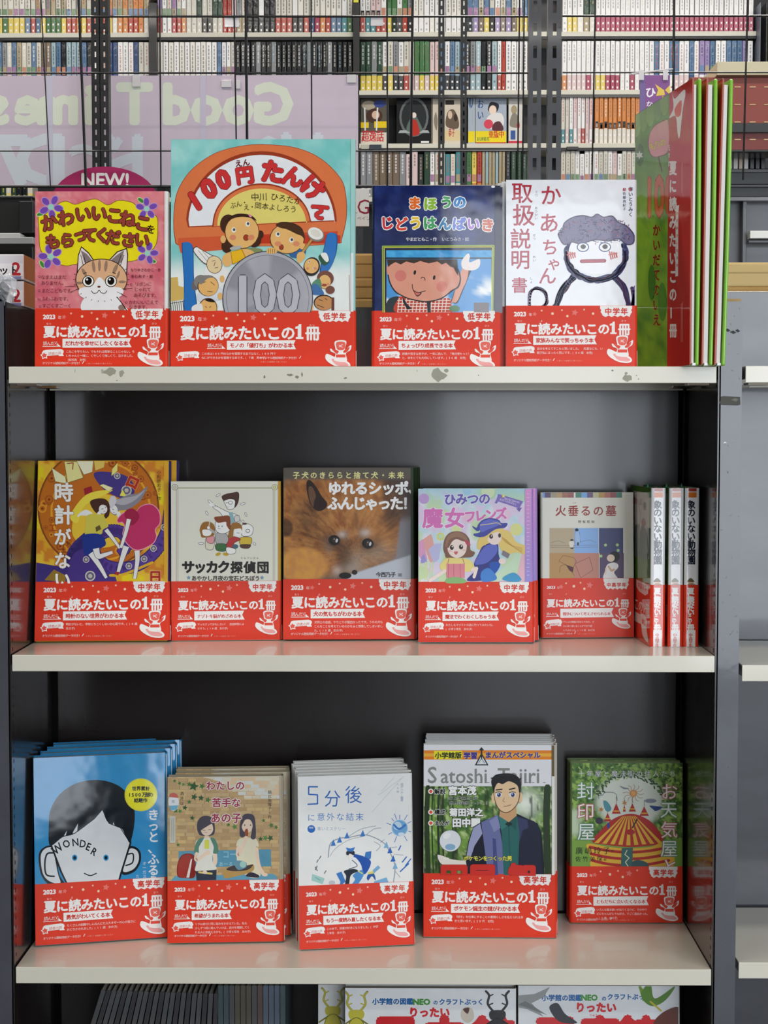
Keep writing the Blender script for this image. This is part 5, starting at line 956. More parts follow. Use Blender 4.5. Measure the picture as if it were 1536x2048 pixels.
    for ch, y, x, g in (('封', 490, 200, '#5a8a6a'), ('印', 685, 200, '#c86a6a'), ('屋', 870, 205, '#5a8a6a')): a.text(ch, x, y, 170, W_, .008, out=(g, .035))
    a.text('十年屋と魔法街の住人たち', 215, 290, 62, '#eef2ea', .01, pitch=77, out=('#3a4a58', .025)); a.text('廣嶋玲子', 190, 1010, 72, '#1f2a20', .01, pitch=84); a.text('佐竹美保', 190, 1080, 54, '#1f2a20', .01, pitch=66); a.text('作', 520, 1000, 30, '#1f2a20'); a.text('絵', 452, 1075, 28, '#1f2a20')
def cover_beetle(a, W, H):
    V(a, 600, 1930, 1.641); a.rect(140, 60, 720, 1200, '#eef0f0')
    a.text('小学館の図鑑', 237, 128, 22.5, '#2a6aa8', .045); a.text('NEO', 370, 130, 26, '#4a9a3c', .06, sx=1.05); a.text('の', 437, 129, 16, '#2a6aa8', .04); a.text('クラフトぶっく', 456, 129, 21, '#2a6aa8', .045)
    a.text('りったい', 356, 168, 34, '#d8262e', .06)
    for ch, x in zip('昆虫館', (238, 400, 560)): a.text(ch, x, 300, 150, '#d8262e', .07)
    stag(a, 185, 130, 1.0, '#c8c048', '#7f7a2c'); stag(a, 648, 130, 1.05, '#26262a', '#0f0f12')
    a.blob([(530, 150), (545, 138), (566, 145), (570, 175), (550, 190), (530, 175)], '#d8cdbc'); a.blob([(535, 145), (555, 140), (550, 160)], '#5a3a30')
def stag(a, x, y, s, c, k):
    for q in (-1, 1):
        a.line([(x + q * 12 * s, y + 22 * s), (x + q * 30 * s, y - 2 * s), (x + q * 26 * s, y - 28 * s), (x + q * 36 * s, y - 42 * s)], 7 * s, k, smooth=True); a.line([(x + q * 12 * s, y + 22 * s), (x + q * 30 * s, y - 2 * s), (x + q * 26 * s, y - 28 * s), (x + q * 35 * s, y - 40 * s)], 5 * s, c, smooth=True)
        a.line([(x + q * 29 * s, y + 2 * s), (x + q * 15 * s, y - 4 * s)], 4 * s, c); a.line([(x + q * 26 * s, y - 26 * s), (x + q * 14 * s, y - 32 * s)], 4 * s, c); a.line([(x + q * 16 * s, y + 50 * s), (x + q * 46 * s, y + 70 * s)], 5 * s, k)
    a.blob([(x - 22 * s, y + 20 * s), (x + 22 * s, y + 20 * s), (x + 20 * s, y + 46 * s), (x - 20 * s, y + 46 * s)], c); a.ell(x, y + 85 * s, 30 * s, 44 * s, k); a.ell(x, y + 85 * s, 27 * s, 41 * s, c)
def cover_dino(a, W, H):
    V(a, 600, 1930, 1.641); a.rect(690, 50, 1260, 1200, '#e6e9ea')
    a.text('小学館の図鑑', 793, 116, 22, '#2a6aa8', .045); a.text('NEO', 922, 116, 26, '#4a9a3c', .06); a.text('の', 990, 116, 16, '#2a6aa8', .04); a.text('クラフトぶっく', 1008, 112, 20.5, '#2a6aa8', .045)
    a.text('りったい', 903, 152, 34, '#d8262e', .06); a.text('きょう', 802, 178, 9, '#d8262e', .02); a.text('りゅう', 950, 168, 9, '#d8262e', .02); a.text('かん', 1072, 170, 9, '#d8262e', .02)
    for ch, x in zip('恐竜館', (775, 915, 1040)): a.text(ch, x, 290, 140, '#d8262e', .07)
    a.poly([(714, 100), (770, 95), (820, 72), (800, 105), (760, 125), (800, 170), (745, 145), (718, 140)], '#9a9e9c'); a.poly([(714, 130), (745, 140), (812, 165), (740, 118)], '#7a7e7c'); a.blob([(818, 140), (845, 125), (870, 160), (910, 190), (850, 185)], '#3a3c40')
    a.poly([(1105, 50), (1140, 100), (1125, 120)], '#7a9a3c'); a.blob([(1120, 90), (1150, 60), (1165, 110), (1230, 70), (1200, 115), (1160, 135), (1130, 120)], '#5c8a34'); a.line([(1150, 120), (1185, 150)], 6, '#c8b83c'); a.blob([(1165, 180), (1200, 150), (1245, 140), (1260, 200), (1170, 200)], '#6a3428')
NTH = lambda n: '%d%s' % (n, 'th' if 10 <= n % 100 <= 20 else {1: 'st', 2: 'nd', 3: 'rd'}.get(n % 10, 'th'))
# ================================================================ the books on the three shelves
G3 = 'stack of copies'
# ---- top shelf
k1 = book('pink picture book with a kitten under a yellow cloud title', None, 70, 336, 383, ZT, .018, 3.0, '#e0808a', cover_cat, ('低学年', 'だれかを幸せにしたくなる本', ['こねこを守りたい。でもそれは簡単なことじゃない。ち', 'いちゃんと一緒に、くやしくて悔しくて、泣きました。', '（会社員　女性）']), Y=.03, bh=116, spcol='#f3f0ea')
k2 = book('largest picture book, turquoise with an orange arch and a big silver coin', None, 341, 711, 279, ZT, .012, 3.5, '#7cc4be', cover_coin, ('低学年', 'モノの「値打ち」がわかる本', ['この本は100円のなかを冒険する本ではなく、100円で', 'なにができるかを冒険する本です。(７歳　男の子)'], dict(ts=1.19, rx=95, lastx=178)), Y=.028, bh=112, spcol='#a5d6cf')
k3 = book('navy picture book with rainbow title and a boy leaning out of a window', None, 744, 1000, 372, ZT, .011, 3.0, '#1a2350', cover_navy, ('低学年', 'ちょっぴり成長できる本', ['読書が苦手な息子が、一気に読んで、「毎日使もっと！」', 'と、本をとても大切にしています。(30歳　女性)']), Y=.03, bh=112, side='L', spcol='#141c40')
c3 = restack(k3, 1, ['second copy of the navy picture book, mostly hidden behind the front one'], dx=[.004])
k4 = book('white picture book with a hand-drawn curly haired mother and red brush title', None, 1012, 1274, 360, ZT, .013, 3.0, '#e9eaee', cover_mum, ('中学年', '家族みんなで笑っちゃう本', ['自分を考えてすこもと笑いました。　先輩なにも、い', '親子私にまったく同じです。(34歳　女性)']), Y=.03, bh=122, spcol='#dfe1e6')
c4 = restack(k4, 2, ['second copy of the white curly haired mother book, edge showing on its left', 'third copy of the white curly haired mother book, rearmost'], dx=[-.005, -.009])
# ---- middle shelf
m1 = book('yellow and purple book of two floating girls among clocks, first on the middle shelf', None, 69, 339, 922, ZM, .014, 11, '#e8b032', cover_clock, ('中学年', '時計のない世界がわかる本', ['時計がないと、学校にちこくしないか心配です。(10歳', '女の子)']), yb=(1283, 1281), bh=120, spcol='#3a3070', m=SATIN)
restack(m1, 1, ['second copy of the two floating girls book, its navy spine peeping out behind'], dx=[.009], gap=.010)
m2 = book('cream book with a cartoon detective team pointing, second on the middle shelf', None, 343, 563, 963, ZM, .010, 3, '#e6e4d4', cover_detect, ('中学年', 'ナゾトキ脳がめざめる本', ['サッカクっておもしろい！　自由研究によ', 'さそう。(10歳　女の子)']), yb=(1282, 1280), bh=119, spcol='#c79a38', m=SATIN)
m3 = book('brown photo book of a resting dog looking up, front copy on the middle shelf', None, 566, 832, 936, ZM, .012, 7, '#4a4238', cover_dog, ('中学年', '犬の気もちがわかる本', ['犬同士の会話、やりとりが面白かったです。うちの犬も', 'こんなことを考えているのかなぁと想像してしまいまし', 'た。(10歳　女の子)']), yb=(1280, 1279), bh=121, spcol='#203018', m=SATIN)
restack(m3, 3, ['second copy of the dog photo book, just behind the front copy', 'third copy of the dog photo book, deep in its stack', 'rearmost copy of the dog photo book against the back panel'], dx=[.003, .006, .009])
m4 = book('pastel rainbow book with a blue hatted witch and a brown haired girl', None, 837, 1068, 978, ZM, .016, 5, '#cfe6ea', cover_witch, ('中学年', '魔法でわくわくしちゃう本', ['わたしもマジストの店に行ってみたいな。', '(小学３年生　女の子)']), yb=(1285, 1285), bh=121, spcol='#b78fd8', m=SATIN)
restack(m4, 1, ['second copy of the pastel witch book with its lilac spine beside the first'], dx=[.0075], gap=.002)
m5 = book('cream book with colour checked top and six-panel drawing of a girl and fireflies', None, 1082, 1268, 985, ZM, .014, 4, '#dedccf', cover_fire, ('中高学年', '戦争について考えさせられる本', ['アニメの場面が浮かんできた。さ', 'らに深く感じることができて読', 'んでよかった。(14歳　女の子)']), yb=(1276, 1275), bh=118, side='L', m=SATIN, marker=False)
# ---- bottom shelf
b1 = book('bright blue book with a black haired boy face and a yellow round seal, front copy', None, 71, 340, 1511, ZB, .028, 4, '#2f8fc8', cover_boy, ('高学年', '勇気がわいてくる本', ['たくさんの困難やしんねんにたえたオギーの心の強さに', 'おどろかされました。(11歳　女の子)']), yb=(1892, 1874), bh=123, r=.006)
restack(b1, 3, ['second bright blue boy face book, directly behind the front copy', 'third bright blue boy face book, its top edge above the second', 'rearmost bright blue boy face book against the back panel'], dx=[.0095, .019, .028])
b2 = book('tan brick wall book with two children eating ice lollies on a bench, front copy', None, 335, 568, 1553, ZB, .024, 5, '#b9ab90', cover_bench, ('高学年', '希望がうまれる本', ['リクは自分と同じ悩みをかかえていた。私も', '少しずつ前に進んでいけば、自分を理解してく', 'れる人に出会えるかも。(小学６年生　女の子)']), yb=(1887, 1883), bh=124, r=.005)
restack(b2, 2, ['second copy of the tan brick wall book, shifted behind the front copy', 'rearmost copy of the tan brick wall book in the shade'], dx=[.009, .008])
b3 = book('white book with blue outline title and drawings of a caped figure, front copy', None, 599, 829, 1550, ZB, .0175, 5, '#e4e4e0', cover_blue, ('高学年', 'もう一度読み直したくなる本', ['この本で、読書が好きになりました。(中学', '１年生　女の子)']), yb=(1900, 1889), bh=125, m=MATT, r=.003)
restack(b3, 5, ['second white and blue caped figure book, its top above the front copy', 'third white and blue caped figure book from the front', 'fourth white and blue caped figure book from the front', 'fifth white and blue caped figure book, next to last in its stack', 'rearmost white and blue caped figure book'], dx=[.002, 0.0, .003, .0, .004])
b4 = book('green forest comic biography with a man in a dark blue jacket, front copy', None, 847, 1112, 1490, ZB, .0135, 4, '#ecece8', cover_manga, ('高学年', 'ポケモン誕生の謎がわかる本', ['「好き」を仕事にすることの素晴らしさを伝えられる本', 'だと思います。(20代　女性)']), yb=(1874, 1876), bh=127, spcol='#d8cfc4', m=SATIN, r=.003)
restack(b4, 5, ['second forest comic biography, directly behind the front copy', 'third forest comic biography from the front', 'fourth forest comic biography from the front', 'fifth forest comic biography, next to last in its stack', 'rearmost forest comic biography in its stack'], dx=[.003, .002, .004, .003, .004])
b5 = book('green leafy book with a red and yellow circus tent, front copy beside the side panel', None, 1140, 1365, 1526, ZB, .019, 3, '#8aa070', cover_tent, ('高学年', 'ともだちに会いたくなる本', ['いろんな魔法使いが出てくるけど、その中で', 'ビビちゃんがとても好き。すごく面白かった。', '(12歳　女の子)']), yb=(1846, 1846), bh=113, side='L', spcol='#6a7a50', m=SATIN)
restack(b5, 1, ['second circus tent book, its pale top edge behind the front copy'], dx=[-.001])

# ---- three books in slip jackets standing spine-out at the end of the middle shelf
def spine_cover(a, x, w_):
    """x, w_ in photo pixels; same design on each"""
    V(a, x, 975, 1.0); s = w_ / 27.0
    a.rect(-3, -5, w_ + 3, 330, '#ececec'); a.rect(-3, -5, w_ + 3, 8, '#a83a30'); a.rect(-3, 9.5, w_ + 3, 20, '#d8762c')
    for i, ch in enumerate('象のいない動物園'): a.text(ch, 5.5 * s, 41 + i * 15.9, 17 * s, '#1d2232', .035)
    a.ell(13 * s, 190, 5.5 * s, 5, '#e8c0a0'); a.blob([(6 * s, 188), (13 * s, 181), (20 * s, 188), (13 * s, 189)], '#6a6440'); a.blob([(5 * s, 199), (10 * s, 192), (20 * s, 193), (26 * s, 199)], '#a88a70')
def spine_band(a, x, w_):
    V(a, x, 1170, 1.0); s = w_ / 27.0; a.rect(-3, -5, w_ + 3, 150, RED); a.rect(-3, 90, w_ + 3, 130, '#f0eeec')
    for i, ch in enumerate('夏に読みたいこの１冊'): a.text(ch, 6.5 * s, 17.5 + i * 8.6 * (1 if i < 7 else .94), (13.5 if i not in (6, 7, 8) else 9.5) * s, WHT, .045); 
    a.text('中高学年', 9 * s, 103, 7.5 * s, '#d94332', .03, vert=True, pitch=7)
def zoo_side(a, W, H):
    a.rect(0, 0, 1, 1, '#5c8f30'); a.rect(.12, .06, .93, .74, '#d9d6cc')
    a.blob([(.15, .74), (.2, .5), (.3, .42), (.5, .44), (.52, .74)], '#7a8a84'); a.blob([(.5, .74), (.55, .44), (.7, .42), (.86, .5), (.9, .74)], '#5f6e6c'); a.line([(.42, .15), (.5, .3), (.44, .55)], .03, '#c8a08a'); a.blob([(.55, .38), (.66, .33), (.78, .38), (.66, .43)], '#b05a40'); a.ell(.72, .2, .07, .045, '#6a4434'); a.text('象のいない', .18, .2, .09, '#b03a30', .03)
zx = ((1300.5, 1329), (1336, 1365), (1367.5, 1396))
zl = ('white spined book with black vertical title, nearest the firefly book', 'white spined book with black vertical title, middle of the three', 'white spined book with black vertical title, nearest the side panel')
CAP = mat('green_cloth_ribbon', '#2f8f6a', .7)
for i, (xa, xb) in enumerate(zx):
    zf = ZM; Yf = .085; A_ = Vector((solve_x(xa, Yf, zf), Yf, zf)); B_ = Vector((solve_x(xb, Yf, zf), Yf, zf)); W = (B_ - A_).length
    M = (A_ + B_) / 2; H = .2
    for _ in range(8): H += (proj(M + Vector((0, 0, H)))[1] - 976) * .00066
    Dp = .138; yaw = R(3.5) if i == 0 else R(2)
    t = thing('storybook', zl[i], 'book', M, yaw)
    def plan(e, rr=.0045, x1=Dp):
        a = W / 2 + e; P = [(-a, x1)]
        for k in range(6): q = R(180 + 18 * k); P.append((-a + rr + rr * math.cos(q), -e + rr * .45 + rr * .45 * math.sin(q)))
        for k in range(6): q = R(270 + 18 * k); P.append((a - rr + rr * math.cos(q), -e + rr * .45 + rr * .45 * math.sin(q)))
        P.append((a, x1)); th = .0009 if e == 0 else .0004
        return P + [(a - th, x1), (a - th, .004), (-a + th, .004), (-a + th, x1)]
    mb = MB(); mb.extr(plan(0), 0, H, 'z'); mb.c = [lin('#ececec') if v[1] < .0025 else lin('#4f8a2c') for v in mb.v]
    j = mb.obj('dust_jacket', GLOSS, t, fix=True)
    MB().box(-W / 2 + .001, W / 2 - .001, .0045, Dp - .003, .002, H - .003).obj('page_block', PAGE, t)
    MB().extr([(W * -.1, H - .003), (0, H + .004), (W * .12, H - .003)], Dp * .5, Dp * .52, 'y').obj('ribbon', CAP, t, fix=True)
    hb = 0
    a = Art(); spine_cover(a, xa, xb - xa); c_, s_ = (W, H)
    src = [proj(t.matrix_basis @ Vector((u - W / 2, 0, v))) for u, v in ((0, 0), (W, 0), (W, H), (0, H))]; hm = homog(src, ((0, 0), (W, 0), (W, H), (0, H)))
    hb = hm(xa + 5, 1170)[1]
    a.build('spine_print', GLOSS, j, hm, (.0038, hb, W - .0038, H - .0003), lambda u, v, h: (u - W / 2, -h - .00002, v))
    mb = MB(); mb.extr(plan(.0006), .0005, hb, 'z', RED); b = mb.obj('paper_band', GLOSS, t, fix=True)
    wf_ = hm(xa + 5, 1263)[1]

    a = Art(); spine_band(a, xa, xb - xa)
    a.build('band_print', GLOSS, b, hm, (.0038, .0006, W - .0038, hb - .0002), lambda u, v, h: (u - W / 2, -.0006 - h - .00002, v))
    a = Art(); zoo_side(a, 1, 1)
    a.build('cover_print', GLOSS, j, lambda x, y: (x, 1 - y), (0, 0, 1, 1), lambda u, v, h: (-W / 2 - h, Dp - .001 - u * (Dp - .006), hb + v * (H - hb)))
    a = Art(); a.poly([(.35, 0), (.95, 0), (.93, .15), (.8, .2), (.5, .18), (.36, .12)], WHT); a.text('中高学年', .42, .12, .11, '#d94332', .03); a.text('この1冊', .25, .5, .22, WHT, .04); a.rect(.15, .56, .6, .72, WHT); a.blob([(.6, .55), (.85, .55), (.88, .75), (.95, .95), (.7, .9), (.62, .75)], WHT); a.rect(.66, .62, .82, .7, '#e8503d')
    a.build('band_print', GLOSS, b, lambda x, y: (x, 1 - y), (0, 0, 1, 1), lambda u, v, h: (-W / 2 - .0006 - h, Dp - .001 - u * (Dp - .006), .001 + v * (hb - .002)))

# ---- three tall green picture books at the end of the top shelf, open edges to the front
xs = ((1379.5, 1399.5), (1403.5, 1427.5), (1429.5, 1452.5))
ql = ('tall green counting picture book with red band, its cover towards the curly haired mother book', 'tall green picture book with red band, middle of the three tall ones', 'tall green picture book with red band, overhanging the end of the top shelf')
GRB = mat('green_board_cover', '#86c83c', .25, coat=.4); DKR = mat('red_brown_board_edge', '#a8503a', .4)
for i, (xa, xb) in enumerate(xs):
    Yf = -.03; z = ZT; A_ = Vector((solve_x(xa, Yf, z), Yf, z)); B_ = Vector((solve_x(xb, Yf, z), Yf, z)); W = (B_ - A_).length; H = .2
    for _ in range(8): H += (proj(A_ + Vector((.009, 0, H)))[1] - 156) * .00066
    yaw = R((9.0, 9.1, 9.2)[i]); roll = R((0.0, .45, 1.05)[i]); Dp = .238
    t = thing('tall_picture_book', ql[i], 'book', A_); t.rotation_euler = (0, roll, yaw)
    def bow(x0, x1, y0, y1, z0, z1, mt, nm, par, amp=0.0, col=None, bev=.0006):
        mb = MB(); n = 10; vs = []; fs = []
        for k in range(n + 1):
            zz = z0 + (z1 - z0) * k / n; dx = amp * math.sin(math.pi * k / n)
            vs += [(x0 + dx, y0, zz), (x1 + dx, y0, zz), (x1 + dx, y1, zz), (x0 + dx, y1, zz)]
        fs.append((3, 2, 1, 0)); o = n * 4; fs.append((o, o + 1, o + 2, o + 3))
        for k in range(n):
            for q in range(4): fs.append((k * 4 + q, k * 4 + (q + 1) % 4, k * 4 + 4 + (q + 1) % 4, k * 4 + 4 + q))
        mb.add(vs, fs, col); return mb.obj(nm, mt, par, bevel=bev)
    lc = bow(0, .0014, 0, Dp, 0, H, GLOSS, 'front_cover', t, -.0006 if i == 0 else 0, '#4c8430')
    bow(.0014, .0020, .001, Dp - .001, .001, H - .001, DKR, 'endpaper', t)
    bow(W - .0050, W - .0002, .0, Dp, 0, H, GRB, 'back_cover', t, .001, bev=.0020)
    bow(.0026, W - .0060, .004, Dp - .002, .003, H - .007, mat('bright_page_block', '#e9e4e0', .7), 'page_block', t)
    bow(-.0006, -.0001, -.0006, .088, .0005, H - .001, GLOSS, 'paper_band', t, -.0006 if i == 0 else 0, '#c8342c', 0)
    bow(-.0004, .0018, -.0008, -.0002, .002, H - .001, DKR, 'band_fold', t, 0, None, 0)
    bow(.0028, .0075, -.0012, .004, .0, .0032, mat('white_card_foot', '#f2f2f0', .3), 'card_tab', t)
    if i == 0:
        base = t.matrix_basis
        cs = [(0, 0), (Dp, 0), (Dp, H), (0, H)]; src = [proj(base @ Vector((0, Dp - u, v))) for u, v in cs]; hm = homog(src, cs)
        a = Art(1240, 120, 3.1028); g1, g2 = lin('#5c9436')[:3], lin('#8fbf3c')[:3]
        a.field(70, 90, 440, 1910, 20, 60, lambda x, y: mix(g1, g2, ssm(500, 1100, y) * (.7 + fb(x, y, .01))))
        for k in range(6): a.ell(100 + k * 44, 400 - k * 34, 26, 80, '#6fa04a' if k % 2 else '#7fae50')
        a.blob([(180, 470), (210, 410), (270, 375), (300, 380), (305, 560), (250, 600), (200, 600), (175, 540)], '#7a5a3a'); a.blob([(184, 470), (213, 415), (270, 381), (300, 386), (300, 555), (250, 594), (203, 594), (180, 540)], '#e4a0a4'); a.text('もりの', 192, 560, 50, '#e8d84a', .03, sx=.7, ang=-20, out=('#7a8a3a', .03))
        a.ell(125, 590, 24, 70, '#4f7a3a'); a.star(122, 590, 26, '#e6ece0', 0, 6); a.line([(240, 600), (262, 690)], 8, '#6a5a34')
        for k, x in enumerate((155, 215, 282)): a.text('100'[k], x, 965, 330 + k * 18, '#cf6a34', .04, sx=.36, out=('#a8381f', .015))
        for k, ch in enumerate('かいだてのいえ'): a.text(ch, 205, 1085 + k * 93, 80, '#8c3a28', .04, sx=.62, out=('#b8c83a', .03))
        a.ell(200, 1380, 22, 110, '#4f8a2c'); a.ell(265, 1500, 26, 120, '#5f9a34')
        a.build('cover_print', GLOSS, lc, hm, (.002, .002, Dp - .089, H - .001), lambda u, v, h: (-h - .0006 * math.sin(math.pi * v / H), Dp - u, v), step=2e-6)
        a = Art(1240, 120, 3.1028)

        for k, ch in enumerate('夏に読みたいこの1冊'): a.text(ch, 310, 705 + k * 112, 92, WHT, .04, sx=.52)
        a.poly([(352, 905), (374, 900), (368, 950), (366, 1340), (349, 1345)], WHT); a.text('かず好きになる本', 354, 960, 22, '#d2392b', .03, sx=.6, vert=True, pitch=46)
        a.blob([(330, 215), (345, 240), (400, 185), (410, 215), (395, 300), (375, 480), (362, 450), (350, 350), (310, 360), (335, 300)], WHT); a.blob([(345, 300), (385, 250), (380, 340), (350, 350)], '#e8503d'); a.text('低学年', 298, 560, 40, WHT, .04, sx=.4, vert=True, pitch=50)
        for k in range(2): a.line([(388 + k * 8, 620 + k * 10), (384 + k * 8, 1750)], 2, '#e8a8a0')
        a.build('band_print', GLOSS, [c for c in t.children if c.name.startswith('paper_band')][0], hm, (Dp - .088, .002, Dp - .0006, H - .001), lambda u, v, h: (-.0006 - h - .0006 * math.sin(math.pi * v / H), Dp - u, v), step=2e-6)

# ---- bottom deck: craft books face-out and magazines spine-out
def deckbook(label, xl, xr, yt, Yd, cov, T=.02, lean=4):
    t = book(label, None, xl, xr, yt, .2005, T, lean, '#e8eaea', cov, None, Y=Yd, name='craft_book', r=.003); return t
p0 = deckbook('white craft book with a yellow stag beetle, half hidden behind the front beetle book', 636, 960, 1970, .09, lambda a, W, H: (V(a, 600, 1930, 1.641), a.rect(50, 50, 700, 900, '#dcdedd'), stag(a, 108, 118, 1.0, '#b8b048', '#7f7a2c')), .02)
p1 = deckbook('white stag beetle craft book with red title below the bottom shelf', 690, 1033, 1977, .055, cover_beetle)
p2 = deckbook('white dinosaur craft book with red title below the bottom shelf', 1037, 1361, 1972, .062, cover_dino)
MG = ('#77787a', '#6c6b6c', '#808182', '#6a6768', '#747677'); random.seed(9)
mlast = None
def mag(i, x, ang, h, w_, ci, label, group):
    col = (('magazine_grey', '#525354'), ('magazine_dark', '#3d3b3e'), ('magazine_teal', '#465659'), ('magazine_sand', '#585447'), ('magazine_rose', '#5e4f4a'), ('magazine_blue', '#586472'))[ci]
    t = thing('magazine', label, 'magazine', (x, .10, .2005), 0, group)
    t.rotation_euler = (0, ang, 0)
    MB().extr([(0, .0), (w_, 0), (w_, .142), (w_ - .0005, .142), (w_ - .0005, .0006), (.0005, .0006), (.0005, .142), (0, .142)], 0, h, 'z').obj('cover', mat(col[0], col[1], .45, mottle=.08, mscale=30), t, fix=True)
    MB().box(.0006, w_ - .0006, .0008, .140, .001, h - .002).obj('page_block', PAGE, t)
n = 22
for i in range(n):
    # tops spread from x=205 to 428; bottoms far to the left for the fanned ones
    f_ = i / (n - 1); xt = 203 + (428 - 203) * f_ ** 1.0; yt = 1979 + 8 * f_; P_ = atY(xt, yt, .10)
    xb_ = XL + .010 + (atY(423, 1990, .10).x - .008 - XL - .010) * f_; ang = math.atan2(P_.x - xb_, P_.z - .2005); h = (P_.z - .2005) / math.cos(ang)
    mag(i, P_.x - h * math.sin(ang) - .0065 * 0, ang, h, .0062, (0, 1, 0, 0, 1)[i % 5], '%s grey magazine leaning under the bottom shelf, %s from the fanned end' % (('mid', 'dark', 'mid', 'mid', 'dark')[i % 5], NTH(i + 1)), 'leaning magazines under the bottom shelf')
for i, ci in enumerate((2, 2, 0, 3, 3, 3, 0, 4, 5, 5, 5, 2)):
    P_ = atY(436 + i * 11.3, 1971, .10); mag(i, P_.x, 0, P_.z - .2005, .0069, ci, ('grey', 'grey', 'teal grey', 'sand', 'rose', 'pale blue')[ci] + ' upright magazine, %s after the fanned magazines' % NTH(i + 1), 'upright magazines under the bottom shelf')
# ================================================================ things on top of the neighbouring bay, left
BXS = Art
def ybox(px0, px1, pyb, pyt, Yd, dep, label, name='snack_box'):
    a0, a1 = atY(px0, pyb, Yd), atY(px1, pyb, Yd); h = atY(px0, pyt, Yd).z - a0.z
    t = thing(name, label, 'box', (0, 0, 0)); return t, a0.x, a1.x, a0.z, h
for i, (pb, pt) in enumerate(((583, 541), (537, 486))):
    lab = ('lower white box marked with a red 2, under its twin', 'upper white box marked ット2 in clear film')[i]
    Yd = .105; xa = atY(-60, pb, Yd).x; xb = atY(48, pb, Yd).x; z0 = HT + .0025 + i * .036; h = .034
    t = thing('card_box', lab, 'box', (0, 0, 0))
    bx = MB().box(xa, xb, Yd, Yd + .10, z0, z0 + h, '#e4e3e6').obj('carton', SATIN, t, bevel=.0015)
    MB().box(xb - .0005, xb + .0012, Yd + .001, Yd + .099, z0 + .002, z0 + h - .001, '#a8683c').obj('side_label', SATIN, t)
    MB().box(xa, xb - .004, Yd - .0006, Yd + .001, z0 + .0005, z0 + .004, '#8a8cb8').obj('blue_edge', SATIN, t)
    a = Art(0, 0, 1); yb = proj((xb, Yd, z0))[1]
    a.rect(-60, yb - 32, 47, yb - 7, '#f4f2f2'); a.text('ット', -3, yb - 10, 21, '#1c1a1c', .03); a.text('2', 24, yb - 9, 36, '#c0323a', .03)
    a.build('label_print', SATIN, bx, lambda x, y: (atY(x, y, Yd).x, atY(x, y, Yd).z), (xa, z0 + .001, xb - .001, z0 + h - .001), lambda u, v, hh: (u, Yd - .0007 - hh, v))
# crumpled clear bag in front of the boxes
random.seed(21)
FILM = mat('clear_film', '#e8eaee', .12, alpha=.42, bump=.004, bscale=60, coat=1.0)
def lump(cx, cy, cz, rx, ry, rz, n=18, m_=12, amp=.22):
    vs, fs = [], []
    for j in range(m_ + 1):
        th = math.pi * j / m_
        for i in range(n):
            ph = 2 * math.pi * i / n; k = 1 + amp * noise.noise(Vector((3 * math.cos(ph) * math.sin(th), 3 * math.sin(ph) * math.sin(th), 3 * math.cos(th) + cx * 40)))
            vs.append((cx + rx * k * math.sin(th) * math.cos(ph), cy + ry * k * math.sin(th) * math.sin(ph), cz + rz * k * math.cos(th)))
    for j in range(m_):
        for i in range(n): fs.append((j * n + i, j * n + (i + 1) % n, (j + 1) * n + (i + 1) % n, (j + 1) * n + i))
    return vs, fs
P_ = atY(6, 575, .055); t = thing('snack_bag', 'crumpled clear bag with dark sweets in front of the boxes marked 2', 'bag', (0, 0, 0))
v, f = lump(P_.x, .055, HT + .0215, .017, .02, .019, amp=.5); MB().add(v, f).obj('film', FILM, t, fix=True)
v, f = lump(P_.x - .004, .055, HT + .018, .011, .013, .013, amp=.35); MB().add(v, f, '#1d1c1e').obj('filling', SATIN, t, fix=True)

# ================================================================ cardboard boxes and signs standing behind the back panel
KRAFT = mat('kraft_board', '#c39a5c', .75, mottle=.06, mscale=25); KR2 = mat('kraft_board_lid', '#d3b47c', .7)
zsup = HT - .004
rk = thing('rack', 'low dark rack behind the shelf unit carrying cardboard boxes', 'rack', (0, .3, 0))
MB().box(-1.4, 1.4, .0, .42, zsup - .02, zsup).obj('board', BLACK, rk)
for x in (-1.35, 1.35):
    for y in (.02, .4): MB().box(x - .02, x + .02, y - .015, y + .015, 0, zsup - .02).obj('leg', BLACK, rk)
def stackbox(pxl, pxr, rows, Yd, labs, dep=.22):
    z = zsup
    for (ht, mt), lab in zip(rows, labs):
        t = thing('cardboard_box', lab, 'box', (0, 0, 0)); xl_, xr_ = atY(pxl, 560, Yd).x, atY(pxr, 560, Yd).x
        MB().box(xl_, xr_, Yd, Yd + dep, z, z + ht).obj('carton', mt, t, bevel=.002)
        MB().box(xl_ - .001, xr_ + .001, Yd - .0015, Yd + dep + .0015, z + ht * .55, z + ht - .0015).obj('lid', mt, t, bevel=.002); z += ht
    return z
zk = stackbox(640, 800, ((.0345, KRAFT), (.031, KRAFT), (.036, KRAFT)), .33, ('bottom kraft box seen in the gap beside the navy picture book', 'middle kraft box seen in the gap beside the navy picture book', 'top kraft box seen in the gap beside the navy picture book'))
stackbox(1395, 1640, ((.052, KRAFT), (.036, KR2)), .33, ('lower kraft box behind the tall green books', 'upper kraft box behind the tall green books, lid edge pale'))
def panel(name, label, cat, px0, px1, py0, py1, Yd, th, m, col=None, group=None):
    a0, a1 = atY(px0, py1, Yd), atY(px1, py0, Yd); o = MB().box(a0.x, a1.x, Yd, Yd + th, a0.z, a1.z, col).obj(name, m, bevel=.001)
    return tag(o, label, cat, group), a0, a1
o, a0, a1 = panel('sign_board', 'white sign with a dark red capital G, in the gap behind the books', 'sign', 560, 738, 377, 453, .56, .003, SATIN, '#dcdcda')
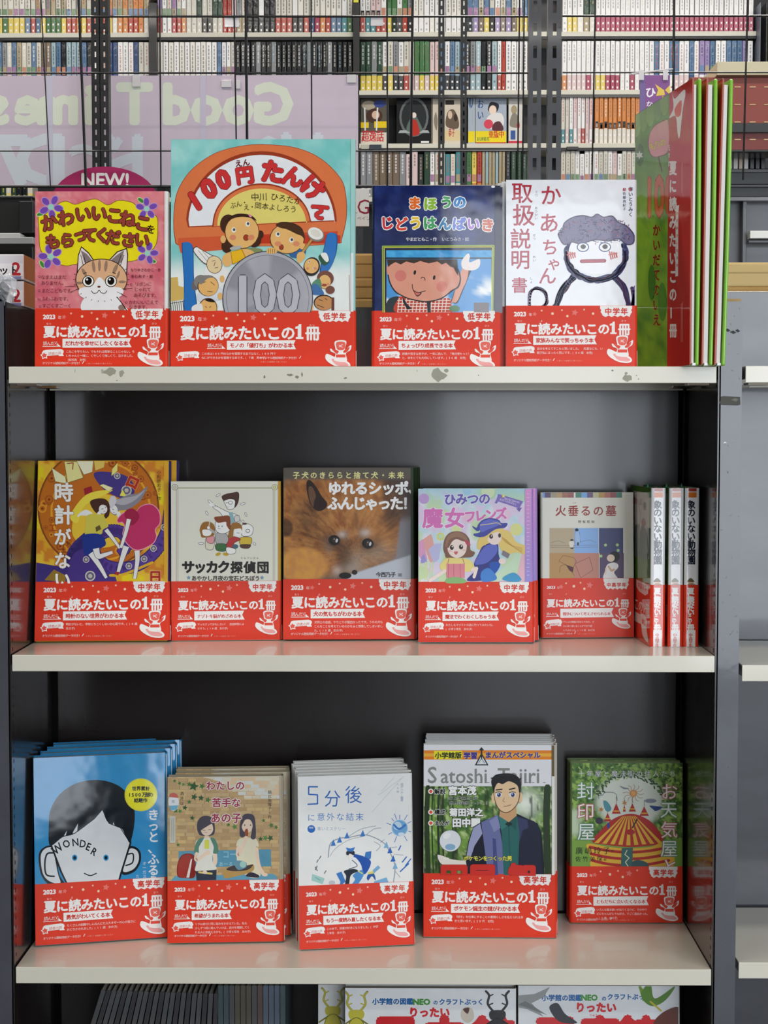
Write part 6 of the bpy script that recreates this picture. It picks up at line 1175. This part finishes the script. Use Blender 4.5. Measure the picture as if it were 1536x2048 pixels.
# its foot rests on the kraft boxes
a = Art(); a.text('PRING', 560, 430, 62, '#8c1f38', .0, sx=1.0); a.items.clear(); a.text('G', 713, 428, 42, '#8c1f38', -.004, sx=.9); a.text('ペイン', 714, 440, 9, '#5a5a5a', .01); a.line([(700, 424), (714, 426)], 1.2, '#5a5a5a')
a.build('sign_print', SATIN, o, lambda x, y: (atY(x, y, .56).x, atY(x, y, .56).z), (a0.x, a0.z, a1.x, a1.z), lambda u, v, h: (u, .56 - h - .0001, v))
MB().box(a0.x + .01, a0.x + .02, .565, .57, zsup, a0.z + .01).obj('stake', BLACK, o); MB().box(a1.x - .02, a1.x - .01, .565, .57, zsup, a0.z + .01).obj('stake', BLACK, o)

# ================================================================ perforated gondola posts, wire mesh, banner
SLOT = 1.6
def slotted(px0, px1, Yd, zb, zt, wx, pitch, sh, label, group, dep=.03, th=.0022, m=None, z_off=0.0):
    x0, x1 = atY(px0, 60, Yd).x, atY(px1, 60, Yd).x; xm = (x0 + x1) / 2; xs = [x0, xm - wx / 2, xm + wx / 2, x1]
    zs = [zb]; k = zb + .02 + z_off
    while k + sh < zt - .01: zs += [k, k + sh]; k += pitch
    zs.append(zt); vs, fs = [], []
    for z in zs: vs += [(x, Yd, z) for x in xs]
    for j in range(len(zs) - 1):
        for i in range(3):
            if j % 2 and i == 1: continue
            q = j * 4 + i; fs.append((q, q + 1, q + 5, q + 4))
    t = thing('slotted_post', label, 'post', (0, 0, 0), 0, group)
    o = MB().add(vs, fs).obj('slotted_face', m or POST, t); s = o.modifiers.new('s', 'SOLIDIFY'); s.thickness = th; s.offset = -1
    for xx in (x0, x1 - th): MB().box(xx, xx + th, Yd + th, Yd + dep, zb, zt).obj('flange', m or POST, t)
    return t
PM = mat('grey_post_enamel', '#34353b', .35, coat=.25); PB = mat('black_post_enamel', '#141416', .4)
slotted(1058, 1083, 1.6, 0.0, 2.95, .0088, .0502, .027, 'left one of the two thick grey slotted posts behind the curly haired mother book', None, m=PM, z_off=.012)
slotted(1096, 1123, 1.6, 0.0, 2.95, .0088, .0502, .027, 'right one of the two thick grey slotted posts behind the curly haired mother book', None, m=PM, z_off=.012)
slotted(182, 198, 1.6, 0.0, 2.95, .004, .025, .012, 'black slotted post in front of the lilac banner, left of its twin', None, m=PB)
slotted(200, 216, 1.6, 0.0, 2.95, .004, .025, .012, 'black slotted post in front of the lilac banner, right of its twin', None, m=PB)
slotted(877, 889, 2.7, 0.0, 3.2, .0045, .0245, .014, 'thin black slotted post in front of the far bookcase, nearer the lilac banner', None, m=PB)
slotted(922, 934, 2.7, 0.0, 3.2, .0045, .0245, .014, 'thin black slotted post in front of the far bookcase, nearer the two grey posts', None, m=PB)
WIRE = mat('black_wire', '#17171a', .35, coat=.2)
def mesh_panel(label, verts, hors, x0, x1, ytop, ybot, Yd):
    t = thing('wire_mesh_panel', label, 'wire mesh', (0, 0, 0))
    for xa, xb, r in verts: MB().tube(atY(xa, ytop, Yd - .004), atY(xb, ybot, Yd - .004), r, 7).obj('wire', WIRE, t)
    for y, r in hors: MB().tube(atY(x0, y, Yd), atY(x1, y, Yd), r, 7).obj('wire', WIRE, t)
    return t
mp_ = mesh_panel('large black wire grid reaching from the frame edge to the grey slotted posts', [(79, 101, .0014), (155, 172, .0030), (319, 322, .0018), (467, 474, .0018), (491, 495, .0032), (622, 624, .0018), (774, 775, .0018), (826, 821, .0030), (1040, 1035, .0018), (1049, 1045, .0018)], [(33, .0025), (146, .0022), (302, .0018), (373, .0034)], -90, 1056, -60, 374, 1.55)
mesh_panel('smaller black wire grid between the grey slotted posts and the frame edge', [(1192, 1184, .0018), (1349, 1345, .0028), (1497, 1486, .0022)], [(32, .0025), (145, .0020)], 1125, 1650, -60, 360, 1.55)
# translucent lilac banner seen from its back, so its lettering runs backwards
BAN = mat('lilac_film', '#cbbcca', .45, mottle=.02, mscale=8)
Yb = 1.72; a0, a1 = atY(-90, 372, Yb), atY(716, 150, Yb)
bn = MB().box(a0.x, a1.x, Yb, Yb + .002, a0.z, a1.z).obj('banner', BAN); tag(bn, 'wide lilac banner seen from its back, pale mirrored lettering', 'banner')
a = Art(); G_, B_ = '#d9dfcd', '#cfd6de'


def mtext(s, xr_, y, z, col, b, sx=1.0):
    a.text(s, xr_, y, z, col, b); it = a.items[-1]; V_ = [(2 * xr_ - x if sx == 1.0 else xr_ - (x - xr_) * sx, yy) for x, yy in it[0]]
    a.items[-1] = (V_, it[1], it[2]) + it[3:]
for ch, x in (('G', 588), ('o', 507), ('o', 444), ('d', 381), ('T', 303), ('i', 192), ('m', 158), ('e', 83), ('s', 18)): mtext(ch, x, 246, 112, G_, .045)
for ch, x, y, z in (('よ', 700, 372, 130), ('り', 610, 372, 130), ('エ', 500, 372, 130), ('ド', 320, 372, 130), ('C', 215, 368, 110), ('D', 135, 368, 140), ('7', 62, 370, 140)): mtext(ch, x, y, z, B_, .04)
a.rect(93, 150, 106, 372, '#c6c3d4'); a.rect(400, 150, 412, 372, '#c6bed0')
a.build('banner_print', mat('banner_ink', None, .45), bn, lambda x, y: (atY(x, y, Yb).x, atY(x, y, Yb).z), (a0.x, a0.z, a1.x, a1.z), lambda u, v, h: (u, Yb - h - .0001, v))
TAPE = mat('clear_tape', '#d8d4d6', .15, coat=1)
for x, y, w_, h_ in ((273, 162, 8, 12), (453, 168, 10, 7), (476, 170, 5, 8), (703, 158, 9, 8), (464, 43, 14, 11), (754, 43, 12, 9)):
    p = atY(x, y, Yb - .165 if y < 60 else Yb); k = .00118
    MB().box(p.x - w_ * k, p.x + w_ * k, p.y - .004, p.y - .0005, p.z - h_ * k, p.z + h_ * k).obj('tape', TAPE, mp_ if y < 60 else bn, bevel=.0005)
for xx in (a0.x + .02, a1.x - .02): MB().tube((xx, Yb + .008, .0), (xx, Yb + .008, a1.z), .005, 6).obj('banner_pole', BLACK, bn)
# NEW! sign
Yn = 1.572; a = Art(); c = atY(209, 375, Yn); wv = atY(315, 375, Yn).x - c.x; hv = atY(209, 333, Yn).z - c.z
P = [(c.x + wv * math.cos(R(q)), c.z - .03 + (hv + .03) * math.sin(R(q))) for q in range(0, 181, 9)]
ns = MB().extr([(x, z) for x, z in P], Yn, Yn + .004, 'y').obj('new_sign', mat('magenta_card', '#a8165a', .35), fix=True); tag(ns, 'dark pink rounded sign reading NEW! behind the kitten book', 'sign')
a.text('NEW!', 161, 373, 38, WHT, .03)
a.build('sign_print', SATIN, ns, lambda x, y: (atY(x, y, Yn).x, atY(x, y, Yn).z), (c.x - wv, c.z - .02, c.x + wv, c.z + hv), lambda u, v, h: (u, Yn - h - .0001, v))
MB().box(c.x - .02, c.x + .02, Yn + .005, Yn + .012, 0, c.z).obj('sign_stand', BLACK, ns)
# purple hanging tag clipped to the mesh
Yp = 1.5; o, a0, a1 = panel('hanging_tag', 'purple tag with a yellow bow hanging from a clear clip behind the tall green books', 'tag', 1279, 1340, 150, 250, Yp, .0015, SATIN, '#8a5a94')
a = Art(); a.rect(1279, 150, 1290, 250, '#7a6a9c'); a.text('ひ', 1290, 193, 22, '#f4f0f6', .03); a.text('なまつり', 1292, 214, 14, '#f4f0f6', .02, vert=True, pitch=15); a.poly([(1310, 168), (1328, 180), (1330, 190), (1312, 192), (1316, 180)], '#e8c85a'); a.poly([(1330, 180), (1342, 168), (1342, 192)], '#e8c85a'); a.poly([(1326, 190), (1320, 204), (1328, 200)], '#d8b04a')
a.build('tag_print', SATIN, o, lambda x, y: (atY(x, y, Yp).x, atY(x, y, Yp).z), (a0.x, a0.z, a1.x, a1.z), lambda u, v, h: (u, Yp - h - .0001, v))
for x in (1282, 1330): q0 = atY(x - 4, 160, Yp - .003); q1 = atY(x + 6, 140, Yp - .003); MB().box(q0.x, q1.x, Yp - .003, Yp - .001, q0.z, q1.z).obj('clip', TAPE, o)
MB().tube(atY(1262, 148, Yp), atY(1345, 138, Yp + .045), .002, 6).obj('hook', TAPE, o)

# ================================================================ dark cabinets, red trays and shelf ends beyond
def slab(name, label, cat, px0, px1, py0, py1, Yd, dep, col, rough=.4, group=None, parent=None):
    a0, a1 = atY(px0, py1, Yd), atY(px1, py0, Yd); m = mat('enamel_' + col.lstrip('#'), col, rough, coat=.2, mottle=.05)
    o = MB().box(a0.x, a1.x, Yd, Yd + dep, a0.z, a1.z).obj(name, m, parent, bevel=.0012)
    if label: tag(o, label, cat, group)
    return o
cb = thing('dark_cabinet', 'dark cabinet behind the boxes marked 2, below the lilac banner', 'cabinet', (0, 0, 0))
z0 = atY(0, 470, 1.0).z
slab('cabinet_body', None, None, -200, 64, 393, 900, 1.0, .3, '#1d1c1b', parent=cb); slab('cabinet_end', None, None, 38, 66, 402, 466, .93, .06, '#141413', parent=cb); slab('cabinet_top', None, None, -200, 66, 391, 395, .99, .32, '#6a6a66', parent=cb)
slab('ledge', None, None, -200, 40, 466, 478, .9, .05, '#c8c8c4', parent=cb); slab('ledge_lower', None, None, -200, 66, 474, 488, .88, .05, '#b4b4b2', parent=cb)
z = thing('red_tray_unit', 'red brown tray front with pale slots and cream top behind the tall green books', 'drawer unit', (0, 0, 0))
slab('tray_front', None, None, 1380, 1620, 154, 247, 2.2, .1, '#8f3a2a', .5, parent=z); slab('tray_front', None, None, 1380, 1620, 264, 300, 2.2, .1, '#7e302a', .5, parent=z); slab('cross_rail', None, None, 1380, 1620, 246, 265, 2.185, .02, '#1e2020', parent=z); slab('lower_rail', None, None, 1380, 1620, 299, 304, 2.19, .1, '#24201f', parent=z)
slab('tray_top', None, None, 1434, 1620, 123, 150, 2.18, .34, '#d9cfae', .6, parent=z)
for y in (174, 209, 244, 279):
    for x in (1472, 1502, 1531, 1442, 1412, 1560): slab('pale_slot', None, None, x - 3, x + 10, y - 1.3, y + 1.3, 2.198, .003, '#dcb98c', .6, parent=z)
ds = thing('dark_display_shelf', 'dark shelf with a few small books behind the tall green books', 'shelf', (0, 0, 0))
slab('board', None, None, 1375, 1620, 338, 345, 2.3, .25, '#5a5a5a', parent=ds); slab('fascia', None, None, 1375, 1620, 345, 369, 2.31, .02, '#222426', parent=ds); slab('rail', None, None, 1375, 1620, 369, 374, 2.29, .03, '#5e5e60', parent=ds); slab('fascia', None, None, 1375, 1620, 374, 394, 2.31, .02, '#242628', parent=ds)
slab('back_board', None, None, 1375, 1620, 304, 338, 2.56, .01, '#151516', parent=ds); slab('side_leg', None, None, 1375, 1380, 394, 1200, 2.3, .25, '#222426', parent=ds)
for i, (x, c_) in enumerate(((1456, '#c8c4c0'), (1467, '#dedad6'), (1478, '#cfc0a8'), (1488, '#e0dedc'), (1500, '#3a3c40'), (1511, '#303236'), (1522, '#2a2a2c'))):
    slab('small_book', ('pale', 'white', 'tan', 'white', 'grey', 'dark grey', 'black')[i] + ' little book on the dark display shelf, %s from the tall green books' % NTH(i + 1), 'book', x, x + 9, 305 + (2 if i < 4 else 0), 338, 2.33, .1, c_, .4, group='little books on the dark display shelf')
lg = thing('grey_gondola', 'grey metal shelf back with one short cream shelf, beyond the kraft boxes', 'shelf unit', (0, 0, 0))
slab('back_panel', None, None, 1380, 1700, 396, 1100, 1.9, .02, '#55565a', parent=lg); slab('upright', None, None, 1478, 1494, 402, 1100, 1.87, .03, '#5c5d61', parent=lg); slab('top_rail', None, None, 1380, 1700, 394, 402, 1.86, .05, '#707175', parent=lg)
slab('shelf_board', None, None, 1500, 1700, 461, 477, 1.84, .03, '#e6e6de', .3, parent=lg); slab('shelf_bracket', None, None, 1497, 1700, 480, 486, 1.85, .02, '#46474a', parent=lg)

# ================================================================ the far bookcase with its rows of comics
YF = 3.6
fc = thing('far_bookcase', 'long far bookcase with cream shelf edges packed with comics', 'bookcase', (0, 0, 0))
FX0, FX1 = atY(-110, 60, YF).x, atY(1513, 60, YF).x
zA, zB, zC, zD = (atY(768, y, YF).z for y in (64, 180.5, 287, 394)); LH = atY(768, 64, YF).z - atY(768, 73.5, YF).z
CRM = mat('cream_shelf_edge', '#d6d3c4', .4)
for z_ in (zA + .235, zA, zB, zC, zD): MB().box(FX0, FX1, YF, YF + .18, z_ - LH, z_).obj('shelf_board', CRM, fc, bevel=.001)
for z_ in (zA, zB, zC, zD): MB().box(FX0, FX1, YF + .003, YF + .01, z_ - LH - .009, z_ - LH).obj('under_rail', BLACK, fc)
MB().box(FX0, FX1, YF + .18, YF + .2, 0, 3.0).obj('back_panel', BLACK, fc)
MB().box(FX0, FX1, YF, YF + .18, 0, .1).obj('plinth', BLACK, fc)
for px, w_ in ((298, 15), (706, 13)): slab('divider', None, None, px, px + w_, 5, 150, YF - .02, .2, '#1d1c1c', parent=fc); slab('divider_foot', None, None, px, px + w_, 150, 1100, YF - .0, .17, '#1d1c1c', parent=fc)
slab('yellow_marker', None, None, 707, 717, -10, 5, YF - .021, .01, '#e8e03a', parent=fc)
e_ = slab('end_post', None, None, 1510, 1522, 4, 900, YF - .05, .22, '#7d8694', .4, parent=fc); slab('end_post', None, None, 1524, 1533, 4, 900, YF - .02, .2, '#46484c', parent=fc)
slab('shelf_ticket', None, None, 722, 738, 289, 298, YF - .004, .003, '#b8b6a8', parent=fc); slab('shelf_ticket', None, None, 739, 763, 289, 299, YF - .004, .003, '#26303c', parent=fc); slab('shelf_ticket', None, None, 1133, 1157, 293, 300, YF - .004, .003, '#2a2a2c', parent=fc)
# further back shop fitting to the right of the far bookcase
slab('end_cabinet', 'cream topped cabinet past the end of the far bookcase', 'cabinet', 1534, 1700, 5, 700, 4.1, .4, '#cfc79e', .6)
cs_ = {}
def spine_mesh(main, foot, ink, w_, h, style):
    k = (main, foot, ink, round(w_, 3), round(h, 3), style)
    if k not in cs_:
        cm, cf, ci = lin(main), lin(foot), lin(ink); ink = tuple(cm[i] * .4 + ci[i] * .6 for i in range(3)) + (1,); bold = foot; foot = tuple(cm[i] * .08 + cf[i] * .92 for i in range(3)) + (1,)
        mb = MB(); f_ = h * (.31 if style != 'two' else .5) if bold != main else h * .02
        r = w_ * .14
        prof = lambda: [(-w_ / 2, .0), (-w_ / 2, .11), (w_ / 2, .11), (w_ / 2, .0), (w_ / 2 - r, -.0016), (-w_ / 2 + r, -.0016)]
        mb.extr(prof(), 0, f_, 'z', foot); mb.extr(prof(), f_, h, 'z', main); rnd = random.Random(hash(k) % 9999 if False else len(cs_))
        y = -.0018
        def q(x0, x1, z0, z1, c): mb.add([(x0, y, z0), (x1, y, z0), (x1, y, z1), (x0, y, z1)], [(0, 1, 2, 3)], c)
        n = rnd.randint(4, 7); zz = h * .93
        for i in range(n):
            hh = h * rnd.uniform(.04, .075); q(-w_ * .13, w_ * .13, zz - hh, zz, ink); zz -= hh + h * .018
        if style == 'face': q(-w_ * .36, w_ * .36, h * .32, h * .45, '#2a2428'); q(-w_ * .2, w_ * .22, h * .33, h * .41, '#e8d0c0')
        if style == 'pic': q(-w_ * .4, w_ * .4, h * .34, h * .5, rnd.choice(('#c88a70', '#6a8ab0', '#b0a080', '#7a9a78', '#a87aa0')))
        q(-w_ * .16, w_ * .16, h * .04, h * .08, WHT if bold != '#f0efee' else ink); q(-w_ * .18, w_ * .18, h * .16, h * .2, ink if bold == main else WHT)
        cs_[k] = mb.obj('comic_book', mat('film_wrapped_spine', None, .25, coat=.35, spec=.3, bump=.0012, bscale=40), None, mesh_only=True)
    return cs_[k]

CN = {'#f0efee': 'white', '#e9e6dc': 'cream', '#d8d4c8': 'pale grey', '#202226': 'black', '#2f4a3a': 'dark green', '#4a7a4a': 'green', '#5a7a9c': 'blue', '#2f4a78': 'navy', '#b8483c': 'red', '#d88a4a': 'orange', '#b0a080': 'tan', '#7a6a5a': 'brown', '#9a86b4': 'purple', '#a0b8c0': 'pale blue', '#e0c8c8': 'pink', '#8c8f92': 'grey', '#e8d060': 'yellow', '#a82452': 'magenta', '#4a9098': 'teal', '#4a2f38': 'dark plum'}
def runs(rowlabel, segl, seg, z, hpx, Yd, name='comic_book', cat='book', gap=.0017):
    """seg: list of (x0, x1, pitch px, mains, feet, inks, style) along one shelf between two landmarks"""
    n = 0
    for (x0, x1, pt, mains, feet, inks, style) in seg:
        k = max(1, round((x1 - x0) / pt)); st = (x1 - x0) / k
        for i in range(k):
            n += 1; xc = x0 + st * (i + .5); X = atY(xc, 64, Yd).x; wd = (atY(xc + st / 2, 64, Yd).x - atY(xc - st / 2, 64, Yd).x) - gap
            ma, ft, ik = random.choice(mains), random.choice(feet) if feet else None, random.choice(inks); ft = ft or ma
            h = round(hpx * (1 + random.uniform(-.03, .02)) / 564.4, 3)
            o = link(name, spine_mesh(ma, ft, ik, round(wd, 3), round(h, 2), style)); o.location = (X, Yd + .008 + random.uniform(0, .006), z + .0002)
            o.rotation_euler = (0, 0, random.uniform(-.06, .06))
            desc = CN.get(ma, 'pale') + ' spined' + ('' if ft == ma else ' ' + CN.get(ft, 'dark') + ' footed')
            tag(o, '%s comic, %s %s, %s' % (desc, NTH(n), segl, rowlabel), cat, rowlabel)
random.seed(4)
W_, CR, PG, BK, DG, GR, BL, NV, RD, OR, TN, BR, PU, PB_, PK, GY, YL, MA, TL, PL = CN_k = ('#f0efee', '#e9e6dc', '#d8d4c8', '#202226', '#2f4a3a', '#4a7a4a', '#5a7a9c', '#2f4a78', '#b8483c', '#d88a4a', '#b0a080', '#7a6a5a', '#9a86b4', '#a0b8c0', '#e0c8c8', '#8c8f92', '#e8d060', '#a82452', '#4a9098', '#4a2f38')
rowA, rowB = 'top far row', 'second far row'
runs(rowA, 'from the frame edge', [(-8, 60, 10.5, (PG, TN, CR), (RD, BL, YL, GR), (BK, BR), 'pic'), (60, 182, 10.6, (CR, TN, PG, GY), (RD, TL, YL, BL, OR, GR), (BK, RD), 'pic'), (182, 297, 10.6, (CR, TN, OR), (RD, OR, YL, CR), (BR, RD), 'pic')], zA, 96, YF)
runs(rowA, 'after the first black divider', [(314, 372, 10.5, (W_, PU, PG), (W_, RD, OR), (RD, BK), 'pic'), (372, 445, 10.6, (DG, PG, DG), (BK, PG), (GY, W_), ''), (445, 472, 10.4, (RD, PK), (RD, OR), (BK,), ''), (472, 494, 10.4, (GY, PG), (TN,), (BK, RD), ''), (494, 550, 10.4, (BK, W_, BK), (BK,), (W_, GY), ''), (550, 618, 10.6, (W_, CR, PG), (DG, TL, BK, RD), (BK,), ''), (618, 705, 10.9, (CR, W_, CR), (NV, RD, BL, OR, TL, GR, MA), (BK,), '')], zA, 96, YF)
runs(rowA, 'after the second black divider', [(720, 762, 10.4, (W_, PK), (W_, TL, RD), (BK,), 'face'), (762, 826, 10.6, (W_, GY, GR), (RD, YL, GR, BK), (BK,), 'pic'), (826, 935, 10.6, (W_, CR), (W_, W_, CR), (GY, BK), ''), (935, 1056, 10.8, (PG, W_, BL), (BR, BK, PU, YL), (BK, GY), 'pic')], zA, 96, YF)
runs(rowA, 'past the grey slotted posts', [(1125, 1155, 10.4, (W_,), (W_, YL), (GY,), ''), (1155, 1192, 10.6, (W_, DG, BK), (RD, CR, TN), (TN, BR), ''), (1192, 1508, 9.9, (W_,), (MA,), (GY, PG), '')], zA, 96, YF)
runs(rowB, 'from the frame edge', [(-8, 100, 10.2, (GY, TN, BL, PG, BR), (GY, TN, BL, W_), (W_, BK), 'pic'), (100, 182, 10.2, (W_, PB_, BL, BK), (W_, BL), (BK, NV), 'pic'), (182, 297, 10.6, (W_, W_, NV, CR, PG), (W_, BL, CR), (BK, RD), '')], zB, 96, YF)
runs(rowB, 'after the first black divider', [(314, 433, 10.8, (W_, CR), (None,), (BK,), ''), (433, 470, 10.4, (PG, BL, W_), (BL, PB_), (NV,), 'pic'), (470, 705, 10.2, (BK, BK, BK, GY), (BK,), (W_, PB_, PG), '')], zB, 96, YF)
runs(rowB, 'after the second black divider', [(720, 765, 10.4, (GY, DG), (YL, BR, YL), (W_,), ''), (765, 818, 10.4, (PG, GY, W_), (YL, BK, RD), (BK,), 'pic'), (818, 880, 10.6, (CR, PK, GR), (CR, YL, PK), (BR,), ''), (880, 930, 10.6, (BL, PB_, W_), (BK, BL), (BK,), 'pic'), (930, 995, 10.6, (PB_, BK, GY), (BK, PB_), (W_, BK), 'pic'), (995, 1012, 10.4, (RD, W_), (RD, W_), (BK,), ''), (1012, 1056, 10.6, (W_, GY), (W_,), (BK,), '')], zB, 96, YF)
runs(rowB, 'past the grey slotted posts', [(1125, 1135, 10, (W_,), (OR,), (GY,), ''), (1135, 1192, 10.2, (W_,), (MA, PK), (PG, GY), ''), (1192, 1212, 10.2, (W_,), (YL, MA), (GY,), ''), (1212, 1300, 10.2, (W_,), (W_, MA), (PG, GY), ''), (1300, 1400, 10.4, (W_, PB_, BL, W_), (W_, NV, PK), (NV, RD), ''), (1400, 1508, 10.6, (W_, PU, BL, BK, W_), (W_, PU), (BK, NV), 'pic')], zB, 96, YF)
rowC, rowD = 'far display row', 'lowest far row'
runs(rowC, 'past the grey slotted posts', [(1124, 1188, 8.2, (W_, PK, PG), (W_, RD, TL, PK), (GY, RD), ''), (1191, 1300, 9.3, (OR,), (CR,), (W_, BR), 'face')], zC, 94, YF, 'paperback_book')
runs(rowD, 'after the lilac banner', [(720, 732, 12, (GY,), (None,), (W_,), ''), (732, 812, 13.3, (PL, BK, BR, GY, PU), (None,), (W_, PG), ''), (812, 836, 12, (PK, RD), (RD, PK), (BK,), ''), (836, 860, 12, (BK, DG), (None,), (TN,), ''), (860, 922, 10.5, (W_, PG, TL, GR), (W_, GR, PG), (BK, RD), 'pic'), (934, 965, 10.5, (GR, RD, YL), (None, OR), (BK,), 'pic'), (965, 1012, 6.8, (TN, PB_), (TN,), (PB_,), ''), (1012, 1056, 10.5, (BK, DG), (None,), (GR, GY), '')], zD, 90, YF, 'paperback_book')
runs(rowD, 'past the grey slotted posts', [(1124, 1275, 9.3, (PG, PK, W_), (None, PK, PG), (GY, RD, BR), 'pic')], zD, 90, YF, 'paperback_book')
runs(rowD, 'from the frame edge', [(-4, 60, 10.5, (DG, YL, PG, BK), (None, YL), (W_, YL), '')], zD, 30, YF, 'paperback_book')
# face-out volumes on the display row
def faceout(x0, x1, yt, label, fn, bg, Yd=YF + .02):
    a0, a1 = atY(x0, 287, Yd), atY(x1, yt, Yd); W = a1.x - a0.x; H = a1.z - zC
    t = thing('comic_volume', label, 'book', (a0.x, Yd, zC + .0004)); t.rotation_euler = (R(-2.5), 0, 0)
    cv = MB().box(0, W, 0, .014, 0, H, bg).obj('cover', mat('film_wrapped_spine', None), t, bevel=.0012)
    MB().box(.001, W + .0006, .0016, .0125, .0008, H - .001).obj('page_block', PAGE, t)
    a = Art(); a.rect(0, 0, 1, 1, bg); fn(a); a.build('cover_print', SATIN, cv, lambda x, y: (x * W, (1 - y) * H), (.0005, .0005, W - .0005, H - .0005), lambda u, v, h: (u, -h - .0001, v))
def f1(a): a.ell(.3, .15, .25, .1, '#b0a494'); a.ell(.7, .12, .22, .08, '#3a4a8c'); a.ell(.5, .38, .3, .16, '#4a3228'); a.ell(.55, .36, .14, .09, '#d8b8a0'); a.rect(0, .52, .3, .64, '#e8c820'); a.rect(.5, .5, 1, .64, '#e8c820'); a.rect(.0, .74, 1, 1, '#d8cfc0'); a.text('超逸話', .04, .92, .27, '#c82a34', .04); a.line([(.15, .2), (.17, .7)], .05, '#e8e8e8'); a.line([(.62, .2), (.58, .7)], .05, '#e8e8e8')
def f2(a): a.ell(.5, .42, .42, .42, '#6a6e70'); a.ell(.5, .42, .36, .36, '#2a2e30'); a.poly([(.1, .7), (.9, .7), (.95, .76), (.05, .76)], '#a8b0b0'); a.blob([(.3, .72), (.36, .5), (.5, .36), (.64, .5), (.72, .72)], '#5f7068'); a.blob([(.4, .74), (.45, .5), (.55, .48), (.62, .6), (.66, .76), (.5, .82)], '#b8342a'); a.ell(.5, .38, .07, .06, '#e8d8d0'); a.rect(.7, .93, .93, .97, '#e0e0e0')
def f3(a): a.rect(.05, .04, .6, .14, '#3a3634'); a.blob([(.1, .6), (.2, .3), (.6, .25), (.9, .5), (.8, .66)], '#6a5a4a'); a.ell(.35, .36, .14, .09, '#d8c0a8'); a.ell(.7, .42, .12, .08, '#3a2e28'); a.rect(0, .7, 1, .92, '#dcc89a'); a.text('恭子', .25, .82, .2, '#b02a30', .03)
def f4(a): a.text('おい', .05, .22, .22, '#3a5a8a', .03, vert=True, pitch=.24); a.blob([(.4, .25), (.5, .1), (.75, .15), (.7, .3), (.5, .33)], '#1e2430'); a.ell(.56, .27, .12, .1, '#f0d8c4'); a.blob([(.35, .5), (.5, .36), (.85, .35), (.9, .6), (.5, .68)], '#e4e2e0'); a.blob([(.55, .7), (.6, .55), (.8, .52), (.9, .7)], '#5a3038'); a.ell(.42, .57, .15, .1, '#d8485c'); a.rect(0, .72, 1, .96, '#ecd624'); a.text('重版中', .42, .85, .17, '#c82a34', .05); a.text('好評発売', .05, .93, .1, '#2f7a4a', .03); a.rect(0, .96, 1, 1, '#b02a38')
def f5(a): a.ell(.4, .25, .22, .1, '#a89878'); a.blob([(.1, .6), (.25, .35), (.6, .35), (.8, .62)], '#8a8478'); a.rect(.15, .7, .5, .9, '#3a5a98'); a.rect(0, .93, 1, 1, '#c83a50'); a.ell(.7, .6, .12, .06, '#c84a4a')
faceout(721, 776, 196, 'dark face-out comic with a red lettered paper strip, first on the display row', f1, '#5a564c')
faceout(793, 863, 194, 'black face-out comic with a red robed figure in an arch', f2, '#1a1a1c')
faceout(865, 878, 196, 'cream edge of a face-out comic just before the first thin slotted post', lambda a: (a.blob([(.2, .5), (.5, .3), (.8, .5), (.6, .7)], '#8a8070')), '#cfc6b4')
faceout(889, 921, 196, 'cream face-out comic with a brown group drawing between the thin slotted posts', f3, '#d4cab8')
faceout(936, 950, 195, 'narrow pale blue face-out comic tucked beside the yellow banded one', lambda a: (a.text('お', .1, .2, .7, '#3a5a8a', .03), a.rect(0, .72, 1, .96, '#ecd624')), '#a8b4c0')
faceout(951, 1013, 194, 'pale blue face-out comic with a yellow band and a round pink sticker', f4, '#a9b4c4')
faceout(1017, 1045, 196, 'pale face-out comic nearest the two grey slotted posts', f5, '#d8d6d0')
bpy.data.objects.remove(_to); 
for o in list(bpy.data.objects):
    for k in ('_T', '_W'):
        if k in o: del o[k]
